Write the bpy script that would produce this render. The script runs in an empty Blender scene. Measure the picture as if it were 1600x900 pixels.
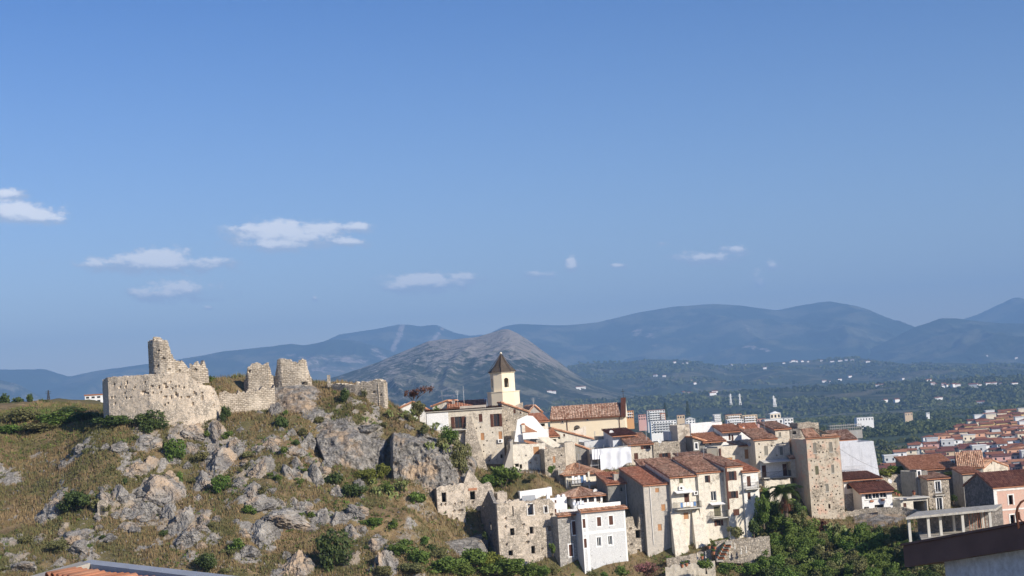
import bpy, math, random
import numpy as np
from mathutils import Vector, Matrix, noise as mnoise

# ------------------------------------------------------------------ camera, sky, sun, exposure
F_PX, ROLL, HOR = 2400.0, math.radians(3.6), 637.0
PITCH = math.atan((HOR - 450.0) * math.cos(ROLL) / F_PX)
SUN_AZ, SUN_EL = math.radians(48), math.radians(27)          # azimuth: to the right of straight behind the camera
sc = bpy.context.scene
col = sc.collection
FW = Vector((0, math.cos(PITCH), math.sin(PITCH)))
U0 = Vector((0, -math.sin(PITCH), math.cos(PITCH)))
R0 = Vector((1, 0, 0))
RI = R0 * math.cos(ROLL) - U0 * math.sin(ROLL)
UI = R0 * math.sin(ROLL) + U0 * math.cos(ROLL)
cd = bpy.data.cameras.new('camera')
cd.sensor_width = 36.0
cd.lens = F_PX * 36.0 / 1600.0
cd.clip_start = 0.5
cd.clip_end = 90000.0
cam = bpy.data.objects.new('camera', cd)
col.objects.link(cam)
cam.matrix_world = Matrix(((RI.x, UI.x, -FW.x, 0), (RI.y, UI.y, -FW.y, 0), (RI.z, UI.z, -FW.z, 0), (0, 0, 0, 1)))
sc.camera = cam
SUN_DIR = Vector((math.sin(SUN_AZ) * math.cos(SUN_EL), -math.cos(SUN_AZ) * math.cos(SUN_EL), math.sin(SUN_EL)))
sl = bpy.data.lights.new('sun', 'SUN')
sl.energy = 5.0
sl.angle = math.radians(0.53)
sl.color = (1.0, 0.91, 0.78)
so = bpy.data.objects.new('sun', sl)
col.objects.link(so)
so.rotation_euler = SUN_DIR.to_track_quat('Z', 'Y').to_euler()
so.location = SUN_DIR * 300
sc.view_settings.view_transform = 'Standard'
sc.view_settings.look = 'None'
sc.view_settings.gamma = 1.0
sc.view_settings.exposure = 0.55
sc.view_settings.use_curve_mapping = False
sc.cycles.use_denoising = True
sc.cycles.max_bounces = 5
sc.cycles.diffuse_bounces = 3
sc.cycles.glossy_bounces = 2
sc.cycles.transparent_max_bounces = 8
sc.cycles.volume_bounces = 0
sc.cycles.use_adaptive_sampling = True
sc.cycles.adaptive_threshold = 0.015
sc.cycles.adaptive_min_samples = 8

def ray(px, py):
    return FW + RI * ((px - 800.0) / F_PX) + UI * ((450.0 - py) / F_PX)

def P(px, py, d):
    v = ray(px, py)
    return v * (d / v.y)

def hor(px):
    return HOR - (px - 800.0) * math.tan(ROLL)

def to_px(p):
    w = p.dot(FW)
    return 800 + F_PX * p.dot(RI) / w, 450 - F_PX * p.dot(UI) / w

# ------------------------------------------------------------------ node helpers
def nd(nt, typ, **kw):
    n = nt.nodes.new(typ)
    for k, v in kw.items():
        if k.startswith('_'):
            setattr(n, k[1:], v)
        else:
            key = int(k[1:]) if k[0] == 'i' and k[1:].isdigit() else k.replace('__', ' ')
            s = n.inputs[key]
            if isinstance(v, bpy.types.NodeSocket):
                nt.links.new(v, s)
            else:
                s.default_value = v
    return n

def math_(nt, op, a, b=0.0, c=0.0, clamp=False):
    n = nd(nt, 'ShaderNodeMath', _operation=op, i0=a, i1=b, i2=c)
    n.use_clamp = clamp
    return n.outputs[0]

def mix_(nt, fac, a, b, blend='MIX'):
    n = nt.nodes.new('ShaderNodeMix')
    n.data_type = 'RGBA'
    n.blend_type = blend
    for s, v in ((0, fac), (6, a), (7, b)):
        if isinstance(v, bpy.types.NodeSocket):
            nt.links.new(v, n.inputs[s])
        elif s and len(v) == 3:
            n.inputs[s].default_value = (*v, 1)
        else:
            n.inputs[s].default_value = v
    return n.outputs[2]

def ramp_(nt, fac, lo, hi):
    n = nd(nt, 'ShaderNodeMapRange', Value=fac)
    n.interpolation_type = 'SMOOTHSTEP'
    n.inputs[1].default_value = lo
    n.inputs[2].default_value = hi
    return n.outputs[0]

def noise_(nt, vec, scale, detail=4.0, rough=0.55, dist=0.0):
    n = nd(nt, 'ShaderNodeTexNoise', Vector=vec, Scale=scale, Detail=detail, Roughness=rough, Distortion=dist)
    return n.outputs[0]

def new_mat(name, rough=0.9):
    m = bpy.data.materials.new(name)
    m.use_nodes = True
    nt = m.node_tree
    b = nt.nodes['Principled BSDF']
    b.inputs['Roughness'].default_value = rough
    b.inputs['Specular IOR Level'].default_value = 0.25
    return m, nt, b

def obj_vec(nt, rnd=True):
    tc = nd(nt, 'ShaderNodeTexCoord')
    if not rnd:
        return tc.outputs['Object']
    oi = nd(nt, 'ShaderNodeObjectInfo')
    k = math_(nt, 'MULTIPLY', oi.outputs['Random'], 137.0)
    return nd(nt, 'ShaderNodeVectorMath', _operation='ADD', i0=tc.outputs['Object'], i1=k).outputs[0]

def bump_(nt, b, h, strength=0.5, dist=0.1):
    n = nd(nt, 'ShaderNodeBump', Height=h, Strength=strength, Distance=dist)
    nt.links.new(n.outputs[0], b.inputs['Normal'])

# ------------------------------------------------------------------ world: sky and small clouds
w = bpy.data.worlds.new('World')
sc.world = w
w.use_nodes = True
w.cycles.sampling_method = 'MANUAL'
w.cycles.sample_map_resolution = 128
nt = w.node_tree
bg = nt.nodes['Background']
sky = nt.nodes.new('ShaderNodeTexSky')
sky.sky_type = 'NISHITA'
sky.sun_disc = False
sky.sun_elevation = SUN_EL
sky.sun_rotation = math.pi - SUN_AZ
sky.altitude = 60
sky.air_density = 1.0
sky.dust_density = 0.35
sky.ozone_density = 4.0
bg.inputs[1].default_value = 0.078
dirv = nd(nt, 'ShaderNodeTexCoord').outputs['Generated']
sx = nd(nt, 'ShaderNodeSeparateXYZ', Vector=dirv)
az = math_(nt, 'ARCTAN2', sx.outputs[0], sx.outputs[1])
el = math_(nt, 'ARCSINE', sx.outputs[2])
ca, sa = math.cos(ROLL), math.sin(ROLL)
pu = math_(nt, 'ADD', math_(nt, 'MULTIPLY', az, ca * F_PX), math_(nt, 'MULTIPLY', el, -sa * F_PX))
pv = math_(nt, 'ADD', math_(nt, 'MULTIPLY', el, ca * F_PX), math_(nt, 'MULTIPLY', az, sa * F_PX))
puv = nd(nt, 'ShaderNodeCombineXYZ', X=pu, Y=pv).outputs[0]
pvec = nd(nt, 'ShaderNodeVectorMath', _operation='MULTIPLY', i0=puv, i1=(0.01, 0.017, 0)).outputs[0]
wob1 = math_(nt, 'SUBTRACT', noise_(nt, pvec, 4.2, 9.0, 0.66), 0.5)
wob2 = math_(nt, 'SUBTRACT', noise_(nt, pvec, 1.1, 3.0, 0.55), 0.5)
# px, py, half width, half height (pixels of angle), density, lit
CLOUDS = [(250, 402, 16, 9, 1.3), (268, 404, 12, 8, 1.2), (232, 408, 12, 7, 1.1), (428, 352, 22, 8, 1.1), (455, 350, 18, 8, 1.1), (405, 360, 16, 7, 1.0), (655, 436, 16, 7, 1.1), (680, 434, 18, 7, 1.0), (638, 441, 14, 7, 1.0), (892, 409, 9, 7, 1.0), (10, 303, 14, 7, 1.1), (40, 338, 20, 7, 1.0), (30, 336, 70, 13, 1.0), (150, 415, 40, 12, .6), (330, 410, 50, 12, .6), (400, 362, 60, 14, .8), (500, 358, 60, 14, .8), (430, 385, 70, 11, .7), (240, 460, 45, 14, .8), (640, 445, 40, 12, .9), (1150, 392, 36, 10, .45), (18, 330, 90, 15, .8), (8, 306, 28, 12, .85), (60, 343, 55, 10, .8), (255, 406, 40, 17, 1.25), (240, 413, 125, 17, .8),
          (280, 455, 75, 20, .7), (440, 360, 60, 20, .9), (450, 374, 110, 24, .75), (545, 356, 45, 9, .9), (548, 379, 36, 9, .85),
          (665, 442, 75, 15, .95), (720, 437, 50, 13, .6), (622, 448, 32, 12, .9), (893, 418, 13, 17, .8), (845, 430, 30, 9, .55), (967, 416, 17, 6, .5),
          (1100, 405, 62, 13, .42), (1185, 440, 16, 18, .5), (1207, 416, 16, 12, .35), (492, 467, 7, 6, .35), (325, 482, 12, 7, .4), (1035, 381, 12, 5, .2)]
msk = None
top = None
for (cx, cy, rw, rh, den) in CLOUDS:
    v = ray(cx, cy).normalized()
    a0, e0 = math.atan2(v.x, v.y) * F_PX, math.asin(v.z) * F_PX
    u0, v0 = a0 * ca - e0 * sa, e0 * ca + a0 * sa
    def blob(ou, ov, kw, kh):
        q = nd(nt, 'ShaderNodeVectorMath', _operation='MULTIPLY_ADD', i0=puv, i1=(1 / (rw * kw), 1 / (rh * kh), 0), i2=(-(u0 + ou) / (rw * kw), -(v0 + ov) / (rh * kh), 0)).outputs[0]
        return nd(nt, 'ShaderNodeVectorMath', _operation='LENGTH', i0=q).outputs['Value']
    f = math_(nt, 'MULTIPLY_ADD', blob(0, 0, 1, 1), -1.0, 0.86 + 0.45 * den)
    tp = math_(nt, 'MULTIPLY_ADD', blob(0, rh * 0.45, 0.9, 0.8), -1.0, 0.7 + 0.6 * den)
    msk = f if msk is None else math_(nt, 'MAXIMUM', msk, f)
    top = tp if top is None else math_(nt, 'MAXIMUM', top, tp)
wob = math_(nt, 'ADD', math_(nt, 'MULTIPLY', wob1, 2.5), math_(nt, 'MULTIPLY', wob2, 1.3))
msk = ramp_(nt, math_(nt, 'ADD', msk, wob), 0.0, 0.85)
top = ramp_(nt, math_(nt, 'ADD', top, math_(nt, 'MULTIPLY', wob1, 2.2)), 0.05, 0.9)
ccol = mix_(nt, top, (5.4, 6.2, 7.6), (12.5, 12.2, 12.0))
alpha = math_(nt, 'MULTIPLY', msk, 0.85, clamp=True)
# clear summer sky: a little deeper overhead than the plain model
skc = nd(nt, 'ShaderNodeVectorMath', _operation='SCALE', i0=sky.outputs[0])
skc.inputs['Scale'].default_value = 0.2
skg = nd(nt, 'ShaderNodeGamma', Color=skc.outputs[0], Gamma=1.30)
sks = nd(nt, 'ShaderNodeVectorMath', _operation='SCALE', i0=skg.outputs[0])
sks.inputs['Scale'].default_value = 5.2
elt = nd(nt, 'ShaderNodeMapRange', Value=el)
elt.inputs[1].default_value = 0.05
elt.inputs[2].default_value = 0.28
skt = mix_(nt, 1.0, sks.outputs[0], mix_(nt, elt.outputs[0], (1.66, 1.22, 1.09), (0.62, 0.78, 1.02)), 'MULTIPLY')
nt.links.new(mix_(nt, alpha, skt, ccol), bg.inputs[0])

# ------------------------------------------------------------------ mesh helpers
def tag(o, label=None, cat=None, group=None, kind=None):
    for k, v in (('label', label), ('category', cat), ('group', group), ('kind', kind)):
        if v:
            o[k] = v
    return o

def empty(name, loc=(0, 0, 0), rz=0.0):
    o = bpy.data.objects.new(name, None)
    o.location = loc
    o.rotation_euler = (0, 0, rz)
    o.empty_display_size = 0.3
    col.objects.link(o)
    return o

def link(name, me, mat=None, parent=None, loc=None, rz=None):
    o = bpy.data.objects.new(name, me)
    col.objects.link(o)
    if mat is not None and not me.materials:
        me.materials.append(mat)
    if parent is not None:
        o.parent = parent
    if loc is not None:
        o.location = loc
    if rz is not None:
        o.rotation_euler = (0, 0, rz)
    return o

class MB:
    def __init__(s):
        s.v, s.f = [], []
    def quad(s, a, b, c, d):
        n = len(s.v)
        s.v += [tuple(a), tuple(b), tuple(c), tuple(d)]
        s.f.append((n, n + 1, n + 2, n + 3))
        return s
    def box(s, x0, y0, z0, x1, y1, z1, m=None):
        n = len(s.v)
        vs = [Vector((x, y, z)) for z in (z0, z1) for y in (y0, y1) for x in (x0, x1)]
        if m is not None:
            vs = [m @ q for q in vs]
        s.v += [tuple(q) for q in vs]
        s.f += [tuple(n + i for i in q) for q in ((0, 2, 3, 1), (4, 5, 7, 6), (0, 1, 5, 4), (2, 6, 7, 3), (0, 4, 6, 2), (1, 3, 7, 5))]
        return s
    def prism(s, pts, thick):
        """closed slab: polygon pts (top) extruded by vector thick"""
        n = len(s.v)
        k = len(pts)
        t = Vector(thick)
        s.v += [tuple(p) for p in pts] + [tuple(Vector(p) + t) for p in pts]
        s.f.append(tuple(range(n, n + k)))
        s.f.append(tuple(range(n + 2 * k - 1, n + k - 1, -1)))
        for i in range(k):
            j = (i + 1) % k
            s.f.append((n + j, n + i, n + k + i, n + k + j))
        return s
    def tube(s, pts, r, seg=5, r1=None):
        n = len(s.v)
        k = len(pts)
        for i, p in enumerate(pts):
            p = Vector(p)
            t = (Vector(pts[min(i + 1, k - 1)]) - Vector(pts[max(i - 1, 0)])).normalized()
            a = t.orthogonal().normalized()
            b = t.cross(a)
            rr = r if r1 is None else r + (r1 - r) * i / max(1, k - 1)
            for j in range(seg):
                an = 2 * math.pi * j / seg
                s.v.append(tuple(p + a * math.cos(an) * rr + b * math.sin(an) * rr))
        for i in range(k - 1):
            for j in range(seg):
                j2 = (j + 1) % seg
                s.f.append((n + i * seg + j, n + i * seg + j2, n + (i + 1) * seg + j2, n + (i + 1) * seg + j))
        s.f.append(tuple(n + j for j in range(seg))[::-1])
        s.f.append(tuple(n + (k - 1) * seg + j for j in range(seg)))
        return s
    def lathe(s, prof, seg=12, cx=0, cy=0, rot=0.0, cap=True):
        n = len(s.v)
        for (r, z) in prof:
            for j in range(seg):
                an = rot + 2 * math.pi * j / seg
                s.v.append((cx + r * math.cos(an), cy + r * math.sin(an), z))
        for i in range(len(prof) - 1):
            for j in range(seg):
                j2 = (j + 1) % seg
                s.f.append((n + i * seg + j, n + i * seg + j2, n + (i + 1) * seg + j2, n + (i + 1) * seg + j))
        if cap:
            s.f.append(tuple(n + j for j in range(seg))[::-1])
            s.f.append(tuple(n + (len(prof) - 1) * seg + j for j in range(seg)))
        return s
    def mesh(s, name='m'):
        me = bpy.data.meshes.new(name)
        me.from_pydata(s.v, [], s.f)
        me.update()
        return me
    def build(s, name, mat, parent=None, loc=None, rz=None):
        return link(name, s.mesh(name), mat, parent, loc, rz)

def np_mesh(name, verts, quads, colv=None, smooth=False):
    """verts (n,3), quads (m,4) or (m,3)"""
    me = bpy.data.meshes.new(name)
    k = quads.shape[1]
    me.vertices.add(len(verts))
    me.vertices.foreach_set('co', np.ascontiguousarray(verts, dtype=np.float32).ravel())
    me.loops.add(quads.size)
    me.loops.foreach_set('vertex_index', np.ascontiguousarray(quads, dtype=np.int32).ravel())
    me.polygons.add(len(quads))
    me.polygons.foreach_set('loop_start', np.arange(0, quads.size, k, dtype=np.int32))
    me.update(calc_edges=True)
    if colv is not None:
        at = me.attributes.new('tint', 'FLOAT', 'POINT')
        at.data.foreach_set('value', np.ascontiguousarray(colv, dtype=np.float32))
    if smooth:
        me.polygons.foreach_set('use_smooth', np.ones(len(quads), dtype=bool))
    me.validate()
    return me

def grid_quads(nr, nc):
    i = np.arange(nr - 1)[:, None] * nc + np.arange(nc - 1)[None, :]
    return np.stack([i, i + 1, i + nc + 1, i + nc], -1).reshape(-1, 4)

def _hash(ix, iy, seed):
    h = (ix * 374761393 + iy * 668265263 + seed * 974634777) & 0xffffffff
    h = ((h ^ (h >> 13)) * 1274126177) & 0xffffffff
    return ((h ^ (h >> 16)) & 0xffff) / 65535.0

def vnoise(x, y, seed=0):
    ix, iy = np.floor(x).astype(np.int64), np.floor(y).astype(np.int64)
    fx, fy = x - ix, y - iy
    fx, fy = fx * fx * (3 - 2 * fx), fy * fy * (3 - 2 * fy)
    a, b = _hash(ix, iy, seed), _hash(ix + 1, iy, seed)
    c, d = _hash(ix, iy + 1, seed), _hash(ix + 1, iy + 1, seed)
    return (a * (1 - fx) + b * fx) * (1 - fy) + (c * (1 - fx) + d * fx) * fy

def fbm(x, y, oct=5, seed=0, ridged=False, gain=0.5):
    t, amp, tot = 0.0, 1.0, 0.0
    for o in range(oct):
        n = vnoise(x * 2 ** o + 17.3 * o, y * 2 ** o - 9.1 * o, seed + o)
        if ridged:
            n = 1 - np.abs(2 * n - 1)
        t = t + amp * n
        tot += amp
        amp *= gain
    return t / tot

# ------------------------------------------------------------------ materials
def plaster(name, base, dark, stone=(0.36, 0.31, 0.25), amount=0.3, grime=0.55, sscale=3.2, warm=None, speck=0.0):
    """old render over rubble: blotches, drips, patches of bare stone"""
    m, nt, b = new_mat(name, 0.95)
    v = obj_vec(nt)
    big = noise_(nt, v, 0.33, 5.0, 0.6)
    mid = noise_(nt, v, 1.7, 6.0, 0.65)
    fine = noise_(nt, v, 9.0, 4.0, 0.7)
    mp = nd(nt, 'ShaderNodeMapping', Vector=v)
    mp.inputs['Scale'].default_value = (2.2, 2.2, 0.22)
    drip = noise_(nt, mp.outputs[0], 1.0, 4.0, 0.6)
    c = mix_(nt, math_(nt, 'MULTIPLY', ramp_(nt, mid, 0.42, 0.72), grime), base, dark)
    c = mix_(nt, math_(nt, 'MULTIPLY', ramp_(nt, drip, 0.52, 0.74), grime * 0.8), c, tuple(x * 0.62 for x in dark))
    if warm:
        c = mix_(nt, ramp_(nt, noise_(nt, v, 0.5, 4.0, 0.6, 0.6), 0.5, 0.62), c, warm)
    vo = nd(nt, 'ShaderNodeTexVoronoi', Vector=v, Scale=sscale, Randomness=1.0)
    ve = nd(nt, 'ShaderNodeTexVoronoi', Vector=v, Scale=sscale, Randomness=1.0, _feature='DISTANCE_TO_EDGE')
    sh = nd(nt, 'ShaderNodeSeparateColor', Color=vo.outputs['Color']).outputs[0]
    stc = mix_(nt, sh, tuple(x * 0.72 for x in stone), tuple(min(1, x * 1.32) for x in stone))
    stc = mix_(nt, ramp_(nt, ve.outputs[0], 0.0, 0.09), tuple(x * 0.58 for x in stone), stc)
    msk = math_(nt, 'ADD', math_(nt, 'MULTIPLY', big, 0.75), math_(nt, 'MULTIPLY', mid, 0.25))
    th = 0.66 - 0.34 * amount
    msk = ramp_(nt, msk, th - 0.03, th + 0.05)
    c = mix_(nt, msk, c, stc)
    c = mix_(nt, math_(nt, 'MULTIPLY', fine, 0.35), c, tuple(x * 0.5 for x in dark), 'MULTIPLY') if False else mix_(nt, 0.35 + 0.3 * (speck > 0), c, mix_(nt, ramp_(nt, fine, .25, .75), (0.35, 0.34, 0.33), (1.4, 1.4, 1.4)), 'MULTIPLY')
    if speck:
        sp = ramp_(nt, noise_(nt, v, 3.4, 3.0, 0.6), 0.70 - 0.1 * speck, 0.76 - 0.1 * speck)
        c = mix_(nt, math_(nt, 'MULTIPLY', sp, 0.8), c, tuple(x * 0.3 for x in dark))
    nt.links.new(c, b.inputs['Base Color'])
    h = math_(nt, 'ADD', math_(nt, 'MULTIPLY', math_(nt, 'MULTIPLY', ramp_(nt, ve.outputs[0], 0.0, 0.12), msk), 0.7), math_(nt, 'MULTIPLY', mid, 0.5))
    bump_(nt, b, h, 0.7, 0.10)
    return m

def plain(name, color, rough=0.8, var=0.25, scale=3.0, metal=0.0):
    m, nt, b = new_mat(name, rough)
    v = obj_vec(nt)
    n = noise_(nt, v, scale, 5.0, 0.6)
    c = mix_(nt, n, tuple(x * (1 - var) for x in color), tuple(min(1, x * (1 + var)) for x in color))
    nt.links.new(c, b.inputs['Base Color'])
    b.inputs['Metallic'].default_value = metal
    bump_(nt, b, n, 0.15, 0.03)
    return m

def tiles_mat(name, c0, c1, lichen=(0.42, 0.38, 0.28), la=0.35):
    m, nt, b = new_mat(name, 0.85)
    v = obj_vec(nt)
    at = nd(nt, 'ShaderNodeAttribute', _attribute_name='tint').outputs['Fac']
    c = mix_(nt, at, c0, c1)
    n = noise_(nt, v, 0.6, 5.0, 0.65)
    f = noise_(nt, v, 6.0, 4.0, 0.65)
    c = mix_(nt, math_(nt, 'MULTIPLY', ramp_(nt, n, 0.45, 0.7), la), c, lichen)
    c = mix_(nt, math_(nt, 'MULTIPLY', ramp_(nt, f, 0.58, 0.78), 0.5), c, tuple(x * 0.35 for x in c0))
    nt.links.new(c, b.inputs['Base Color'])
    return m

M = {}
M['stone'] = plaster('rubble_stone', (0.52, 0.455, 0.365), (0.33, 0.28, 0.22), (0.45, 0.395, 0.32), 0.7, 0.5, 2.9, speck=.6)
M['castle'] = plaster('castle_stone', (0.65, 0.555, 0.44), (0.43, 0.36, 0.28), (0.55, 0.48, 0.39), 0.42, 0.5, 3.0, speck=.9)
M['ruin'] = plaster('ruin_stone', (0.60, 0.52, 0.425), (0.43, 0.36, 0.29), (0.48, 0.42, 0.345), 0.5, 0.45, 2.9, speck=.7)
def masonry(name, c0, c1, mortar, dark):
    m, nt, b = new_mat(name, 0.95)
    v = obj_vec(nt, False)
    sx2 = nd(nt, 'ShaderNodeSeparateXYZ', Vector=v)
    wv = noise_(nt, v, 0.9, 3.0, 0.6)
    fv = noise_(nt, v, 4.5, 5.0, 0.75)
    bg2 = noise_(nt, v, 0.35, 5.0, 0.65)
    uv = nd(nt, 'ShaderNodeCombineXYZ', X=math_(nt, 'ADD', sx2.outputs[0], math_(nt, 'MULTIPLY', fv, 0.25)), Y=math_(nt, 'ADD', sx2.outputs[2], math_(nt, 'MULTIPLY', wv, 0.55))).outputs[0]
    br = nt.nodes.new('ShaderNodeTexBrick')
    nt.links.new(uv, br.inputs['Vector'])
    for k, q in (('Color1', c0), ('Color2', c1), ('Mortar', mortar)):
        br.inputs[k].default_value = (*q, 1)
    br.inputs['Scale'].default_value = 1.0
    br.inputs['Mortar Size'].default_value = 0.045
    br.inputs['Mortar Smooth'].default_value = 0.4
    br.inputs['Brick Width'].default_value = 0.62
    br.inputs['Row Height'].default_value = 0.30
    c = mix_(nt, ramp_(nt, fv, 0.52, 0.70), br.outputs[0], dark)
    c = mix_(nt, math_(nt, 'MULTIPLY', ramp_(nt, bg2, 0.45, 0.62), 0.6), c, tuple(x * 1.12 for x in c1))
    nt.links.new(c, b.inputs['Base Color'])
    bump_(nt, b, math_(nt, 'ADD', math_(nt, 'MULTIPLY', br.outputs[1], -0.6), fv), 0.9, 0.14)
    return m
M['masonry'] = masonry('castle_masonry', (0.40, 0.345, 0.27), (0.64, 0.56, 0.45), (0.25, 0.20, 0.15), (0.20, 0.165, 0.125))
M['beige'] = plaster('beige_render', (0.63, 0.57, 0.47), (0.38, 0.335, 0.27), (0.46, 0.405, 0.33), 0.26, 0.55)
M['cream_old'] = plaster('cream_old_render', (0.74, 0.69, 0.585), (0.48, 0.43, 0.355), (0.5, 0.45, 0.37), 0.12, 0.6)
M['grey'] = plaster('grey_cement', (0.42, 0.40, 0.36), (0.22, 0.21, 0.19), (0.33, 0.30, 0.26), 0.10, 0.7)
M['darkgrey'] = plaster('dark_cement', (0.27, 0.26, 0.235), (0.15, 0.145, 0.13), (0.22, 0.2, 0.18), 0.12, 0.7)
M['whitewash'] = plaster('old_whitewash', (0.80, 0.785, 0.745), (0.50, 0.47, 0.42), (0.5, 0.46, 0.4), 0.04, 0.45)
M['white'] = plaster('white_paint', (0.80, 0.80, 0.79), (0.70, 0.69, 0.66), (0.6, 0.58, 0.54), 0.0, 0.35)
M['brightwhite'] = plain('bright_white', (0.82, 0.82, 0.80), 0.8, 0.03)
M['palegrey'] = plaster('pale_grey_paint', (0.60, 0.61, 0.61), (0.52, 0.53, 0.53), (0.6, 0.6, 0.6), 0.0, 0.3)
M['bluewhite'] = plaster('blue_white_paint', (0.62, 0.65, 0.70), (0.44, 0.47, 0.52), (0.5, 0.5, 0.5), 0.0, 0.4)
M['church'] = plain('church_cream', (0.82, 0.715, 0.53), 0.9, 0.08, 0.8)
M['churchtrim'] = plain('church_trim', (0.76, 0.70, 0.56), 0.9, 0.06, 0.8)
M['tower_pink'] = plaster('tower_pink_render', (0.56, 0.49, 0.39), (0.34, 0.28, 0.21), (0.42, 0.36, 0.28), 0.30, 0.6, 2.8, warm=(0.58, 0.40, 0.30))
M['pink'] = plaster('pink_render', (0.62, 0.40, 0.32), (0.60, 0.47, 0.38), (0.55, 0.47, 0.38), 0.16, 0.75)
M['dark_shade_stone'] = plaster('dark_and_shaded_stone', (0.25, 0.23, 0.2), (0.14, 0.13, 0.12), (0.24, 0.22, 0.2), 0.85, 0.5, 2.5)  # dark stone; also puts the shade of unlit walls into their colour
M['greystone'] = plaster('grey_fieldstone', (0.42, 0.40, 0.37), (0.3, 0.28, 0.26), (0.41, 0.39, 0.36), 0.9, 0.4, 4.5)
M['tile_old'] = tiles_mat('old_roof_tiles', (0.36, 0.18, 0.105), (0.82, 0.52, 0.34), (0.48, 0.37, 0.26), 0.5)
M['tile_red'] = tiles_mat('red_roof_tiles', (0.46, 0.175, 0.09), (0.74, 0.37, 0.22), (0.46, 0.32, 0.22), 0.45)
M['tile_orange'] = tiles_mat('orange_roof_tiles', (0.50, 0.22, 0.11), (0.76, 0.42, 0.25), (0.45, 0.27, 0.17), 0.25)
M['tile_brown'] = tiles_mat('brown_roof_tiles', (0.14, 0.055, 0.04), (0.28, 0.125, 0.085), (0.25, 0.16, 0.12), 0.25)
M['tile_church'] = tiles_mat('church_roof_tiles', (0.30, 0.145, 0.085), (0.74, 0.52, 0.38), (0.5, 0.42, 0.33), 0.3)
M['tile_bright'] = tiles_mat('new_clay_tiles', (0.40, 0.15, 0.075), (0.58, 0.26, 0.145), (0.40, 0.24, 0.16), 0.5)
M['terracotta'] = plain('terracotta_edge', (0.40, 0.19, 0.11), 0.9, 0.3)
M['brown_wood'] = plain('brown_shutter', (0.10, 0.04, 0.025), 0.6, 0.3, 8.0)
M['tan_wood'] = plain('tan_board', (0.40, 0.21, 0.10), 0.8, 0.25, 5.0)
M['grey_wood'] = plain('weathered_shutter', (0.24, 0.225, 0.19), 0.85, 0.3, 7.0)
M['green_wood'] = plain('olive_shutter', (0.13, 0.125, 0.075), 0.7, 0.25, 7.0)
M['iron'] = plain('dark_iron', (0.06, 0.055, 0.05), 0.6, 0.3)
M['steel'] = plain('galvanised_steel', (0.42, 0.44, 0.46), 0.45, 0.15, 3.0, 0.6)
M['concrete'] = plain('concrete', (0.40, 0.37, 0.32), 0.9, 0.25, 1.3)
M['concrete_pale'] = plain('pale_concrete', (0.55, 0.53, 0.48), 0.9, 0.2, 1.1)
M['slate'] = plain('spire_slate', (0.085, 0.066, 0.05), 0.7, 0.35, 1.6)
M['interior'] = plain('bare_interior', (0.10, 0.09, 0.08), 0.95, 0.3)
M['cloth'] = plain('white_laundry', (0.78, 0.78, 0.78), 0.9, 0.05)
M['flashing'] = plain('pale_flashing', (0.34, 0.36, 0.39), 0.6, 0.25, 1.5)
M['pot'] = plain('clay_pot', (0.42, 0.17, 0.09), 0.8, 0.2)
M['bluecloth'] = plain('blue_laundry', (0.12, 0.22, 0.42), 0.9, 0.1)
M['fascia'] = plain('brown_fascia', (0.16, 0.095, 0.08), 0.65, 0.45, 1.6)
M['bark'] = plain('bark', (0.13, 0.10, 0.075), 0.95, 0.35, 6.0)
gm, gnt, gb = new_mat('window_glass', 0.08)
gb.inputs['Base Color'].default_value = (0.025, 0.03, 0.038, 1)
gb.inputs['Specular IOR Level'].default_value = 0.6
M['glass'] = gm
# protective sheeting: thin woven plastic
sm, snt, sb = new_mat('white_sheeting', 0.5)
sv = obj_vec(snt)
snt.links.new(mix_(snt, noise_(snt, sv, 1.5, 4.0), (0.62, 0.65, 0.70), (0.80, 0.82, 0.85)), sb.inputs['Base Color'])
M['sheeting'] = sm

def leaf_mat(name, c0, c1, c2):
    m, nt, b = new_mat(name, 0.65)
    at = nd(nt, 'ShaderNodeAttribute', _attribute_name='tint').outputs['Fac']
    oi = nd(nt, 'ShaderNodeObjectInfo').outputs['Random']
    c = mix_(nt, at, c0, c1)
    c = mix_(nt, math_(nt, 'MULTIPLY', oi, 0.55), c, c2)
    nt.links.new(c, b.inputs['Base Color'])
    tr = nd(nt, 'ShaderNodeBsdfTranslucent', Color=c)
    mx = nd(nt, 'ShaderNodeMixShader', i0=0.25, i1=b.outputs[0], i2=tr.outputs[0])
    nt.links.new(mx.outputs[0], nt.nodes['Material Output'].inputs[0])
    return m
M['leaf_dark'] = leaf_mat('dark_leaves', (0.043, 0.072, 0.023), (0.109, 0.160, 0.043), (0.087, 0.109, 0.036))
M['leaf_mid'] = leaf_mat('green_leaves', (0.065, 0.123, 0.023), (0.167, 0.261, 0.052), (0.160, 0.174, 0.043))
M['leaf_olive'] = leaf_mat('olive_leaves', (0.109, 0.123, 0.046), (0.246, 0.246, 0.102), (0.174, 0.145, 0.058))
M['leaf_lime'] = leaf_mat('lime_leaves', (0.12, 0.14, 0.025), (0.25, 0.26, 0.05), (0.16, 0.17, 0.04))
M['leaf_rust'] = leaf_mat('rust_leaves', (0.12, 0.045, 0.03), (0.22, 0.10, 0.06), (0.12, 0.07, 0.04))
M['leaf_pink'] = leaf_mat('oleander_leaves', (0.09, 0.10, 0.04), (0.42, 0.16, 0.18), (0.2, 0.15, 0.08))
M['cactus'] = plain('cactus_pad', (0.19, 0.22, 0.075), 0.6, 0.35, 2.0)
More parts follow.
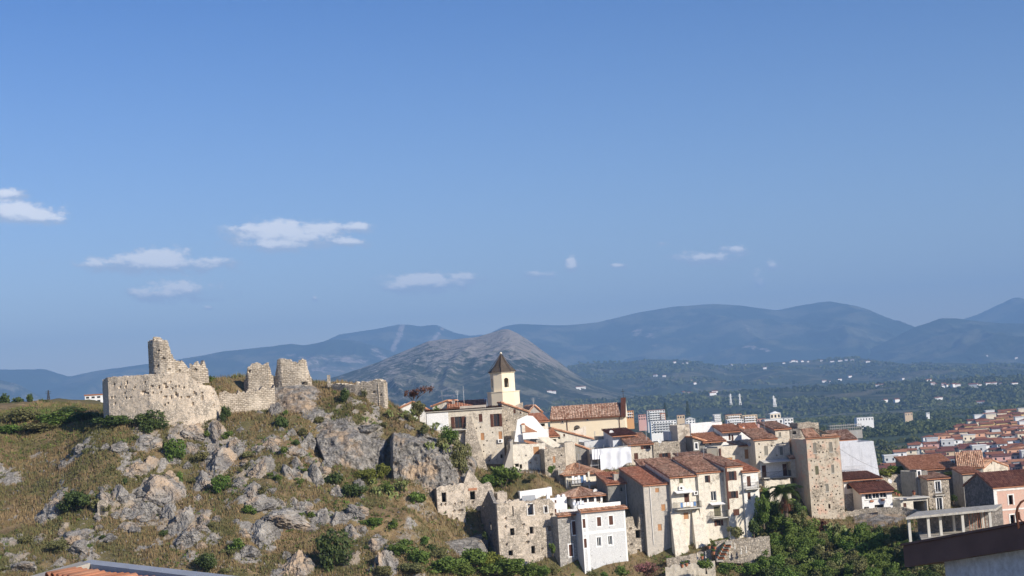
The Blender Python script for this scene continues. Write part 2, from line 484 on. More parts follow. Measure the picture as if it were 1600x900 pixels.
# ------------------------------------------------------------------ terrain of the castle hill and the town
PLAIN_Z = -56.0
CT = []
def c(px, py, d, dz=0.0):
    p = P(px, py, d)
    CT.append((p.x, p.y, p.z + dz))
for px in range(-160, 641, 80):
    yt = 662 if px > 120 else 672
    dt = 250.0 if px > 120 else 262.0
    for k in range(5):
        t = k / 4
        py = yt + (900 - yt) * t
        bul = 3.0 * math.sin(px * 0.021 + k * 1.3)
        c(px, py, dt + (213.0 - dt) * t + bul * (1 - abs(2 * t - 1)))
    c(px, 960, 203)
for px, py, d in [(-160, 640, 300), (0, 634, 298), (60, 637, 296), (130, 641, 285), (160, 650, 262), (200, 655, 258), (345, 640, 256),
                  (400, 632, 262), (345, 600, 262), (380, 590, 268), (430, 600, 266), (500, 596, 268), (560, 598, 266), (600, 612, 264), (610, 640, 258), (300, 610, 268),
                  (440, 640, 255), (500, 650, 253), (560, 660, 251), (600, 670, 251), (640, 655, 257), (660, 668, 258), (700, 690, 256), (730, 735, 252), (640, 770, 246.5), (700, 770, 246.5), (740, 770, 247.5), (600, 765, 244), (560, 750, 245), (520, 730, 247),
                  (650, 830, 238), (690, 842, 238), (740, 835, 241), (700, 880, 229), (640, 880, 227), (770, 900, 231), (780, 912, 232.5), (845, 912, 233), (800, 910, 233), (900, 905, 235), (980, 903, 236), (1010, 890, 238.5),
                  (1060, 874, 238.5), (1130, 858, 240), (1190, 855, 240), (1230, 835, 243), (1265, 826, 247), (1320, 816, 250), (1400, 806, 250), (1450, 803, 252), (1480, 803, 253), (1560, 842, 231), (1600, 852, 229), (1440, 838, 231),
                  (1060, 920, 231), (1180, 915, 229), (1200, 900, 231), (1400, 900, 222), (1300, 865, 236), (1600, 940, 214), (1250, 890, 229), (1500, 900, 219), (1700, 900, 222), (1700, 850, 240),
                  (745, 742, 259), (775, 742, 259), (715, 700, 259), (625, 658, 264), (650, 658, 268), (640, 652, 276), (885, 778, 251.5), (938, 774, 252.5), (910, 792, 248), (960, 775, 249), (840, 800, 247), (812, 800, 247.5), (862, 800, 246.5), (900, 812, 243), (1000, 765, 254), (1060, 765, 253), (1050, 885, 236), (745, 790, 247), (770, 800, 246), (830, 742, 251), (790, 742, 255), (870, 778, 247), (930, 778, 247), (960, 755, 251), (1000, 745, 255), (1100, 738, 259), (1200, 775, 253), (1250, 770, 256), (1350, 800, 262), (1430, 780, 268), (1540, 790, 262), (1600, 800, 260),
                  (800, 700, 268), (860, 705, 280), (970, 705, 285), (790, 665, 292), (720, 668, 285), (680, 650, 288), (1000, 715, 280), (1100, 715, 280), (1200, 722, 280), (1300, 745, 278), (1400, 770, 285), (1500, 770, 290)]:
    c(px, py, d)
for px, zz in [(-200, 8), (0, 6), (145, 8), (300, -2), (450, -6), (600, -8)]:
    q = P(px, 640, 330); CT.append((q.x, 330, zz * 0.9))
    q = P(px, 640, 430); CT.append((q.x, 430, zz * 0.8 if px < 200 else -50))
for px in range(680, 1900, 150):
    q = P(px, 640, 330); CT.append((q.x, 330, -24))
    q = P(px, 640, 440); CT.append((q.x, 440, PLAIN_Z - 1))
for x in range(-160, 181, 40):
    CT += [(x, 185, -31), (x, 150, -37), (x, 110, -38), (x, 60, -32), (x, 20, -22), (x, -30, -16)]
CT = np.array(CT)
CC = 3.5
def _phi(r2):
    return np.sqrt(r2 + CC * CC)
_D2 = ((CT[:, None, :2] - CT[None, :, :2]) ** 2).sum(-1)
_A = np.block([[_phi(_D2) - 0.6 * np.eye(len(CT)), np.ones((len(CT), 1))], [np.ones((1, len(CT))), np.zeros((1, 1))]])
_W = np.linalg.solve(_A, np.concatenate([CT[:, 2], [0.0]]))
def zbase(x, y):
    x, y = np.asarray(x, float), np.asarray(y, float)
    out = np.empty(x.size)
    xf, yf = x.ravel(), y.ravel()
    for i in range(0, x.size, 20000):
        s = slice(i, i + 20000)
        d2 = (xf[s, None] - CT[None, :, 0]) ** 2 + (yf[s, None] - CT[None, :, 1]) ** 2
        out[s] = _phi(d2) @ _W[:-1] + _W[-1]
    return out.reshape(x.shape)
GX0, GX1, GY0, GY1, GR = -130.0, 150.0, 8.0, 450.0, 0.55
gx = np.arange(GX0, GX1 + GR, GR)
gy = np.concatenate([np.arange(GY0, 190, 4.0), np.arange(190, 300, GR), np.arange(300, GY1, 4.0)])
XX, YY = np.meshgrid(gx, gy)
ZZ = zbase(XX, YY)
hillside = 1 / (1 + np.exp((XX - (-12)) / 3.0))
ZZ = ZZ + hillside * ((fbm(XX / 9, YY / 9, 4, 3) - 0.5) * 1.7 + (fbm(XX / 2.2, YY / 2.2, 3, 8) - 0.5) * 0.55) + (1 - hillside) * (fbm(XX / 4, YY / 4, 3, 5) - 0.5) * 0.5
# borders dive under the plain
edge = np.minimum(np.minimum(XX - GX0, GX1 - XX), GY1 - YY)
ZZ = np.where(edge < 25, ZZ + (PLAIN_Z - 3 - ZZ) * np.clip(1 - edge / 25, 0, 1) ** 1.5, ZZ)
def zt(x, y):
    """height of the finished hill (bilinear)"""
    i = np.clip(np.searchsorted(gy, y) - 1, 0, len(gy) - 2)
    j = np.clip(((np.asarray(x) - GX0) / GR).astype(int) if hasattr(x, '__len__') else int((x - GX0) / GR), 0, len(gx) - 2)
    fy = (y - gy[i]) / (gy[i + 1] - gy[i])
    fx = (x - gx[j]) / GR
    return (ZZ[i, j] * (1 - fx) + ZZ[i, j + 1] * fx) * (1 - fy) + (ZZ[i + 1, j] * (1 - fx) + ZZ[i + 1, j + 1] * fx) * fy
def hit(px, py, d0=195.0, d1=330.0):
    """first place where the line of sight meets the hill"""
    v = ray(px, py)
    v = v / v.y
    for d in np.arange(d0, d1, 0.4):
        if zt(v.x * d, d) >= v.z * d:
            return Vector((v.x * d, d, zt(v.x * d, d)))
    return None

BIG = [(78, 797, 44, 36, 'large pale outcrop left of the dark hillside bush'), (205, 732, 36, 32, 'square grey outcrop on the mid slope below castle'), (232, 728, 18, 26, 'narrow rock beside the square outcrop'),
       (245, 765, 56, 46, 'massive grey outcrop in the middle of the slope'), (232, 660 + 28, 40, 22, 'rock directly under the big castle bush'), (268, 690, 22, 26, 'upright rock below the castle wall base'),
       (300, 672, 40, 24, 'grey rock ledge supporting the castle corner'), (338, 680, 22, 36, 'leaning rock right of the castle corner'), (340, 720, 44, 40, 'tall broken crag with ivy below castle'), (318, 752, 26, 34, 'slanted slab rock left of bright green ivy'),
       (365, 700, 30, 30, 'pale rock right of broken crag'), (405, 730, 30, 40, 'upright pale crag in mid hillside'), (398, 770, 26, 26, 'rock below the upright pale crag'), (372, 756, 22, 18, 'small pale rock right of ivy'), (455, 740, 24, 30, 'split rock pair upper piece'),
       (492, 742, 24, 34, 'pointed rock left of the dark double bush'), (440, 806, 60, 26, 'wide rock shelf on lower slope'), (405, 790, 40, 22, 'stepped rock above the wide shelf'), (405, 838, 40, 40, 'flat faced triangular boulder'), (462, 885, 46, 50, 'big boulder at the bottom of the slope'),
       (280, 812, 40, 50, 'stacked grey rocks in lower mid slope'), (290, 840, 34, 22, 'rock at the foot of stacked rocks'), (118, 838, 40, 22, 'long low rock on lower slope left'), (125, 855, 30, 20, 'low rock under the long low rock'), (335, 842, 18, 18, 'round rock on the lower slope'),
       (320, 815, 22, 24, 'pale rock right of stacked rocks'), (328, 808 - 90, 20, 20, 'small rock above the ivy'), (385, 820 + 45, 30, 20, 'low rock near bottom boulder'), (478, 690, 20, 26, 'rock on brown upper slope'), (455, 705, 26, 20, 'flat rock on the brown upper slope'),
       (500, 808, 26, 32, 'ribbed rock right of shelf'), (525, 812, 24, 26, 'second ribbed rock right of shelf'), (560, 800, 30, 16, 'low pale rock right of ribbed rocks'), (548, 832, 18, 24, 'pale rock behind the dark tree'), (190, 700, 24, 14, 'low rock on upper left slope'), (125, 700, 20, 10, 'small rock on the far left slope'),
       (160, 780, 22, 32, 'rock with little cream shrine'), (185, 775, 26, 34, 'rock right of the little shrine'), (205, 800, 30, 24, 'rock under the square outcrop'), (30, 885, 34, 16, 'rock near the lower left corner'), (170, 840, 20, 12, 'small low rock left of stacked rocks'), (600, 880, 20, 40, 'scree rock in lower right slope'), (590, 850, 26, 24, 'pale scree rock below ruins'), (430, 640, 22, 26, 'rock beside castle gate arch'), (570, 668, 40, 12, 'ledge under castle right wall'), (300, 700, 20, 20, 'rock between castle and ivy crag'), (420, 690, 24, 16, 'half buried rock on upper slope'), (230, 800, 26, 26, 'rock left of stacked rocks'), (262, 800, 24, 30, 'rock joined to stacked rocks')]

RKM = np.zeros_like(ZZ)
ROCKPOS = []
_wob = fbm(XX / 2.6, YY / 2.6, 4, 19) - .5
for (px, py, wx, hx, lb) in BIG:
    q_ = hit(px, py + hx * .15)
    if q_ is None:
        continue
    ROCKPOS.append((q_.x, q_.y))
    kx = wx * q_.y / F_PX * .72
    ky = max(wx, hx) * q_.y / F_PX * .8
    g_ = np.exp(-(((XX - q_.x) / kx) ** 2 + ((YY - q_.y) / ky) ** 2))
    RKM = np.maximum(RKM, g_)
RKM = np.clip((RKM + 1.5 * _wob - .50) / .14, 0, 1)
RKM = np.maximum(RKM, np.clip((fbm(XX / 3.1, YY / 3.1, 4, 91) - .67) / .04, 0, 1) * hillside * (YY < 256))
ZZ = ZZ + RKM * ((fbm(XX / 2.0, YY / 2.0, 5, 51, True, .68) - .45) * 1.7 + (np.round(fbm(XX / 1.7, YY / 1.7, 3, 57) * 7) / 7 - .5) * 1.1)

def ground_mat():
    m, nt, b = new_mat('dry_hillside', 0.97)
    v = obj_vec(nt, False)
    n1 = noise_(nt, v, 0.09, 5.0, 0.62)
    n2 = noise_(nt, v, 0.45, 6.0, 0.7)
    n3 = noise_(nt, v, 2.5, 5.0, 0.7)
    c = mix_(nt, ramp_(nt, n2, 0.35, 0.68), (0.155, 0.108, 0.056), (0.28, 0.205, 0.11))
    c = mix_(nt, math_(nt, 'MULTIPLY', ramp_(nt, n1, 0.44, 0.60), 0.75), c, (0.098, 0.10, 0.036))
    c = mix_(nt, ramp_(nt, n3, 0.55, 0.75), c, (0.085, 0.060, 0.035))
    ge = nd(nt, 'ShaderNodeNewGeometry')
    nz = nd(nt, 'ShaderNodeSeparateXYZ', Vector=ge.outputs['True Normal']).outputs[2]
    rk = ramp_(nt, math_(nt, 'ADD', nz, math_(nt, 'MULTIPLY', math_(nt, 'SUBTRACT', n2, 0.5), 0.5)), 0.56, 0.42)
    at = nd(nt, 'ShaderNodeAttribute', _attribute_name='tint').outputs['Fac']
    rk = math_(nt, 'MAXIMUM', rk, ramp_(nt, math_(nt, 'ADD', at, math_(nt, 'MULTIPLY', math_(nt, 'SUBTRACT', n3, .5), .8)), .3, .6))
    rc = mix_(nt, ramp_(nt, n3, .3, .7), (0.13, 0.12, 0.11), (0.38, 0.355, 0.315))
    rc = mix_(nt, math_(nt, 'MULTIPLY', ramp_(nt, n1, .5, .62), .45), rc, (0.42, 0.32, 0.21))
    c = mix_(nt, rk, c, rc)
    nt.links.new(c, b.inputs['Base Color'])
    bump_(nt, b, math_(nt, 'ADD', n3, n2), 0.8, 0.3)
    return m
M['hill'] = ground_mat()
me = np_mesh('hill', np.stack([XX, YY, ZZ], -1).reshape(-1, 3), grid_quads(*XX.shape), RKM.ravel(), True)
tag(link('hill', me, M['hill']), 'dry grassy limestone hill carrying the castle ruin and old town', 'hill', kind='structure')

# ------------------------------------------------------------------ plain
def plain_mat():
    m, nt, b = new_mat('plain_fields', 0.97)
    v = obj_vec(nt, False)
    vo = nd(nt, 'ShaderNodeTexVoronoi', Vector=v, Scale=0.006)
    k = nd(nt, 'ShaderNodeSeparateColor', Color=vo.outputs['Color']).outputs[0]
    n = noise_(nt, v, 0.03, 6.0, 0.65)
    c = mix_(nt, ramp_(nt, k, 0.55, 0.75), (0.045, 0.065, 0.026), (0.16, 0.135, 0.07))
    c = mix_(nt, ramp_(nt, n, 0.45, 0.6), c, (0.032, 0.052, 0.02))
    nt.links.new(c, b.inputs['Base Color'])
    return m
M['plain'] = plain_mat()
gb_ = MB().quad((-60000, -60000, PLAIN_Z), (60000, -60000, PLAIN_Z), (60000, 60000, PLAIN_Z), (-60000, 60000, PLAIN_Z))
tag(gb_.build('ground', M['plain']), 'wooded coastal plain with fields reaching the mountains', 'ground', kind='structure')

# ------------------------------------------------------------------ mountains
def mtn_mat(name, forest, grassy, rock, rscale, scree=(0.42, 0.36, 0.31)):
    m, nt, b = new_mat(name, 0.98)
    v = obj_vec(nt, False)
    n1 = noise_(nt, v, 0.0017 * rscale, 7.0, 0.62, 0.4)
    n2 = noise_(nt, v, 0.009 * rscale, 8.0, 0.74)
    at = nd(nt, 'ShaderNodeAttribute', _attribute_name='tint').outputs['Fac']
    c = mix_(nt, ramp_(nt, n1, 0.48, 0.60), forest, grassy)
    c = mix_(nt, ramp_(nt, n2, 0.52, 0.66), c, tuple(x * 0.55 for x in forest))
    rr = ramp_(nt, math_(nt, 'ADD', at, math_(nt, 'MULTIPLY', math_(nt, 'SUBTRACT', n2, 0.5), 2.6)), 0.42, 0.75)
    rc = mix_(nt, n2, tuple(x * 0.6 for x in rock), scree)
    c = mix_(nt, rr, c, rc)
    nt.links.new(c, b.inputs['Base Color'])
    bump_(nt, b, n2, 1.0, 30.0)
    return m
M['m_pyr'] = mtn_mat('rocky_mountain', (0.034, 0.052, 0.026), (0.21, 0.205, 0.145), (0.50, 0.475, 0.44), 2.8)
M['m_green'] = mtn_mat('wooded_ridge', (0.048, 0.068, 0.030), (0.16, 0.145, 0.08), (0.36, 0.31, 0.24), 2.6)
M['m_far'] = mtn_mat('far_mountain', (0.024, 0.042, 0.022), (0.13, 0.13, 0.08), (0.42, 0.36, 0.32), 1.0)

def mountain(name, label, sil, d, front, mat, seed, rows=70, cols=420, spur=0.30, power=1.25, rocks=(), rock0=0.0, rocktop=0.0, wl=900.0, jag=3.0, smooth=45):
    pts = np.array([[P(px, py, d).x, P(px, py, d).z] for px, py in sil])
    xs = np.linspace(pts[0, 0], pts[-1, 0], cols)
    # smooth silhouettes
    zr = np.interp(xs, pts[:, 0], pts[:, 1])
    ker = np.hanning(max(5, cols // smooth)); ker /= ker.sum()
    pad = len(ker) // 2
    zr = np.convolve(np.pad(zr, pad, mode='edge'), ker, 'same')[pad:-pad]
    zr = zr + (fbm(xs / 260, xs * 0, 4, seed) - 0.5) * jag * d / 2400
    base = PLAIN_Z - 15
    hh = zr - base
    T = np.concatenate([[-0.10], np.linspace(0, 1, rows)])
    X = np.repeat(xs[None], len(T), 0)
    Y = d - T[:, None] * front + 0 * X
    prof = np.where(T < 0, 0.88, (1 - np.clip(T, 0, 1)) ** power)[:, None]
    Z = base + hh[None] * prof
    env = np.clip(T, 0, 1)[:, None] ** 0.7 * (1 - np.clip(T, 0, 1)[:, None]) ** 0.6 * 2
    warp = (fbm(X / (wl * 1.6), T[:, None] * 2.5 + 0 * X, 3, seed + 6) - .5) * wl * 1.1
    rid = fbm((X + warp) / (wl * .8), T[:, None] * 1.5 + 0 * X, 5, seed + 3, True, .55) - 0.55
    Z = Z + env * hh[None] * spur * rid
    fin = fbm(X / (wl / 9), Y / (wl / 9), 4, seed + 9) - 0.5
    Z = Z + env * hh[None] * 0.05 * fin
    V = np.stack([X, Y, Z], -1).reshape(-1, 3)
    tint = np.zeros(len(V)) + rock0
    if rocktop:
        tint += .9 * np.clip(rid - .02, 0, .4).ravel()  # paler rock on ribs puts relief contrast into colour where sunlight shows little
        tint += rocktop * np.clip((Z - base) / hh.max() - 0.45, 0, 1).ravel() * 2
    if len(rocks):
        wv = V @ np.array(FW)
        qx = 800 + F_PX * (V @ np.array(RI)) / wv
        qy = 450 - F_PX * (V @ np.array(UI)) / wv
        for (x0, y0, x1, y1, r, amt) in rocks:
            tt = np.clip(((qx - x0) * (x1 - x0) + (qy - y0) * (y1 - y0)) / max(1e-6, (x1 - x0) ** 2 + (y1 - y0) ** 2), 0, 1)
            ds = np.hypot(qx - x0 - tt * (x1 - x0), qy - y0 - tt * (y1 - y0)) + 3.0 * (fbm(qx / 5, qy / 5, 3, seed) - 0.5)
            tint = np.maximum(tint, amt * .72 * np.clip(1.25 - ds / r, 0, 1) ** .7)
    me = np_mesh(name, V, grid_quads(*X.shape)[:, ::-1], tint, True)
    return tag(link(name, me, mat), label, 'mountain', kind='structure')

mountain('mountain_range', 'long hazy blue mountain range along the horizon', [(640, 580), (700, 555), (750, 527), (790, 509), (812, 506), (860, 508), (890, 508), (940, 502), (1000, 488), (1050, 480), (1115, 475), (1160, 478), (1215, 485), (1240, 479), (1295, 470), (1340, 479), (1380, 496), (1408, 512), (1500, 530), (1620, 545), (1800, 560)],
         14500, 5000, M['m_far'], 11, wl=1700, spur=0.6, rocks=[(990, 520, 1020, 522, 7, .8), (1000, 545, 1030, 540, 5, .6), (1160, 503, 1170, 515, 4, .7), (1160, 542, 1200, 546, 5, .8)])
mountain('mountain_peak', 'far twin peaked mountain with a pale landslide scar', [(440, 580), (480, 550), (505, 534), (530, 523), (590, 514), (620, 507), (632, 506), (655, 509), (682, 507), (712, 520), (735, 525), (752, 522), (775, 530), (820, 560), (860, 590)],
         15000, 4200, M['m_far'], 23, wl=1300, spur=0.3, rocks=[(628, 508, 624, 525, 6, 1.1), (624, 525, 614, 546, 5, 1.1), (690, 515, 672, 536, 5, 1.0)])
mountain('mountain_ridge', 'dark blue ridge with pale cliffs behind the castle', [(-160, 590), (-60, 580), (0, 578), (70, 577), (108, 588), (150, 580), (230, 569), (290, 559), (340, 551), (400, 544), (455, 538), (475, 540), (522, 529), (560, 533), (600, 545), (640, 560), (720, 592), (760, 612)],
         12500, 3600, M['m_far'], 37, wl=900, spur=0.55, rocks=[(470, 566, 520, 560, 9, .9), (520, 560, 570, 564, 8, .9), (585, 548, 600, 560, 8, .95), (440, 560, 460, 555, 5, .8), (480, 580, 600, 575, 7, .75)])
mountain('mountain_spur', 'bare rocky spur low at the western horizon', [(-160, 585), (-60, 592), (0, 594), (25, 600), (45, 610), (75, 625), (110, 645)], 9500, 1800, M['m_pyr'], 41, wl=700, rock0=.3)
mountain('rocky_mountain', 'rocky pyramid mountain rising behind the bell tower', [(380, 640), (450, 612), (500, 596), (545, 581), (590, 565), (640, 545), (668, 533), (690, 530), (705, 531), (722, 529), (745, 527), (768, 521), (784, 516), (794, 516), (808, 522), (825, 533), (845, 548), (870, 565), (887, 577), (915, 592), (960, 606), (1030, 622)],
         5400, 2000, M['m_pyr'], 53, wl=480, spur=0.5, rocktop=.55, rock0=.2, rows=130, cols=620, jag=7.0, smooth=90, rocks=[(700, 545, 690, 575, 4, .8), (690, 575, 672, 608, 3, .85), (640, 580, 655, 560, 8, .45), (790, 530, 775, 565, 16, .6), (775, 565, 765, 600, 12, .55), (820, 540, 870, 580, 14, .55), (840, 590, 880, 592, 8, .45)])
mountain('mountain_shoulder', 'dark blue wooded mountain shoulder below the right-hand peak', [(1280, 575), (1340, 553), (1400, 527), (1430, 511), (1470, 497), (1495, 497), (1530, 502), (1570, 505), (1650, 507), (1800, 500)], 11500, 3600, M['m_far'], 67, wl=900, spur=0.55, rocks=[(1530, 504, 1545, 508, 3, .6)])
mountain('high_mountain', 'highest far mountain at the right edge with bare summit', [(1440, 530), (1490, 505), (1530, 490), (1560, 476), (1580, 467), (1592, 465), (1604, 468), (1650, 455), (1700, 462), (1850, 490)], 15800, 3600, M['m_far'], 71, wl=1200, rocks=[(1580, 470, 1600, 474, 5, .7)], jag=5.0)
mountain('wooded_hills', 'wooded foothills dotted with pale houses', [(760, 612), (820, 597), (880, 577), (905, 568), (960, 567), (1010, 561), (1060, 562), (1120, 571), (1200, 567), (1280, 562), (1335, 558), (1400, 569), (1480, 566), (1560, 570), (1680, 566), (1850, 570)],
         7600, 3000, M['m_green'], 83, wl=560, spur=0.42, power=1.15, rows=110, cols=620, rocks=[(1040, 572, 1060, 570, 4, .6), (1010, 590, 1030, 580, 3, .5), (1065, 600, 1110, 598, 3, .45), (1325, 590, 1340, 586, 4, .6), (1455, 565, 1462, 575, 3, .6), (1280, 600, 1310, 602, 3, .5), (1355, 597, 1375, 596, 4, .6)])
mountain('foothill', 'low green rise of orchards before the hills', [(760, 640), (850, 629), (920, 626), (1000, 621), (1100, 615), (1200, 609), (1300, 604), (1400, 598), (1500, 592), (1600, 588), (1800, 576)], 4300, 1300, M['m_green'], 97, wl=380, spur=0.3, power=1.0, rows=40, jag=1.5)

mountain('low_rise', 'low green rise carrying the apartment blocks', [(880, 690), (930, 668), (970, 661), (1010, 660), (1050, 662), (1100, 660), (1150, 660), (1200, 658), (1240, 664), (1280, 680), (1330, 710)], 1500, 520, M['m_green'], 99, wl=200, spur=.15, power=1.0, rows=40, cols=160, jag=.6)
# ------------------------------------------------------------------ haze over the whole valley
hm = bpy.data.materials.new('haze_air')
hm.use_nodes = True
hn = hm.node_tree
hn.nodes.clear()
ho = hn.nodes.new('ShaderNodeOutputMaterial')
hv = hn.nodes.new('ShaderNodeVolumePrincipled')
hv.inputs['Color'].default_value = (0.31, 0.57, 1.0, 1)
hv.inputs['Density'].default_value = 1.05e-4
hv.inputs['Anisotropy'].default_value = 0.0
hn.links.new(hv.outputs[0], ho.inputs['Volume'])
hz = MB().box(-16000, -3000, PLAIN_Z - 40, 16000, 21000, 1320)
tag(hz.build('haze', hm), 'thin blue summer haze filling the valley air', 'haze', kind='stuff')
# ------------------------------------------------------------------ wall / roof / window machinery
random.seed(7)
RNG = np.random.default_rng(11)

def wall_sheet(mb, xs, zs, topf, opens, thick, tr, botf=None, disp=None, through=()):
    """upright wall in local (x, z) with real openings; tr maps (x, y, z) to the thing's own space; y runs inwards"""
    xs = sorted(set(round(x, 4) for x in xs))
    zs = sorted(set(round(z, 4) for z in zs))
    nx, nz = len(xs), len(zs)
    idx, V = {}, []
    n0 = len(mb.v)
    def vid(i, j):
        if (i, j) not in idx:
            x = xs[i]
            t = topf(x)
            b0 = botf(x) if botf else zs[0]
            z = max(b0, min(zs[j], t))
            idx[i, j] = len(V)
            V.append((x, z))
        return idx[i, j]
    faces = []
    for i in range(nx - 1):
        xm = (xs[i] + xs[i + 1]) / 2
        tm = max(topf(xs[i]), topf(xs[i + 1]))
        bm = min(botf(xs[i]), botf(xs[i + 1])) if botf else zs[0]
        for j in range(nz - 1):
            if zs[j] >= tm - 1e-4 or zs[j + 1] <= bm + 1e-4:
                continue
            zm = (zs[j] + min(zs[j + 1], tm)) / 2
            if any(a < xm < b and e < zm < g for (a, e, b, g) in opens):
                continue
            faces.append((vid(i, j), vid(i + 1, j), vid(i + 1, j + 1), vid(i, j + 1)))
    nv = len(V)
    for k in (0, 1):
        for (x, z) in V:
            dy = disp(x, z) if (disp and k == 0) else 0.0
            mb.v.append(tuple(tr(x, thick * k + dy, z)))
    cnt = {}
    for f in faces:
        g = []
        for q in f:
            if q not in g and not any(V[q] == V[r] for r in g):
                g.append(q)
        if len(g) < 3:
            continue
        mb.f.append(tuple(n0 + q for q in g))
        mb.f.append(tuple(n0 + nv + q for q in reversed(g)))
        for a, b in zip(g, g[1:] + g[:1]):
            cnt[(a, b)] = cnt.get((a, b), 0) + 1
    for (a, b) in list(cnt):
        if (b, a) not in cnt:
            mb.f.append((n0 + b, n0 + a, n0 + nv + a, n0 + nv + b))

def tile_field(e0, e1, r1, r0, pw=0.3, pl=0.5):
    """barrel tiles over the slope e0-e1 (eave) to r0-r1 (ridge); returns verts, quads, tint"""
    e0, e1, r1, r0 = (np.array(q, float) for q in (e0, e1, r1, r0))
    W = max(np.linalg.norm(e1 - e0), np.linalg.norm(r1 - r0))
    L = max(np.linalg.norm(r0 - e0), np.linalg.norm(r1 - e1))
    nc, nr = max(2, int(W / pw)), max(2, int(L / pl))
    N = np.cross(e1 - e0, (r0 + r1) / 2 - (e0 + e1) / 2)
    if np.linalg.norm(N) < 1e-6:
        N = np.array([0, 0, 1.0])
    N /= np.linalg.norm(N)
    if N[2] < 0:
        N = -N
    ci, ri = np.meshgrid(np.arange(nc), np.arange(nr))
    ci, ri = ci.ravel(), ri.ravel()
    n = len(ci)
    prof = np.array([[0.0, 0.0], [0.22, 0.085], [0.5, 0.115], [0.78, 0.085], [1.0, 0.0]])
    jit = RNG.normal(0, 0.012, n)
    ju = RNG.normal(0, 0.05, n)
    tint = np.clip(RNG.normal(0.45, 0.36, n), 0, 1)
    vs = []
    for (rv, lift) in ((-0.06, 0.055), (1.02, 0.012)):
        for (pu, ph) in prof:
            u = (ci + np.clip(pu + ju, -0.1, 1.1)) / nc
            v = np.clip((ri + rv) / nr, -0.01, 1.0)
            a = e0[None] * (1 - u)[:, None] + e1[None] * u[:, None]
            b = r0[None] * (1 - u)[:, None] + r1[None] * u[:, None]
            vs.append(a * (1 - v)[:, None] + b * v[:, None] + N[None] * (ph * (pw / 0.25) + lift + jit)[:, None])
    V = np.stack(vs, 1)
    base = np.arange(n)[:, None, None] * 10
    q = np.array([[k, k + 1, k + 6, k + 5] for k in range(4)])
    Q = (base + q[None]).reshape(-1, 4)
    return V.reshape(-1, 3), Q, np.repeat(tint, 10)

def tiles_obj(planes, mat, parent, pw=0.3, pl=0.5):
    Vs, Qs, Ts, n = [], [], [], 0
    for pl_ in planes:
        v, q, t = tile_field(*pl_, pw, pl)
        Vs.append(v); Qs.append(q + n); Ts.append(t)
        n += len(v)
    me = np_mesh('roof_tiles', np.concatenate(Vs), np.concatenate(Qs), np.concatenate(Ts))
    o = link('roof_tiles', me, mat, parent)
    o['kind'] = 'stuff'
    return o

def make_roof(root, planes, mat, slabmat=None, thick=0.14, tiles=True, name='roof'):
    mb = MB()
    for (e0, e1, r1, r0) in planes:
        mb.prism([e0, e1, r1, r0], (0, 0, thick))
    o = mb.build(name, slabmat or M['terracotta'], root)
    if tiles:
        up = Vector((0, 0, thick + 0.01))
        tiles_obj([[Vector(q) + up for q in p] for p in planes], mat, o)
    return o

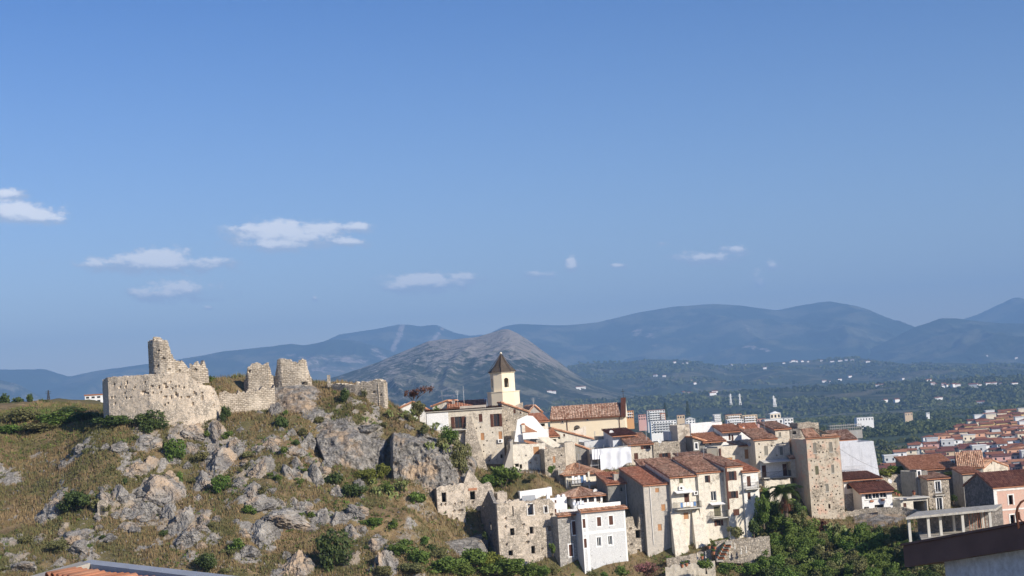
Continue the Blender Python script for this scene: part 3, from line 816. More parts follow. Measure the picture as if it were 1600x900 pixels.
_fr_cache = {}
def window(root, x, z, w, h, style, y=0.0, tr=None, rot=0.0):
    """fills an opening centred at x, z in a wall whose outer face is at y; style letters choose joinery"""
    def put(name, mb, mat, par):
        o = mb.build(name, mat, par)
        if par is root:
            o.matrix_local = Matrix.Translation(tr(0, 0, 0)) @ Matrix.Rotation(rot, 4, 'Z') if tr else Matrix.Identity(4)
        return o
    a, b, e, g = x - w / 2, x + w / 2, z - h / 2, z + h / 2
    ft = min(0.09, w * 0.16)
    s = style[0]
    if s == 'h':
        return None
    fm = {'b': 'brown_wood', 'o': 'brown_wood', 'g': 'brightwhite', 'w': 'grey_wood', 'k': 'tan_wood', 'd': 'brown_wood', 'p': 'brightwhite', 'n': 'brown_wood', 'v': 'green_wood', 'f': 'brown_wood'}[s]
    name = 'door' if s in 'd' else 'window'
    fr = MB()
    yy = y + 0.14
    if s == 'k':
        fr.box(a + 0.003, y + 0.07, e + 0.003, b - 0.003, y + 0.2, g - 0.003)
        n = max(2, int(h / 0.35))
        return put('window', fr, M['tan_wood'], root)
    fr.box(a + .002, yy, e + .002, a + ft, yy + .06, g - .002).box(b - ft, yy, e + .002, b - .002, yy + .06, g - .002)
    fr.box(a + ft, yy, g - ft, b - ft, yy + .06, g - .002).box(a + ft, yy, e + .002, b - ft, yy + .06, e + ft)
    if w > 0.65 and s != 'd':
        fr.box(x - .03, yy - .004, e + ft, x + .03, yy + .05, g - ft)
    wn = put(name, fr, M[fm], root)
    if s in 'bwvd':
        for k in (0, 1):
            sh = MB()
            xa, xb = (a + ft * .5, x - .012) if k == 0 else (x + .012, b - ft * .5)
            sh.box(xa, yy - .07, e + .02, xb, yy - .035, g - .02)
            nn = max(3, int(h / 0.16))
            for q in range(nn):
                zq = e + .06 + (h - .14) * q / nn
                sh.box(xa + .03, yy - .085, zq, xb - .03, yy - .071, zq + (h / nn) * .55)
            sh.build('shutter', M[fm], wn)
    else:
        gl = MB().box(a + ft, yy + .02, e + ft, b - ft, yy + .03, g - ft)
        gl.build('pane', M['glass'], wn)
    if s == 'o' or s == 'n' or (s == 'v' and len(style) > 1):
        sides = (-1, 1) if s == 'o' else ((1,) if s == 'n' else ())
        for k in sides:
            sh = MB()
            x0 = a - w * .5 if k < 0 else b + 0.02
            sh.box(x0, y - .06, e, x0 + w * .48, y - .02, g)
            for q in range(max(3, int(h / .16))):
                zq = e + .04 + (h - .1) * q / max(3, int(h / .16))
                sh.box(x0 + .04, y - .075, zq, x0 + w * .48 - .04, y - .061, zq + .07)
            sh.build('shutter', M[fm], wn)
    if 's' in style[1:] or s == 'p':            # painted surround
        t = 0.16
        su = MB()
        su.box(a - t, y - .025, e - t, a - .002, y - .002, g + t).box(b + .002, y - .025, e - t, b + t, y - .002, g + t)
        su.box(a - .002, y - .025, g + .002, b + .002, y - .002, g + t).box(a - .002, y - .025, e - t, b + .002, y - .002, e - .002)
        su.build('surround', M['brightwhite'], wn)
    elif s in 'gbw':
        MB().box(a - .08, y - .09, e - .09, b + .08, y - .003, e - .003).build('sill', M['concrete_pale'], wn)
    return wn

def balcony(root, xa, xb, z, out=1.0, slabmat='concrete_pale', rail='iron', hgt=0.95, name='balcony', solid=False):
    mb = MB().box(xa, -out, z - .14, xb, -.003, z)
    o = mb.build(name, M[slabmat], root)
    r = MB()
    segs = [((xa + .03, -out + .03), (xb - .03, -out + .03)), ((xa + .03, -.03), (xa + .03, -out + .03)), ((xb - .03, -.03), (xb - .03, -out + .03))]
    for (p, q) in segs:
        L = math.hypot(q[0] - p[0], q[1] - p[1])
        r.tube([(p[0], p[1], z + hgt), (q[0], q[1], z + hgt)], .028, 4)
        r.tube([(p[0], p[1], z + .1), (q[0], q[1], z + .1)], .02, 4)
        n = max(2, int(L / .17))
        for k in range(n + 1):
            x, y = p[0] + (q[0] - p[0]) * k / n, p[1] + (q[1] - p[1]) * k / n
            r.box(x - .011, y - .011, z, x + .011, y + .011, z + hgt)
    r.build('railing', M[rail], o)
    for k in range(2):
        xx = xa + .3 + (xb - xa - .6) * k
        MB().prism([(xx - .06, -.01, z - .142), (xx - .06, -out * .8, z - .142), (xx - .06, -.01, z - .5)], (.12, 0, 0)).build('bracket', M[slabmat], o)
    return o

class House:
    pass

def house(name, label, cat, tl, tr, yb, d, ang=18, dep=7.0, roof='front', rise=1.4, mat='beige', rmat='tile_old', wins=(), lw=(), rw=(), holes=0, oh=0.35, os=0.25, ridge=0.5, thick=0.35,
          extra=1.5, group=None, slab=None, jag=0.0, hseed=1, parapet=0.0, tiles=True, hr=(.06, .13)):
    """house whose front corner tops are at pixels tl, tr; d is the distance of the left front corner; ang turns the front to the right"""
    a = math.radians(ang)
    o3 = P(tl[0], tl[1], d)
    t, n = Vector((math.cos(a), math.sin(a), 0)), Vector((math.sin(a), -math.cos(a), 0))
    def uz(px, py):
        v = ray(px, py)
        k = o3.dot(n) / v.dot(n)
        p = v * k
        return (p - o3).dot(t), p.z
    W, ztr = uz(*tr)
    lean = (yb - tl[1]) * 0.065
    _, zb = uz(tl[0] + lean, yb)
    zb -= extra
    Hl, Hr = o3.z - zb, ztr - zb
    root = empty(name, (o3.x, o3.y, zb), a)
    tag(root, label, cat, group)
    h = House()
    h.root, h.W, h.D, h.H, h.Hl, h.Hr, h.zb = root, W, dep, (Hl + Hr) / 2, Hl, Hr, zb
    h.s = d / F_PX
    h.loc = lambda px, py: (uz(px, py)[0], uz(px, py)[1] - zb)
    H = h.H
    D = dep
    th = thick
    if roof in ('lin', 'flat'):
        ftop = lambda x: Hl + (Hr - Hl) * x / W
        ltop, rtop, btop = (lambda y: Hl), (lambda y: Hr), ftop
    elif roof == 'front':
        ftop = lambda x: H
        ltop = rtop = lambda y: H + rise * y / D
        btop = lambda x: H + rise
    elif roof == 'back':
        ftop = lambda x: H
        ltop = rtop = lambda y: H - rise * y / D
        btop = lambda x: H - rise
    elif roof == 'gx':
        ftop = btop = lambda x: H
        ltop = rtop = lambda y: H + rise * min(y / (D * ridge), (D - y) / (D * (1 - ridge)))
    elif roof == 'gy':
        ftop = btop = lambda x: H + rise * min(x / (W * ridge), (W - x) / (W * (1 - ridge)))
        ltop = rtop = lambda y: H
    else:
        ftop = btop = lambda x: H
        ltop = rtop = lambda y: H
    ops = []
    wl = []
    for q in wins:
        x, z = h.loc(q[0], q[1])
        ww, hh = q[2] * h.s / max(.5, math.cos(a)), q[3] * h.s
        x = min(max(x, ww / 2 + .15), W - ww / 2 - .15)
        ops.append((x - ww / 2, z - hh / 2, x + ww / 2, z + hh / 2))
        wl.append((x, z, ww, hh, q[4]))
    rnd = random.Random(hseed * 91 + int(tl[0]))
    hs = []
    tries = 0
    while len(hs) < holes and tries < holes * 20:
        tries += 1
        x, z = rnd.uniform(.5, W - .5), rnd.uniform(extra + .5, H - .6)
        z = extra + round((z - extra) / 1.35) * 1.35 + rnd.uniform(-.42, .42)
        r = rnd.uniform(*hr)
        b = (x - r, z - r, x + r, z + r)
        if any(b[0] < o[2] + .3 and b[2] > o[0] - .3 and b[1] < o[3] + .3 and b[3] > o[1] - .3 for o in ops + hs) or z > H - .5:
            continue
        hs.append(b)
    jg = (lambda x: 0.0) if not jag else (lambda x: jag * (mnoise.noise(Vector((x * 1.3, hseed * 3.7, 0))) + .6 * mnoise.noise(Vector((x * 4.1, hseed * 1.9, 5)))))
    mb = MB()
    def run(W_, topf, opens, tr_, fine):
        xs = [0, W_] + [v for o in opens for v in (o[0], o[2])]
        if roof == 'gx':
            xs.append(D * ridge) if W_ == D else None
        if roof == 'gy' and W_ == W:
            xs.append(W * ridge)
        if fine:
            xs += list(np.arange(.3, W_ - .1, .3))
        mx = max(topf(x) for x in (0, W_ * .25, W_ * .5, W_ * .75, W_)) + 3
        zs = [0, mx] + [v for o in opens for v in (o[1], o[3])]
        tf = (lambda x: topf(x) + jg(x)) if fine else topf
        xs = [x for x in xs if 0 <= x <= W_]
        wall_sheet(mb, xs, zs, tf, opens, th, tr_)
    run(W, ftop, ops + hs, lambda x, y, z: (x, y, z), jag > 0)
    run(W, btop, [], lambda x, y, z: (W - x, D - y, z), jag > 0)
    Ds = D - 2 * th
    lo = [(y - th - w_ / 2, z - h_ / 2, y - th + w_ / 2, z + h_ / 2) for (y, z, w_, h_, s_) in lw]
    ro = [(y - th - w_ / 2, z - h_ / 2, y - th + w_ / 2, z + h_ / 2) for (y, z, w_, h_, s_) in rw]
    def side(topf, opens, tr_):
        xs = [0, Ds] + [v for o in opens for v in (o[0], o[2])] + ([D * ridge - th] if roof == 'gx' else [])
        if jag:
            xs += list(np.arange(.3, Ds - .1, .3))
        mx = max(topf(y) for y in np.linspace(0, D, 9)) + 3
        zs = [0, mx] + [v for o in opens for v in (o[1], o[3])]
        wall_sheet(mb, xs, zs, (lambda x: topf(x + th) + (jg(x + 31) if jag else 0)), opens, th, tr_)
    # left wall seen from outside runs back to front
    side(lambda y: ltop(y), lo, lambda x, y, z: (y, th + x, z))
    side(lambda y: rtop(y), ro, lambda x, y, z: (W - y, th + x, z))
    h.wall = mb.build('wall', M[mat], root)
    for (x, z, ww, hh, st) in wl:
        window(root, x, z, ww, hh, st)
    for (y, z, w_, h_, st) in lw:
        window(root, -y, z, w_, h_, st, tr=lambda x, yy, zz: Vector((0, 0, 0)), rot=-math.pi / 2)
    for (y, z, w_, h_, st) in rw:
        window(root, y, z, w_, h_, st, tr=lambda x, yy, zz: Vector((W, 0, 0)), rot=math.pi / 2)
    g = .004
    pls = []
    if roof == 'front':
        k = rise / D
        pls = [((-os, -oh, H - k * oh + g), (W + os, -oh, H - k * oh + g), (W + os, D + .15, H + rise + k * .15 + g), (-os, D + .15, H + rise + k * .15 + g))]
    elif roof == 'back':
        k = rise / D
        pls = [((W + os, D + oh, H - rise - k * oh + g), (-os, D + oh, H - rise - k * oh + g), (-os, -.15, H + g + k * .15), (W + os, -.15, H + g + k * .15))]
    elif roof == 'gx':
        k, k2 = rise / (D * ridge), rise / (D * (1 - ridge))
        pls = [((-os, -oh, H - k * oh + g), (W + os, -oh, H - k * oh + g), (W + os, D * ridge, H + rise + g), (-os, D * ridge, H + rise + g)),
               ((W + os, D + oh, H - k2 * oh + g), (-os, D + oh, H - k2 * oh + g), (-os, D * ridge, H + rise + g), (W + os, D * ridge, H + rise + g))]
    elif roof == 'gy':
        k, k2 = rise / (W * ridge), rise / (W * (1 - ridge))
        pls = [((-oh, D + os, H - k * oh + g), (-oh, -os, H - k * oh + g), (W * ridge, -os, H + rise + g), (W * ridge, D + os, H + rise + g)),
               ((W + oh, -os, H - k2 * oh + g), (W + oh, D + os, H - k2 * oh + g), (W * ridge, D + os, H + rise + g), (W * ridge, -os, H + rise + g))]
    elif roof == 'lin':
        if Hl < Hr:
            k = (Hr - Hl) / W
            pls = [((-oh, D + os, Hl - k * oh + g), (-oh, -os, Hl - k * oh + g), (W + .1, -os, Hr + k * .1 + g), (W + .1, D + os, Hr + k * .1 + g))]
        else:
            k = (Hl - Hr) / W
            pls = [((W + oh, -os, Hr - k * oh + g), (W + oh, D + os, Hr - k * oh + g), (-.1, D + os, Hl + k * .1 + g), (-.1, -os, Hl + k * .1 + g))]
    elif roof == 'hip':
        i = min(W, D) / 2 * .98
        r0, r1 = (i, D / 2, H + rise), (W - i, D / 2, H + rise)
        A, B, C_, E = (-oh, -oh, H - .1 + g), (W + oh, -oh, H - .1 + g), (W + oh, D + oh, H - .1 + g), (-oh, D + oh, H - .1 + g)
        pls = [(A, B, r1, r0), (B, C_, r1, r1), (C_, E, r0, r1), (E, A, r0, r0)]
        mb2 = MB()
        for p in pls:
            q = [Vector(v) for v in p]
            if q[2] == q[3]:
                q = q[:3]
            mb2.prism(q, (0, 0, .1))
        h.roof = mb2.build('roof', M['terracotta'], root)
        up = Vector((0, 0, .11))
        tiles_obj([[Vector(v) + up for v in p] for p in pls], M[rmat], h.roof)
        pls = []
    elif roof == 'flat':
        zz = min(Hl, Hr) - .25
        h.roof = MB().box(th + .002, th + .002, zz - .2, W - th - .002, D - th - .002, zz).build('roof', M[slab or 'concrete'], root)
    if pls:
        h.roof = make_roof(root, pls, M[rmat], M[slab] if slab else None, tiles=tiles)
    return h

def chimney(h, x, y, z, w=.55, ht=1.1, mat='beige'):
    o = MB().box(x - w / 2, y - w / 2, z - .8, x + w / 2, y + w / 2, z + ht).build('chimney', M[mat], h.root)
    MB().box(x - w / 2 - .08, y - w / 2 - .08, z + ht + .003, x + w / 2 + .08, y + w / 2 + .08, z + ht + .12).build('chimney_cap', M['terracotta'], o)
    return o

def pipe(h, x, z0, z1, mat='steel', r=.055):
    return MB().tube([(x, -.08, z0), (x, -.08, z1)], r, 6).build('drainpipe', M[mat], h.root)

def ac_unit(h, px, py):
    x, z = h.loc(px, py)
    o = MB().box(x - .42, -.34, z - .3, x + .42, -.02, z + .3).build('air_conditioner', M['brightwhite'], h.root)
    MB().lathe([(.2, 0), (.2, .02)], 14).build('fan_grille', M['iron'], o)
    g = o.children[0]
    g.rotation_euler = (math.pi / 2, 0, 0)
    g.location = (x - .08, -.345, z)
    return o

def antenna(px, py, d, h=2.2, label='thin tv aerial on the rooftops', parent=None):
    b = P(px, py, d)
    mb = MB().tube([(0, 0, -1.0), (0, 0, h)], .035, 4)
    for k in range(4):
        z = h - .1 - k * .22
        mb.tube([(-.45 + .06 * k, 0, z), (.45 - .06 * k, 0, z)], .018, 4)
    o = mb.build('aerial', M['steel'])
    o.location = b
    o.rotation_euler = (0, 0, random.uniform(0, 3))
    return tag(o, label, 'aerial', 'rooftop aerials')

# ------------------------------------------------------------------ free-standing ruined walls
def ruin_sheet(parent, name, pts, mat, thick=0.9, res=0.28, holes=(), opens=(), jag=0.35, disp=0.07, seed=1, loc=None):
    """pts: (px, ytop, ybase, d); builds a crumbling thick wall through those places"""
    Q = [(P(px, (yt + yb) / 2, d), P(px, yt, d).z, P(px, yb, d).z) for (px, yt, yb, d) in pts]
    L = [0.0]
    for a, b in zip(Q, Q[1:]):
        L.append(L[-1] + (b[0] - a[0]).xy.length)
    X = np.array([q[0].x for q in Q]); Y = np.array([q[0].y for q in Q])
    ZT = np.array([q[1] for q in Q]); ZB = np.array([q[2] for q in Q])
    L = np.array(L)
    o0 = Vector((X[0], Y[0], ZB.min()))
    pxs = np.array([p[0] for p in pts])
    s = pts[0][3] / F_PX
    def to_u(px, py):
        u = np.interp(px, pxs, L)
        y = np.interp(u, L, Y)
        return u, P(px, py, y).z
    ho = []
    for (px, py, w, h) in opens:
        u, z = to_u(px, py)
        ho.append((u - w * s / 2, z - h * s / 2, u + w * s / 2, z + h * s / 2))
    hl = [(*to_u(px, py), r * s) for (px, py, r) in holes]
    jf = lambda u: 1.5 * jag * (mnoise.noise(Vector((u * .9, seed, 0))) + .7 * mnoise.noise(Vector((u * 2.6, seed, 3))) + 1.1 * (random.Random(int(u / .42) * 31 + seed * 7).random() - .5))
    topf = lambda u: float(np.interp(u, L, ZT)) + jf(u)
    botf = lambda u: float(np.interp(u, L, ZB))
    def pos(u, y, z):
        i = min(max(int(np.searchsorted(L, u)) - 1, 0), len(L) - 2)
        k = (u - L[i]) / (L[i + 1] - L[i])
        x0, y0 = X[i] + (X[i + 1] - X[i]) * k, Y[i] + (Y[i + 1] - Y[i]) * k
        tx, ty = X[i + 1] - X[i], Y[i + 1] - Y[i]
        ll = math.hypot(tx, ty)
        return Vector((x0 - ty / ll * y, y0 + tx / ll * y, z)) - o0
    def dsp(u, z):
        v = disp * (mnoise.noise(Vector((u * .8, z * .8, seed))) + .8 * mnoise.noise(Vector((u * 2.7, z * 2.7, seed + 4))))
        for (hu, hz_, r) in hl:
            if (u - hu) ** 2 + (z - hz_) ** 2 < r * r:
                v += .4
        return v
    xs = list(np.linspace(0, L[-1], max(3, int(L[-1] / res)))) + [v for o in ho for v in (o[0], o[2])]
    z0, z1 = ZB.min(), ZT.max() + 1.2
    zs = list(np.arange(z0, z1, res)) + [v for o in ho for v in (o[1], o[3])]
    mb = MB()
    wall_sheet(mb, xs, zs, topf, ho, thick, pos, botf, dsp)
    o = mb.build(name, M[mat], parent)
    o.location = o0 if parent is None else o0 - parent.location
    return o
# ------------------------------------------------------------------ castle ruin
cr = empty('castle_ruin', P(250, 660, 252))
tag(cr, 'ruined pale stone castle with broken tower on the hilltop', 'castle ruin')
rr = random.Random(5)
ch = [(rr.uniform(170, 338), rr.choice([598, 606, 614, 622, 631]) + rr.uniform(-2, 2) - 0, rr.uniform(1.0, 1.7)) for _ in range(60)] + [(276, 619, 3), (304, 617, 3), (259, 601, 2.5)]
ruin_sheet(cr, 'curtain_wall', [(163, 592, 668, 253), (170, 589, 668, 251), (200, 588, 676, 250), (235, 585, 680, 249), (270, 584, 676, 249), (292, 585, 676, 249), (312, 597, 672, 249.5), (326, 602, 665, 250), (336, 604, 660, 250.5), (343, 625, 662, 252), (346, 632, 662, 255)], 'castle', 1.3, .26, ch, jag=.16, seed=2)
ruin_sheet(cr, 'curtain_wall', [(161.5, 597, 680, 262), (163.5, 593, 690, 253.4)], 'castle', 1.0, .3, seed=3, jag=.2)
ruin_sheet(cr, 'tower_remnant', [(232, 531, 592, 256), (240, 530, 592, 254.5), (250, 532, 592, 254), (262, 533, 592, 254), (267, 543, 592, 254.4), (271, 560, 592, 255), (274, 566, 592, 255.5)], 'masonry', 1.7, .2, [(248, 548, 2), (255, 560, 2.2), (246, 572, 2), (264, 578, 2.2), (240, 585, 2)], jag=.4, seed=4)
ruin_sheet(cr, 'wall_stub', [(272, 563, 596, 255.8), (282, 563, 598, 256), (293, 570, 600, 256.5), (298, 572, 602, 257)], 'masonry', 1.2, .2, [(280, 580, 2)], jag=.45, seed=5)
ruin_sheet(cr, 'wall_stub', [(297, 569, 600, 259), (310, 567, 600, 259), (322, 570, 598, 260), (326, 578, 598, 261)], 'masonry', .9, .2, [(305, 578, 2.5)], jag=.5, seed=6)
ruin_sheet(cr, 'curtain_wall', [(343, 611, 655, 254), (365, 614, 655, 254.5), (380, 612, 652, 255), (400, 608, 650, 255.5), (430, 604, 645, 257)], 'masonry', 1.2, .28, jag=.36, seed=7)
ruin_sheet(cr, 'wall_stub', [(382, 600, 625, 263), (386, 584, 625, 262.5), (388, 572, 625, 262), (396, 568, 625, 262), (404, 566, 625, 262), (412, 567, 625, 262), (420, 566, 625, 262), (423, 574, 625, 262.5), (425, 586, 625, 262.7), (431, 589, 625, 263)], 'masonry', 1.0, .2, [(390, 580, 2.2)], jag=.2, seed=8)
ruin_sheet(cr, 'wall_stub', [(430, 590, 630, 263), (433, 575, 630, 262.5), (435, 563, 630, 262), (440, 560, 630, 261.6), (448, 561, 630, 261.5), (456, 563, 630, 261.4), (464, 562, 630, 261.4), (472, 564, 630, 261.4), (479, 563, 628, 261.6), (482, 572, 628, 262), (485, 580, 628, 262.5), (488, 592, 626, 263)], 'masonry', 1.0, .2, opens=[(476, 599, 11, 6)], jag=.36, seed=9)
ruin_sheet(cr, 'curtain_wall', [(512, 602, 650, 262), (526, 600, 655, 260.5), (540, 601, 660, 259), (556, 599, 665, 258), (570, 598, 668, 257.5), (582, 595, 670, 257), (592, 593, 670, 256.5), (602, 594, 670, 256), (604, 606, 670, 256.5), (606, 625, 670, 257), (608, 645, 672, 257.5)], 'masonry', 1.1, .28, jag=.36, seed=10, holes=[(596, 618, 2), (585, 612, 2)])
ruin_sheet(cr, 'curtain_wall', [(604.5, 597, 650, 257), (606.5, 600, 650, 266)], 'masonry', 1.2, .3, jag=.36, seed=12)
ruin_sheet(cr, 'low_wall', [(556, 648, 664, 253.5), (580, 646, 664, 253.5), (602, 648, 664, 254)], 'masonry', .9, .28, jag=.45, seed=13)
MB().box(-.25, -.2, -1, .25, .2, 1.1).build('stone_post', M['stone'], cr).location = P(514, 596, 261) - cr.location

# ------------------------------------------------------------------ upper town: bell tower, church and neighbours
bt = empty('bell_tower', P(788, 640, 287))
tag(bt, 'cream octagonal bell tower with dark pointed roof', 'tower')
s = 287 / F_PX
bz = bt.location.z
def zz_(py, px=788): return P(px, py, 287).z - bz
rot8 = math.radians(-90 + 20 + 22.5)
R1, R2 = 25.0 * s, 18.9 * s
lower = MB().lathe([(R1, zz_(668)), (R1, zz_(613)), (R1 + .1, zz_(612.7)), (R1 + .1, zz_(611.5))], 8, rot=rot8)
lower.build('wall', M['church'], bt)
# upper storey with belfry openings: facets built one by one
up = MB()
z0, z1 = zz_(611.4), zz_(583)
for k in range(8):
    a0, a1 = rot8 + k * math.pi / 4, rot8 + (k + 1) * math.pi / 4
    A, B = Vector((R2 * math.cos(a0), R2 * math.sin(a0), 0)), Vector((R2 * math.cos(a1), R2 * math.sin(a1), 0))
    W_ = (B - A).length
    tx = (B - A) / W_
    nin = Vector((-tx.y, tx.x, 0))
    op = []
    if k % 2 == 1:
        cw, zc0, zc1 = 3.6 * s, zz_(605.5), zz_(594)
        for j in range(7):
            xa, xb = W_ / 2 - cw + 2 * cw * j / 7, W_ / 2 - cw + 2 * cw * (j + 1) / 7
            xm = (xa + xb) / 2 - W_ / 2
            op.append((xa, zc0, xb, zc1 + math.sqrt(max(0, cw * cw - xm * xm)) * .9))
    wall_sheet(up, [0, W_] + [v for o in op for v in (o[0], o[2])], [z0, z1] + [v for o in op for v in (o[1], o[3])], lambda x: z1, op, .4, lambda x, y, z, A=A, tx=tx, nin=nin: A + tx * x + nin * y + Vector((0, 0, z)))
up.build('belfry', M['church'], bt)
MB().lathe([(R2 - .3, z0 - .05), (R2 - .3, z0 + .04)], 8, rot=rot8).build('belfry_floor', M['interior'], bt)
MB().lathe([(R2 + .12, z1 + .004), (R2 + .22, z1 + .1), (R2 + .22, z1 + .2)], 8, rot=rot8).build('cornice', M['churchtrim'], bt)
sp = MB().lathe([(R2 + .36, z1 + .204), (R2 * .66, zz_(571.5)), (R2 * .34, zz_(562)), (.1, zz_(553))], 8, rot=rot8).build('spire', M['slate'], bt)
for k in range(8):
    an = rot8 + k * math.pi / 4
    MB().tube([((R2 + .38) * math.cos(an), (R2 + .38) * math.sin(an), z1 + .23), (.1 * math.cos(an), .1 * math.sin(an), zz_(552.8))], .05, 4).build('spire_rib', M['slate'], sp)
MB().lathe([(.08, zz_(554)), (.16, zz_(552.8)), (.26, zz_(551.8)), (.18, zz_(550.6)), (.05, zz_(549.5))], 8).build('finial', M['churchtrim'], sp)
MB().lathe([(.02, 1.05), (.2, 1.0), (.28, .6), (.34, .3), (.46, .05), (.48, 0)], 12).build('bell', M['iron'], bt).location = (R2 * .62 * math.cos(rot8 + 1.5 * math.pi / 4), R2 * .62 * math.sin(rot8 + 1.5 * math.pi / 4), zz_(604))

ch = house('church', 'long cream church nave with weathered tiled roof', 'church', (859, 655), (976, 651), 700, 292, ang=-6, dep=10, roof='gx', rise=2.3, ridge=.55, mat='church', rmat='tile_church',
           wins=[(901.6, 673, 9.5, 8, 'h'), (878.6, 659, 3.8, 4, 'g'), (917.6, 655.6, 3.8, 3, 'g')], oh=.45, os=.05)
x, z = ch.loc(901.6, 668.6)
MB().prism([(x + .56 * math.cos(t), -.03, z + .5 * math.sin(t)) for t in np.linspace(0, math.pi, 9)], (0, .02, 0)).build('window_arch', M['interior'], ch.root)
MB().prism([(ch.W - .55, -.5, ch.H - .3), (ch.W - .55, ch.D * .55, ch.H + 3.0), (ch.W - .55, ch.D + .4, ch.H - .3)], (.75, 0, 0)).build('gable_parapet', M['churchtrim'], ch.root)
MB().prism([(ch.W - .7, -.6, ch.H - .22), (ch.W - .7, ch.D * .55, ch.H + 3.03), (ch.W - .7, ch.D * .55, ch.H + 3.4), (ch.W - .7, -.6, ch.H + .15)], (.95, 0, 0)).build('gable_coping', M['brown_wood'], ch.root)
MB().tube([(ch.W - .2, ch.D * .55, ch.H + 3.2), (ch.W - .2, ch.D * .55, ch.H + 5.1)], .05, 5).tube([(ch.W - .6, ch.D * .55, ch.H + 4.6), (ch.W + .2, ch.D * .55, ch.H + 4.6)], .04, 5).build('cross', M['iron'], ch.root)
for px in (886, 968):
    x, _ = ch.loc(px, 660)
    pipe(ch, x, 1, ch.H - .1, 'brown_wood', .06)
MB().box(0, -.5, ch.H - .2, ch.W - .6, -.42, ch.H - .08).build('gutter', M['brown_wood'], ch.root)

lh = house('stone_house', 'long old house with white left end and stone buttress above the cliff', 'house', (666, 645.5), (784, 637), 735, 262, ang=4, dep=9, roof='front', rise=.25, mat='beige', rmat='tile_old',
           wins=[(716, 660, 11, 18, 'o'), (751, 653, 5.5, 12.5, 'b'), (775.5, 656.5, 9, 20, 'o'), (754, 682, 5.5, 11, 'k'), (782, 680, 5.5, 12, 'k'), (784, 713, 4, 6, 'h')], oh=.3, holes=24, hseed=3, slab='concrete')
xw, _ = lh.loc(701, 660)
_, zw = lh.loc(690, 672)
MB().box(.02, -.03, zw, xw, -.003, lh.H - .1).build('white_render', M['white'], lh.root)
xb, zb_ = lh.loc(718, 669)
balcony(lh.root, xb - 1.4, xb + 1.2, zb_ - .2, .9)
xa, za = lh.loc(733, 650); xc, zc = lh.loc(765, 745); xd, zd = lh.loc(724, 745)
bm_ = MB()
bm_.prism([(xa - .5, -.02, za), (xa + .3, -.02, za), (xc, -.02, zc), (xd, -.02, zc)], (0, -.35, 0))
n = len(bm_.v)
for i in (6, 7):
    v = bm_.v[n - 8 + i]; bm_.v[n - 8 + i] = (v[0], -2.2, v[2])
bm_.build('buttress', M['stone'], lh.root)
ac_unit(lh, 785 - 3, 689)
MB().box(lh.W * .45, 1.2, lh.H + .1, lh.W * .8, 1.6, lh.H + .75).build('parapet', M['concrete'], lh.root)

house('tiled_house', 'small orange roofed house behind the olive tree', 'house', (676, 636), (708, 633), 655, 292, ang=-10, dep=8, roof='gy', rise=.9, ridge=.75, mat='cream_old', rmat='tile_orange')
hb = house('tiled_house', 'low house with long red roof and white gable by bell tower', 'house', (700, 639), (758, 634), 655, 289, ang=0, dep=8, roof='gx', rise=1.15, mat='cream_old', rmat='tile_red')
MB().prism([(hb.W - .1, -.4, hb.H - .2), (hb.W - .1, hb.D / 2, hb.H + 1.5), (hb.W - .1, hb.D + .4, hb.H - .2)], (.35, 0, 0)).build('gable_wall', M['white'], hb.root)
chimney(hb, 1.0, 2, hb.H + .5, .5, 1.0, 'concrete')
house('tiled_house', 'white cottage with orange roof half hidden beside castle wall', 'house', (613, 645), (668, 640), 660, 275, ang=6, dep=6, roof='gy', rise=1.5, ridge=.6, mat='whitewash', rmat='tile_orange')
gs = house('stone_house', 'stone house with sloping roofline right below bell tower', 'house', (784, 630), (825, 644), 720, 269, ang=8, dep=6, roof='lin', mat='stone', rmat='tile_old', wins=[(804, 643, 3.2, 7, 'b'), (813.5, 645, 2.2, 3.5, 'b')], holes=6)
house('stone_house', 'little stone gable house with brown tiles left of church roof', 'house', (826, 644), (845, 643), 670, 277, ang=14, dep=6, roof='gy', rise=1.1, mat='grey', rmat='tile_old')
house('tiled_house', 'pale house with small red lean-to roof beside the church', 'house', (833, 660), (856, 658), 690, 272, ang=16, dep=4, roof='front', rise=1.3, mat='cream_old', rmat='tile_red', wins=[(847, 664, 9, 4, 'h')])

# white scalloped terrace house with flight of steps
sw = house('terrace_house', 'bright white stepped house with brick arch and outside stairs', 'house', (806, 672), (857, 672), 712, 263, ang=10, dep=5, roof='none', mat='whitewash')
sw.wall.hide_render = False
_u = lambda px, py: sw.loc(px, py)
prof = [(803, 690), (806, 670), (808, 656), (818, 651), (823, 649), (832, 650), (838, 656), (848, 668), (855, 677), (856, 695)]
q = [_u(*p) for p in prof]
MB().prism([(u, -.3, z) for u, z in q], (0, .28, 0)).build('scalloped_wall', M['brightwhite'], sw.root)
q = [_u(*p) for p in [(818, 676), (818, 666), (820, 664), (826, 668), (838, 674), (838, 676)]]
MB().prism([(u, -.5, z) for u, z in q], (0, .18, 0)).build('brick_gable', M['tile_old'], sw.root)
u0, z0 = _u(814, 664); u1, z1 = _u(820, 676)
MB().box(u0, -.55, z1, u1, -.505, z0).build('arch_niche', M['cream_old'], sw.root)
MB().prism([((u0 + u1) / 2 + (u1 - u0) * .62 * math.cos(t), -.6, z0 + (u1 - u0) * .5 * math.sin(t)) for t in np.linspace(0, math.pi, 8)], (0, .3, 0)).build('brick_arch', M['terracotta'], sw.root)
u0, z0 = _u(815, 676); u1, z1 = _u(837, 685)
MB().box(u0, -1.2, z1, u1, -.95, z0).build('parapet', M['brightwhite'], sw.root)
MB().box(u0 - .1, -1.27, z0 + .003, u1 + .1, -.9, z0 + .1).build('parapet_coping', M['terracotta'], sw.root)
q = [_u(*p) for p in [(838, 683), (856, 683), (880, 699), (880, 702), (862, 702)]]
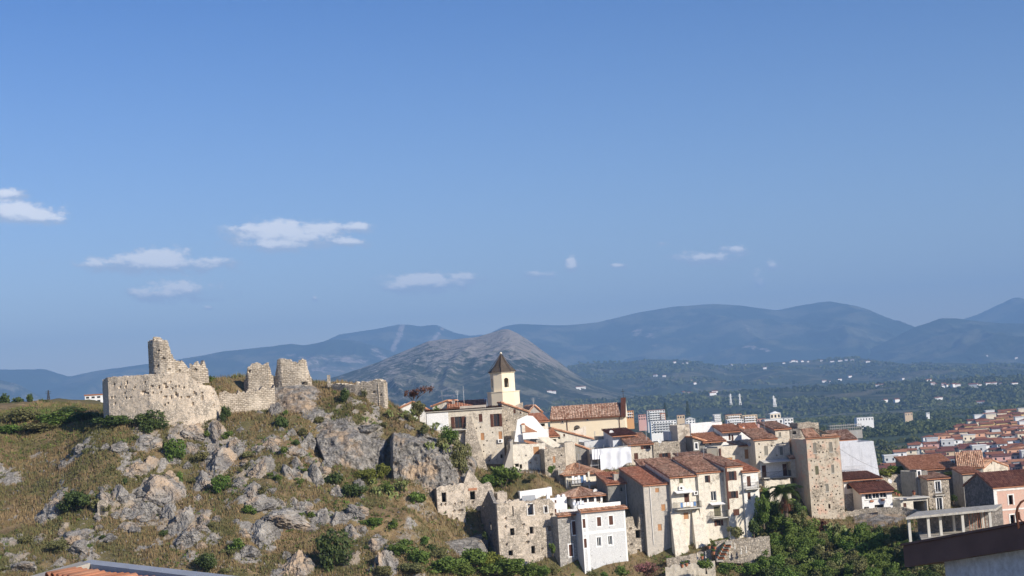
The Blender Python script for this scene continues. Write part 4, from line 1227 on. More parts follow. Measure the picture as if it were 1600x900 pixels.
MB().prism([(u, -1.0, z) for u, z in q], (0, .25, 0)).build('stair_wall', M['cream_old'], sw.root)
for k in range(9):
    t = k / 8
    u, z = _u(837 + 22 * t, 687 + 13 * t)
    MB().box(u - .35, -2.4, z - .5, u + .45, -1.05, z).build('step', M['concrete'], sw.root)
q = [_u(*p) for p in [(815, 687), (837, 692), (852, 701), (852, 704), (815, 690)]]
MB().prism([(u, -2.7, z) for u, z in q], (0, .3, 0)).build('stair_coping', M['terracotta'], sw.root)
u0, z0 = _u(824, 686); u1, z1 = _u(836, 690)
MB().box(u0, -2.3, z1, u1, -2.2, z0).build('glazed_panel', M['glass'], sw.root)

rw_ = house('retaining_house', 'old plastered retaining house with stairs above the green thicket', 'house', (800, 688), (852, 700), 738, 258, ang=12, dep=5, roof='none', mat='cream_old', wins=[(838, 704, 9, 12, 'k'), (837, 717, 5, 6, 'h'), (806, 727, 7, 5, 'h'), (814, 729, 4, 7, 'h')], holes=5, hseed=8)
q = [rw_.loc(*p) for p in [(796, 690), (801, 686), (801, 738), (786, 738), (788, 728), (797, 700)]]
MB().prism([(u, -.3, z) for u, z in q], (0, 2.0, 0)).build('flying_buttress', M['concrete'], rw_.root)
house('stone_house', 'rubble wall house with flat top beside white steps', 'house', (850, 702), (882, 699), 742, 256, ang=14, dep=5, roof='flat', mat='stone', holes=8, hseed=5, jag=.12, wins=[(866, 718, 4, 10, 'k')])
house('plaster_house', 'narrow grey plastered house between rubble wall and sheeting', 'house', (882, 692), (898, 690), 735, 262, ang=12, dep=6, roof='flat', mat='beige')
sh_ = house('plaster_house', 'cream house with sloping tiled verge below the church', 'house', (862, 670), (925, 686), 715, 281, ang=6, dep=7, roof='lin', mat='cream_old', rmat='tile_old', wins=[(881.5, 680, 2.8, 4, 'b'), (873, 683, 4, 6, 'h')])
house('tiled_house', 'low porch with little red roof under cream house', 'house', (855, 683), (872, 681), 700, 272, ang=14, dep=4, roof='front', rise=1.0, mat='cream_old', rmat='tile_red', wins=[(866, 688, 6, 4, 'h')])

# scaffolded house with white sheeting
sc_ = house('scaffolded_house', 'grey house wrapped in white plastic sheeting and scaffolding', 'house', (921, 703), (981, 696), 745, 262, ang=12, dep=8, roof='flat', mat='grey', wins=[(936, 712, 3, 8, 'h')])
xs0, zt0 = sc_.loc(935, 703)
xs1, zt1 = sc_.loc(981, 697)
_, zl0 = sc_.loc(938, 738)
def sheet_mesh(x0, x1, ztop, zbot, y, seed, nx=26, nz=18):
    V = np.zeros((nz, nx, 3))
    for j in range(nz):
        for i in range(nx):
            u, v = i / (nx - 1), j / (nz - 1)
            zb2 = zbot(u) if callable(zbot) else zbot
            V[j, i] = (x0 + (x1 - x0) * u, y - .12 * mnoise.noise(Vector((u * 7, v * 3, seed))) - .10 * math.sin(u * 19 + 2 * v), ztop + (zb2 - ztop) * v)
    return np_mesh('sheeting', V.reshape(-1, 3), grid_quads(nz, nx), smooth=True)
sho = link('sheeting', sheet_mesh(xs0 - .2, xs1 + .1, zt0 + .2, lambda u: zl0 + .25 + 1.3 * (u > .62) * (u - .3) + .3 * math.sin(9 * u), -1.35, 2), M['sheeting'], sc_.root)
link('sheeting', sheet_mesh(sc_.loc(921, 700)[0], xs0, sc_.loc(921, 702)[1], sc_.loc(921, 718)[1], -1.35, 5, 12, 9), M['sheeting'], sc_.root)
for i in range(7):
    x = sc_.loc(920 + i * 10.3, 700)[0]
    MB().tube([(x, -1.15, sc_.loc(930, 746)[1]), (x, -1.15, zt0 + .9)], .04, 5).build('scaffold_pole', M['steel'], sc_.root)
for py in (706, 716, 727, 737):
    z = sc_.loc(922, py)[1]
    MB().tube([(sc_.loc(919, py)[0], -1.15, z), (xs1 + .2, -1.15, z)], .035, 5).build('scaffold_ledger', M['steel'], sc_.root)
    MB().box(sc_.loc(919, py)[0], -1.1, z - .08, xs1, -.45, z - .03).build('scaffold_deck', M['grey_wood'], sc_.root)
house('plaster_house', 'dark grey side house left of the white sheeting', 'house', (898, 695), (921, 703), 738, 263, ang=18, dep=6, roof='lin', mat='darkgrey', rmat='tile_old', oh=.2)
house('plaster_house', 'pale terrace storey rising behind the white sheeting', 'house', (913, 691), (958, 684), 705, 271, ang=8, dep=6, roof='flat', mat='palegrey')
house('plaster_house', 'mossy block of wall behind the terrace storey', 'house', (935, 682), (958, 680.5), 705, 274, ang=8, dep=4, roof='flat', mat='grey')
uh = house('plaster_house', 'small house with brown sheet roof and blue white porch', 'house', (957, 681), (992, 680), 715, 268, ang=12, dep=6, roof='front', rise=1.0, mat='bluewhite', rmat='tile_brown', wins=[(979, 688, 8, 11, 'd')], oh=.9)

# house with laundry balcony under an old hip roof
kh = house('balcony_house', 'low house with old hipped roof and laundry on its balcony', 'house', (885, 744), (938, 737), 772, 254, ang=16, dep=8, roof='hip', rise=1.5, mat='cream_old', rmat='tile_old', wins=[(911.5, 748, 4, 9, 'd'), (934, 747, 5, 6, 'b')], oh=.7)
xa, z = kh.loc(889, 758); xb, _ = kh.loc(938, 752)
balcony(kh.root, xa, xa + 2.0, z, 1.3, 'concrete', 'iron', .8)
MB().box(xa + 2.05, -1.1, z - .3, kh.W, -.3, z + .35).build('terrace_parapet', M['beige'], kh.root)
MB().box(xa + 3.0, -1.2, z - 2.5, xa + 3.3, -.9, z + 2.0).build('post', M['cream_old'], kh.root)
MB().box(-.2, -.2, 0, .15, .15, kh.H - .1).build('post', M['cream_old'], kh.root)
for k in range(5):
    cl = MB().box(xa + .2 + .5 * k, -1.22, z + .25, xa + .6 + .5 * k, -1.19, z + 1.5 - .2 * (k % 2))
    o = cl.build('laundry', M['cloth' if k != 3 else 'bluecloth'])
    o.parent = None
    o.location = kh.root.location; o.rotation_euler = kh.root.rotation_euler
    tag(o, ['white sheet hanging nearest the house corner', 'short white cloth hanging second on the balcony', 'long white sheet hung in mid balcony', 'blue cloth hanging on the laundry balcony', 'white sheet hanging last beside the door'][k], 'laundry', 'laundry on the balcony')
house('plaster_house', 'plain grey lean-to wall left of laundry balcony', 'house', (872, 735), (886, 737), 775, 255, ang=20, dep=7, roof='flat', mat='grey')

# ------------------------------------------------------------------ front row
def ruin_house(name, label, tl, tr, yb, d, ang, dep, wins, topl, seed, mat='ruin', holes=30, lholes=6, extra=2.0, leftop=None, lw=()):
    """roofless shell: crumbling front, sides and back"""
    a = math.radians(ang)
    o3 = P(tl[0], tl[1], d)
    t, n = Vector((math.cos(a), math.sin(a), 0)), Vector((math.sin(a), -math.cos(a), 0))
    def uz(px, py):
        v = ray(px, py); p = v * (o3.dot(n) / v.dot(n))
        return (p - o3).dot(t), p.z
    W = uz(*tr)[0]
    zb = uz(tl[0] + (yb - tl[1]) * .065, yb)[1] - extra
    root = tag(empty(name, (o3.x, o3.y, zb), a), label, 'ruin')
    tp = [(uz(*p)[0], uz(*p)[1] - zb) for p in topl]
    us, zs_ = [p[0] for p in tp], [p[1] for p in tp]
    jf = lambda u, sd: .3 * mnoise.noise(Vector((u * 1.1, sd, 0))) + .22 * mnoise.noise(Vector((u * 3.3, sd, 2)))
    ftop = lambda u: float(np.interp(u, us, zs_)) + jf(u, seed)
    s_ = d / F_PX
    ops = []
    for q in wins:
        u, z = uz(q[0], q[1]); z -= zb
        ww, hh = q[2] * s_ / math.cos(a), q[3] * s_
        ops.append((u - ww / 2, z - hh / 2, u + ww / 2, z + hh / 2))
    r_ = random.Random(seed)
    hs = []
    for _ in range(holes * 4):
        if len(hs) >= holes: break
        u, z = r_.uniform(.5, W - .5), extra + round(r_.uniform(.5, 9) / 1.3) * 1.3 + r_.uniform(-.15, .15)
        rr_ = r_.uniform(.05, .10)
        if z > ftop(u) - .6 or any(u - rr_ < o[2] + .25 and u + rr_ > o[0] - .25 and z - rr_ < o[3] + .25 and z + rr_ > o[1] - .25 for o in ops): continue
        hs.append((u, z, rr_ + .06))
    def dsp(u, z):
        v = .10 * mnoise.noise(Vector((u * .9, z * .9, seed))) + .08 * mnoise.noise(Vector((u * 3, z * 3, seed)))
        for (a_, b_, c_) in hs:
            if abs(u - a_) < c_ and abs(z - b_) < c_: v += .5
        return v
    def fill(W_): return list(np.linspace(0, W_, max(3, int(W_ / .3))))
    mx = max(zs_) + 2
    gz = list(np.arange(0, mx, .3))
    th = .6
    m1 = MB()
    wall_sheet(m1, fill(W) + [v for o in ops for v in (o[0], o[2])], gz + [v for o in ops for v in (o[1], o[3])], ftop, ops, th, lambda x, y, z: (x, y, z), None, dsp)
    fo = m1.build('front_wall', M[mat], root)
    Ds = dep - th
    lt = leftop or (lambda y: ftop(0) - .12 * y)
    m2 = MB()
    lo = [(y - w_ / 2, z_ - h_ / 2, y + w_ / 2, z_ + h_ / 2) for (y, z_, w_, h_) in lw]
    wall_sheet(m2, fill(Ds) + [v for o in lo for v in (o[0], o[2])], gz + [v for o in lo for v in (o[1], o[3])], lambda y: lt(y) + jf(y, seed + 5), lo, th, lambda x, y, z: (y, th + .002 + x, z), None, lambda u, z: .08 * mnoise.noise(Vector((u * 2, z * 2, seed + 2))))
    m2.build('side_wall', M['dark_shade_stone'] if mat == 'ruin' else M[mat], root)  # left wall of the ruin type is darker: its shade is in the colour
    m3 = MB()
    wall_sheet(m3, fill(Ds), gz, lambda y: ftop(W) - .1 * y + jf(y, seed + 7), [], th, lambda x, y, z: (W - y, th + .002 + x, z))
    m3.build('side_wall', M[mat], root)
    m4 = MB()
    wall_sheet(m4, fill(W - 2 * th), gz, lambda y: (ftop(y) + .2) * .97 + jf(y, seed + 9), [], th, lambda x, y, z: (th + x, dep - .002 - y + th, z))
    m4.build('back_wall', M[mat], root)
    h = House(); h.root, h.W, h.H = root, W, mx; h.loc = lambda px, py: (uz(px, py)[0], uz(px, py)[1] - zb)
    return h

r1 = ruin_house('ruined_house', 'roofless ruin with shaded side wall at the foot of the cliff', (682, 762), (725, 758), 842, 241, 20, 6.5,
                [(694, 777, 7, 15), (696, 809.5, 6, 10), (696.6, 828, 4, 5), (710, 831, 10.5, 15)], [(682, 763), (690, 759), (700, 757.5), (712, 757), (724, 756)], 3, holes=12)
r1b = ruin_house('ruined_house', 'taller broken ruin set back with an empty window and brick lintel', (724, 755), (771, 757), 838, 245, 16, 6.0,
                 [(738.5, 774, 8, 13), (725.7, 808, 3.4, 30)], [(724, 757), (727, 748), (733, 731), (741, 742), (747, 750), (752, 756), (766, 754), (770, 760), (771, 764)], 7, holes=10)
x, z = r1b.loc(738.5, 764.5)
MB().box(x - .7, -.06, z - .18, x + .7, -.012, z + .2).build('lintel', M['terracotta'], r1b.root)
house('ruined_block', 'stub of ruined wall with bricked top between the two ruins', 'ruin', (777, 770), (792, 768), 805, 246, ang=14, dep=3, roof='flat', mat='ruin', jag=.25)
r2 = ruin_house('ruined_house', 'large roofless three storey ruin with shaded gable side', (776, 787), (866, 781), 906, 236, 19, 8.5,
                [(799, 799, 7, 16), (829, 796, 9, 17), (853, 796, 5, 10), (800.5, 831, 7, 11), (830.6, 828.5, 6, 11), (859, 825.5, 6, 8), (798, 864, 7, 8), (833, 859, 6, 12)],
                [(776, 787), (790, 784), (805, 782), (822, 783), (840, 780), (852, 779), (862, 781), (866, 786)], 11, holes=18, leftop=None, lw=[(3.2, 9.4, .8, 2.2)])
for (px, py, w_, h_) in [(829, 796, 9, 17), (853, 796, 5, 10)]:
    x, z = r2.loc(px, py); ww, hh = w_ * .098 / 2 * 1.06, h_ * .098 / 2
    MB().box(x - ww - .16, -.05, z - hh - .12, x - ww - .004, .2, z + hh + .14).box(x + ww + .004, -.05, z - hh - .12, x + ww + .16, .2, z + hh + .14).box(x - ww - .004, -.05, z + hh + .004, x + ww + .004, .2, z + hh + .14).box(x - ww - .004, -.05, z - hh - .12, x + ww + .004, .2, z - hh - .004).build('window_surround', M['whitewash'], r2.root)
# gable peak on the left side, its shade put into darker stone
MB().prism([(.05, .65, r2.H - 2.9), (.05, 3.9, r2.H - .35), (.05, 8.0, r2.H - 2.9)], (.55, 0, 0)).build('gable_wall', M['dark_shade_stone'], r2.root)

rp = ruin_house('ruined_house', 'small broken rubble tower with two stubs right of white house', (977, 808), (1022, 803), 893, 240, 18, 5.0, [(997, 834.5, 8, 12.5), (998, 861, 5, 6)],
                [(977, 810), (981, 807), (990, 809), (991, 824), (997, 826), (998, 806), (1004, 803), (1012, 801), (1019, 804), (1022, 812)], 17, mat='stone', holes=8)
x0, z0 = rp.loc(990, 824); x1, z1 = rp.loc(1004, 800)

wh = house('white_house', 'white three storey house with pale grey panels and six shuttered windows', 'house', (908, 803), (976, 792.5), 900, 236, ang=24, dep=8, roof='flat', mat='palegrey', slab='concrete',
           wins=[(911.5, 818, 4.5, 14, 'bs'), (913, 849, 4.5, 14, 'bs'), (936, 815, 6.5, 14, 'bs'), (954.6, 813, 6.5, 14, 'bs'), (936, 846.5, 6.5, 14, 'gs'), (953.5, 844.5, 6.5, 14, 'gs')], holes=22, hseed=4, extra=2, hr=(.035, .06))
def band(h, p, q, t, name='white_band'):
    (xa, za), (xb, zb2) = h.loc(*p), h.loc(*q)
    v = Vector((xb - xa, 0, zb2 - za)); nrm = Vector((-v.z, 0, v.x)).normalized() * t
    A, B = Vector((xa, -.028, za)), Vector((xb, -.028, zb2))
    MB().prism([A - nrm, B - nrm, B + nrm, A + nrm], (0, .026, 0)).build(name, M['brightwhite'], h.root)
x = lambda px, py: wh.loc(px, py)
W = wh.W; Hh = wh.H
xv, _ = wh.loc(918, 840)
zmid = wh.loc(945, 830)[1]
for (x0, z0, x1, z1, yy) in [(.003, .5, .14, Hh - .05, .028), (xv - .2, .5, xv + .2, Hh - .05, .028), (W - .28, .5, W - .003, Hh - .05, .028), (.143, zmid - .22, xv - .203, zmid + .18, .026), (xv + .203, zmid - .22, W - .283, zmid + .18, .026), (.143, Hh - .35, xv - .203, Hh - .05, .026), (xv + .203, Hh - .35, W - .283, Hh - .05, .026)]:
    MB().box(x0, -yy, z0, x1, -.002, z1).build('white_band', M['brightwhite'], wh.root)
cp = [(-.3, -.55, Hh - .05), (W + .3, -.55, Hh - .05), (W + .3, .45, Hh + .35), (-.3, .45, Hh + .35)]
make_roof(wh.root, [cp], M['tile_old'], thick=.1, name='coping')
MB().box(-.2, .5, Hh + .02, W - .4, .75, Hh + 1.1).build('terrace_parapet', M['brightwhite'], wh.root)
fs = house('fieldstone_house', 'grey fieldstone wing left of the white house', 'house', (871, 808), (908, 803), 900, 236.8, ang=24, dep=8, roof='flat', mat='greystone', wins=[(897, 825, 6, 21, 'bs'), (892, 860, 6, 18, 'bs')], extra=2)
cp = [(-.2, -.55, fs.H - .05), (fs.W - .31, -.55, fs.H - .05), (fs.W - .31, .45, fs.H + .35), (-.2, .45, fs.H + .35)]
make_roof(fs.root, [cp], M['tile_old'], thick=.1, name='coping')
gl = house('glazed_loft', 'glazed terrace room under a low tiled roof above white house', 'house', (896, 777), (941, 774), 800, 245, ang=20, dep=6, roof='hip', rise=1.2, mat='brightwhite', rmat='tile_church', wins=[(903, 782, 7, 8.5, 'f'), (913, 781, 9, 8.5, 'f'), (924, 780, 9, 8.5, 'f'), (935, 779.5, 7, 8.5, 'f')], oh=.6, extra=3)
wb = house('white_terrace_block', 'bright white flat roofed terrace block behind large ruin', 'house', (848, 780), (885, 776), 812, 244, ang=20, dep=5, roof='flat', mat='brightwhite', wins=[(868, 800, 3.4, 10, 'b'), (868, 777.5 + 6, 3, 4, 'b')], extra=2)
house('white_terrace_block', 'white terrace wall with grey metal panel on its corner', 'house', (812, 768), (862, 761), 792, 248, ang=12, dep=4, roof='flat', mat='brightwhite', extra=2)
pn = MB().box(-1.1, 0, -1.2, 1.1, .06, 0).build('metal_panel', M['steel'])
pn.location = P(826, 774, 246); pn.rotation_euler = (0, 0, math.radians(12)); tag(pn, 'grey sheet metal panel standing on white terrace', 'panel')
for k, (px, py) in enumerate([(872, 776), (880, 775), (856, 775)]):
    o = MB().box(-.25, -.25, -.6, .25, .25, .2).box(-.15, -.15, .203, .15, .15, .32).build('roof_vent', M['brightwhite']); o.location = P(px, py, 246.5); o.rotation_euler = (0, 0, .35)
    tag(o, ['white roof vent on middle of terrace block', 'white roof vent nearest the glazed loft', 'white roof vent beside the metal panel'][k], 'vent', 'terrace roof vents')
# terrace furniture
for k, px in enumerate((899, 906, 913)):
    p = P(px, 790 - k, 239.6)
    o = empty('garden_chair', p, .4 + .3 * k)
    tag(o, ['grey plastic chair at the open end of terrace', 'grey plastic chair second from the glazing corner', 'pale plastic chair against the terrace parapet'][k], 'chair', 'terrace chairs')
    MB().box(-.28, -.28, 0, .28, .28, .06).build('seat', M['bluewhite'], o); MB().box(-.28, .24, .063, .28, .3, .55).build('backrest', M['bluewhite'], o)
    for a_ in (-.24, .24):
        for b_ in (-.24, .24):
            MB().box(a_ - .03, b_ - .03, -.45, a_ + .03, b_ + .03, -.003).build('leg', M['bluewhite'], o)

# grey houses and the tall row
mh = house('grey_house', 'small grey cement house with low red roof and chimney', 'house', (949, 757), (978, 756), 812, 246, ang=14, dep=6, roof='front', rise=1.5, mat='darkgrey', rmat='tile_red', wins=[(971, 764.5, 2.4, 6, 'h')])
chimney(mh, mh.W * .62, 1.5, mh.H + .5, .8, 1.1, 'grey')
pipe(mh, mh.W - .1, 0, mh.H, 'palegrey', .07)
q1 = house('tall_house', 'tall narrow grey house with red shed roof and small boarded windows', 'house', (1005, 759), (1047, 757), 872, 240, ang=17, dep=10, roof='front', rise=2.4, mat='cream_old', rmat='tile_red', wins=[(1026.7, 766, 6, 6.5, 'k'), (1036.5, 793, 6.5, 10, 'k'), (1031, 824, 6, 10, 'k')], oh=.25, os=.15, extra=2)
pipe(q1, q1.loc(1017, 790)[0], 4, q1.H, 'whitewash', .06)
q1.wall.data.materials.clear(); q1.wall.data.materials.append(plaster('tall_house_render', (0.52, 0.48, 0.42), (0.36, 0.34, 0.31), (0.4, 0.36, 0.3), .08, .7))
MB().prism([(-.02, .05, 0), (-.02, q1.D, 0), (-.02, q1.D, q1.H + 2.3), (-.02, .05, q1.H - .05)], (-.03, 0, 0)).build('side_shade', M['darkgrey'], q1.root)  # shade of the left wall painted on as a darker grey skin
q2 = house('tall_house', 'tall plastered house with laundry balcony and big sloping buttresses', 'house', (1047, 748), (1089, 743), 872, 240.5, ang=17, dep=10, roof='front', rise=2.3, mat='cream_old', rmat='tile_old', wins=[(1064, 751, 6, 8, 'v'), (1073, 778, 8, 13, 'd'), (1072, 806, 8, 10, 'k'), (1097 - 12, 801, 4, 7, 'k')], oh=.3, os=.2, extra=2)
xa, z = q2.loc(1053, 796); xb, _ = q2.loc(1092, 792)
balcony(q2.root, xa, xb - .1, z + .1, 1.5)
x0, z0 = q2.loc(1053, 771); x1, _ = q2.loc(1081, 770)
MB().prism([(x0, -.02, z0 + .3), (x1, -.02, z0 + .3), (x1, -1.2, z0), (x0, -1.2, z0)], (0, 0, .06)).build('awning', M['cloth'], q2.root)
for k in range(6):
    o = MB().box(xa + .5 + .55 * k, -1.56, z + .3 + .1 * (k % 3), xa + .9 + .55 * k, -1.53, z + 1.05).build('laundry', M['cloth' if k in (1, 2, 3) else ('bluecloth' if k in (0, 4) else 'iron')])
    o.location, o.rotation_euler = q2.root.location, q2.root.rotation_euler
    tag(o, ['blue towel first on the big balcony rail', 'white cloth second on big balcony rail', 'white cloth third on the big balcony rail', 'white cloth fourth on the big balcony rail', 'blue cloth fifth on big balcony rail', 'dark cloth last on the big balcony rail'][k], 'laundry', 'laundry on the tall house balcony')
ac_unit(q2, 1064, 762.5)
ac_unit(q2, 1093 - 6, 770)
for (pa, pb, w0, w1, yo) in [((1047, 800), (1060, 876), 1.5, 2.6, 1.7), ((1080, 798), (1102, 872), 1.5, 3.0, 1.7)]:
    xa, za = q2.loc(*pa); xc, zc = q2.loc(*pb)
    m = MB().prism([(xa, -.02, za), (xa + w0, -.02, za), (xa + w1, -.02, 0), (xa - .2, -.02, 0)], (0, -.25, 0))
    for i in (6, 7):
        v = m.v[i]; m.v[i] = (v[0], -yo, v[2])
    m.build('buttress', M['cream_old'], q2.root)
q3 = house('tall_house', 'pale house with French window and awned balcony in tall row', 'house', (1088, 741), (1133, 736), 845, 241.5, ang=17, dep=9, roof='front', rise=2.2, mat='whitewash', rmat='tile_old', wins=[(1104, 748.5, 5.5, 11, 'n'), (1115, 775, 9, 15, 'g'), (1121, 799, 11, 15, 'v'), (1123, 817, 7, 9, 'o')], oh=.25, os=.1, extra=2)
q3.wall.data.materials.clear(); q3.wall.data.materials.append(M['cream_old'])
xa, z = q3.loc(1110, 809.5); xb, _ = q3.loc(1135, 806)
balcony(q3.root, xa, xb, z + .05, 1.2)
x0, z0 = q3.loc(1108, 789)
MB().prism([(x0, -.02, z0 + .25), (x0 + 2.3, -.02, z0 + .25), (x0 + 2.3, -1.1, z0), (x0, -1.1, z0)], (0, 0, .06)).build('awning', M['cloth'], q3.root)
pipe(q3, .1, 2, q3.H, 'grey_wood', .06)
q4 = house('tall_house', 'cream house with three brown shuttered windows in a column', 'house', (1133, 731), (1160, 729), 840, 242, ang=17, dep=8, roof='front', rise=1.3, mat='cream_old', rmat='tile_old', wins=[(1143, 743.5, 8, 14, 'o'), (1146, 773, 7.5, 11, 'o'), (1150.5, 800.5, 10, 10, 'b')], oh=.2, os=.1, extra=2)
x0, z0 = q4.loc(1132.5, 722); x1, z1 = q4.loc(1137, 796)
MB().box(x0 - .05, -.2, z1, x0 + .2, -.003, z0).build('flue', M['brown_wood'], q4.root)
q5 = house('end_house', 'white peeling end house with red roof and little iron balcony', 'house', (1160, 739), (1184, 736), 845, 242.5, ang=18, dep=7, roof='front', rise=1.5, mat='whitewash', rmat='tile_red', wins=[(1170, 752, 6, 16, 'd'), (1170.5, 775, 5, 11, 'b')], oh=.3, os=.2, extra=2)
xa, z = q5.loc(1162, 764); xb, _ = q5.loc(1184, 761)
balcony(q5.root, xa, xb, z, .9)
house('roof_gallery', 'raised tile roof with dark opening behind the tall row', 'house', (1082, 724), (1129, 722), 745, 251, ang=15, dep=8, roof='front', rise=1.4, mat='beige', rmat='tile_old', wins=[(1117, 726, 8, 5, 'h')])
house('red_roof_house', 'red walled house showing its old tile roof mid row', 'house', (1013, 741), (1062, 738), 770, 249, ang=12, dep=7, roof='front', rise=2.0, mat='pink', rmat='tile_old')

# second row behind
v1 = house('stone_house', 'stone house with brown tile roof and two dark windows mid town', 'house', (982, 697), (1019, 693), 745, 264, ang=10, dep=7, roof='front', rise=1.7, mat='beige', rmat='tile_old', wins=[(994, 714, 6.5, 12, 'b'), (1008.8, 699, 7.5, 5, 'o')], holes=6)
v2 = house('stone_house', 'flat topped stone house with wide brown shuttered window', 'house', (1020, 691), (1062, 689), 745, 264.5, ang=10, dep=7, roof='flat', mat='stone', wins=[(1039, 713.5, 9, 11, 'o')], holes=12, jag=.06)
v3 = house('tower_house', 'tall bare cement block with one tan shutter', 'house', (1058, 664.5), (1077, 662.5), 735, 267, ang=10, dep=5, roof='flat', mat='beige', wins=[(1076 - 2, 697, 5, 11, 'ks')])
house('white_house', 'white gabled side wall left of the cement block', 'house', (1045, 680), (1058, 668), 700, 271, ang=6, dep=5, roof='none', mat='bluewhite')
v4 = house('white_house', 'broad blank white upper storey above the canopy roofs', 'house', (1079, 662), (1128, 659.5), 710, 272, ang=8, dep=6, roof='flat', mat='white')
v5 = house('canopy_house', 'white upper terrace under long brown canopy roof', 'house', (1097, 691), (1130, 687), 720, 265, ang=12, dep=5, roof='front', rise=1.15, mat='white', rmat='tile_orange', wins=[(1109.5, 690.5, 3.4, 8, 'd')], oh=1.2)
v5b = house('grey_house', 'grey cement house side with white framed window under canopy', 'house', (1082, 684), (1101, 690), 725, 264, ang=14, dep=5, roof='lin', mat='darkgrey', rmat='tile_orange', wins=[(1088, 697, 4, 9, 'ps')])
v6 = house('canopy_house', 'small white house with brown shutters and second canopy roof', 'house', (1128, 676), (1158, 672), 710, 268, ang=10, dep=5, roof='front', rise=1.0, mat='white', rmat='tile_orange', wins=[(1140, 683, 3.2, 9, 'd'), (1144.5, 684, 3.2, 9, 'b')], oh=.9)
v6b = house('white_house', 'white house end with sloping red verge by stairs', 'house', (1155, 668), (1180, 682), 715, 270, ang=10, dep=6, roof='lin', mat='white', rmat='tile_red')
house('red_roof_house', 'house with clean red roof on the town crest', 'house', (1162, 677), (1186, 673), 690, 281, ang=4, dep=8, roof='gx', rise=1.4, mat='cream_old', rmat='tile_red')
v7 = house('plaster_house', 'beige annex with tan garage shutter and railing', 'house', (1121, 698), (1156, 695.5), 735, 258, ang=14, dep=5, roof='flat', mat='cream_old', wins=[(1138.7, 720, 12, 10, 'k')])
v7.wall.data.materials[0] = M['beige']
MB().box(-1.9, .1, 0, -.003, 3, v7.H - .2).build('dark_bay', M['grey_wood'], v7.root)
MB().box(.25, -.25, v7.H - 2.6, .5, -.01, v7.H - .3).build('flue', M['brown_wood'], v7.root)
v8 = house('plaster_house', 'cream house with one tan shutter beside old stone house', 'house', (1156, 698), (1180, 695.5), 735, 259, ang=14, dep=5, roof='front', rise=.6, mat='cream_old', rmat='tile_old', wins=[(1166.5, 709.5, 6, 14.5, 'ks')], holes=6)
z1_ = house('stone_house', 'old stone house with two grey shutters above loggia', 'house', (1179, 688), (1233, 684), 775, 256, ang=12, dep=7, roof='none', mat='beige', wins=[(1197, 704, 5.8, 14, 'w'), (1221, 704.5, 5.4, 12.5, 'w'), (1201, 755, 4.5, 6, 'b')], holes=30, hseed=6)
zz = z1_
make_roof(zz.root, [((-.3, -.3, zz.H - .1), (zz.W * .66, -.3, zz.H - .1), (zz.W * .66, 6, zz.H + 1.6), (-.3, 6, zz.H + 1.6))], M['tile_old'])
house('stone_house', 'stone gable rising behind old stone house with tile roof', 'house', (1211, 672), (1233, 670), 700, 258.8, ang=12, dep=7, roof='front', rise=1.1, mat='beige', rmat='tile_old', wins=[(1218.5, 679, 4, 7, 'w')], os=.35)
xa, z = zz.loc(1189, 746.5); xb, _ = zz.loc(1232, 743)
balcony(zz.root, xa, xb, z, 1.4, 'concrete_pale', 'iron', .9)
x0, z0 = zz.loc(1187, 723.5)
MB().prism([(x0, -.01, z0 + .35), (x0 + 4.9, -.01, z0 + .35), (x0 + 4.9, -1.9, z0), (x0, -1.9, z0)], (0, 0, .09)).build('canopy', M['concrete_pale'], zz.root)
MB().box(xa, -.06, z + .003, xb - .2, -.004, z0 + .3).build('loggia_wall', M['white'], zz.root)
for px in (1193.5, 1226):
    xx = zz.loc(px, 735)[0]
    MB().box(xx - .35, -.12, z + .004, xx + .35, -.064, z + 2.0).build('door', M['brown_wood'], zz.root)
MB().box(xb + .003, -1.3, z - .3, xb + 1.5, -.004, z0 + .3).build('closet', M['beige'], zz.root)
make_roof(zz.root, [((xb - .1, -1.5, z0 + .32), (xb + 1.7, -1.5, z0 + .32), (xb + 1.7, -.02, z0 + .8), (xb - .1, -.02, z0 + .8))], M['tile_old'], name='closet_roof', thick=.08)
tw = house('tall_tower_house', 'tall pockmarked tower house with traces of pink render', 'house', (1259.5, 687), (1311, 683), 826, 250, ang=9, dep=9, roof='none', mat='tower_pink', jag=.12,
           wins=[(1273, 700, 5.4, 16, 'w'), (1298, 698.5, 5.6, 15, 'w'), (1276.4, 735, 5.4, 13.5, 'v'), (1301, 732.5, 4.6, 13, 'w'), (1292.4, 762, 4.6, 12, 'w'), (1296, 791, 3.4, 7, 'h')], holes=95, hseed=9, extra=2, lw=[(4.5, 8.2, .5, 1.2, 'w')])
kk = tw.H
make_roof(tw.root, [((-.2, -.25, kk + .05), (tw.W * .45, -.25, kk + .05), (tw.W * .42, 3.4, kk + 1.5), (.4, 3.4, kk + 1.5))], M['tile_old'], thick=.1, name='broken_roof')
make_roof(tw.root, [((tw.W * .45, -.25, kk + .02), (tw.W + .2, -.25, kk + .02), (tw.W * .95, .5, kk + .4), (tw.W * .5, .5, kk + .4))], M['tile_old'], thick=.1, name='broken_roof')
for k in range(7):
    t = k / 6
    MB().tube([(tw.W * (.42 + .5 * t), 4.0, kk + 1.6 - .9 * t), (tw.W * (.45 + .5 * t), -.2, kk + .1)], .07, 4).build('rafter', M['bark'], tw.root)
MB().tube([(.2, 3.8, kk + 1.55), (tw.W * .45, 3.8, kk + 1.75), (tw.W + .1, 3.6, kk + .4)], .1, 5).build('ridge_beam', M['bark'], tw.root)
house('stone_block', 'flat stone block behind the tower house roof', 'ruin', (1246, 661), (1279, 660), 700, 262, ang=6, dep=5, roof='flat', mat='stone', jag=.08, holes=6)
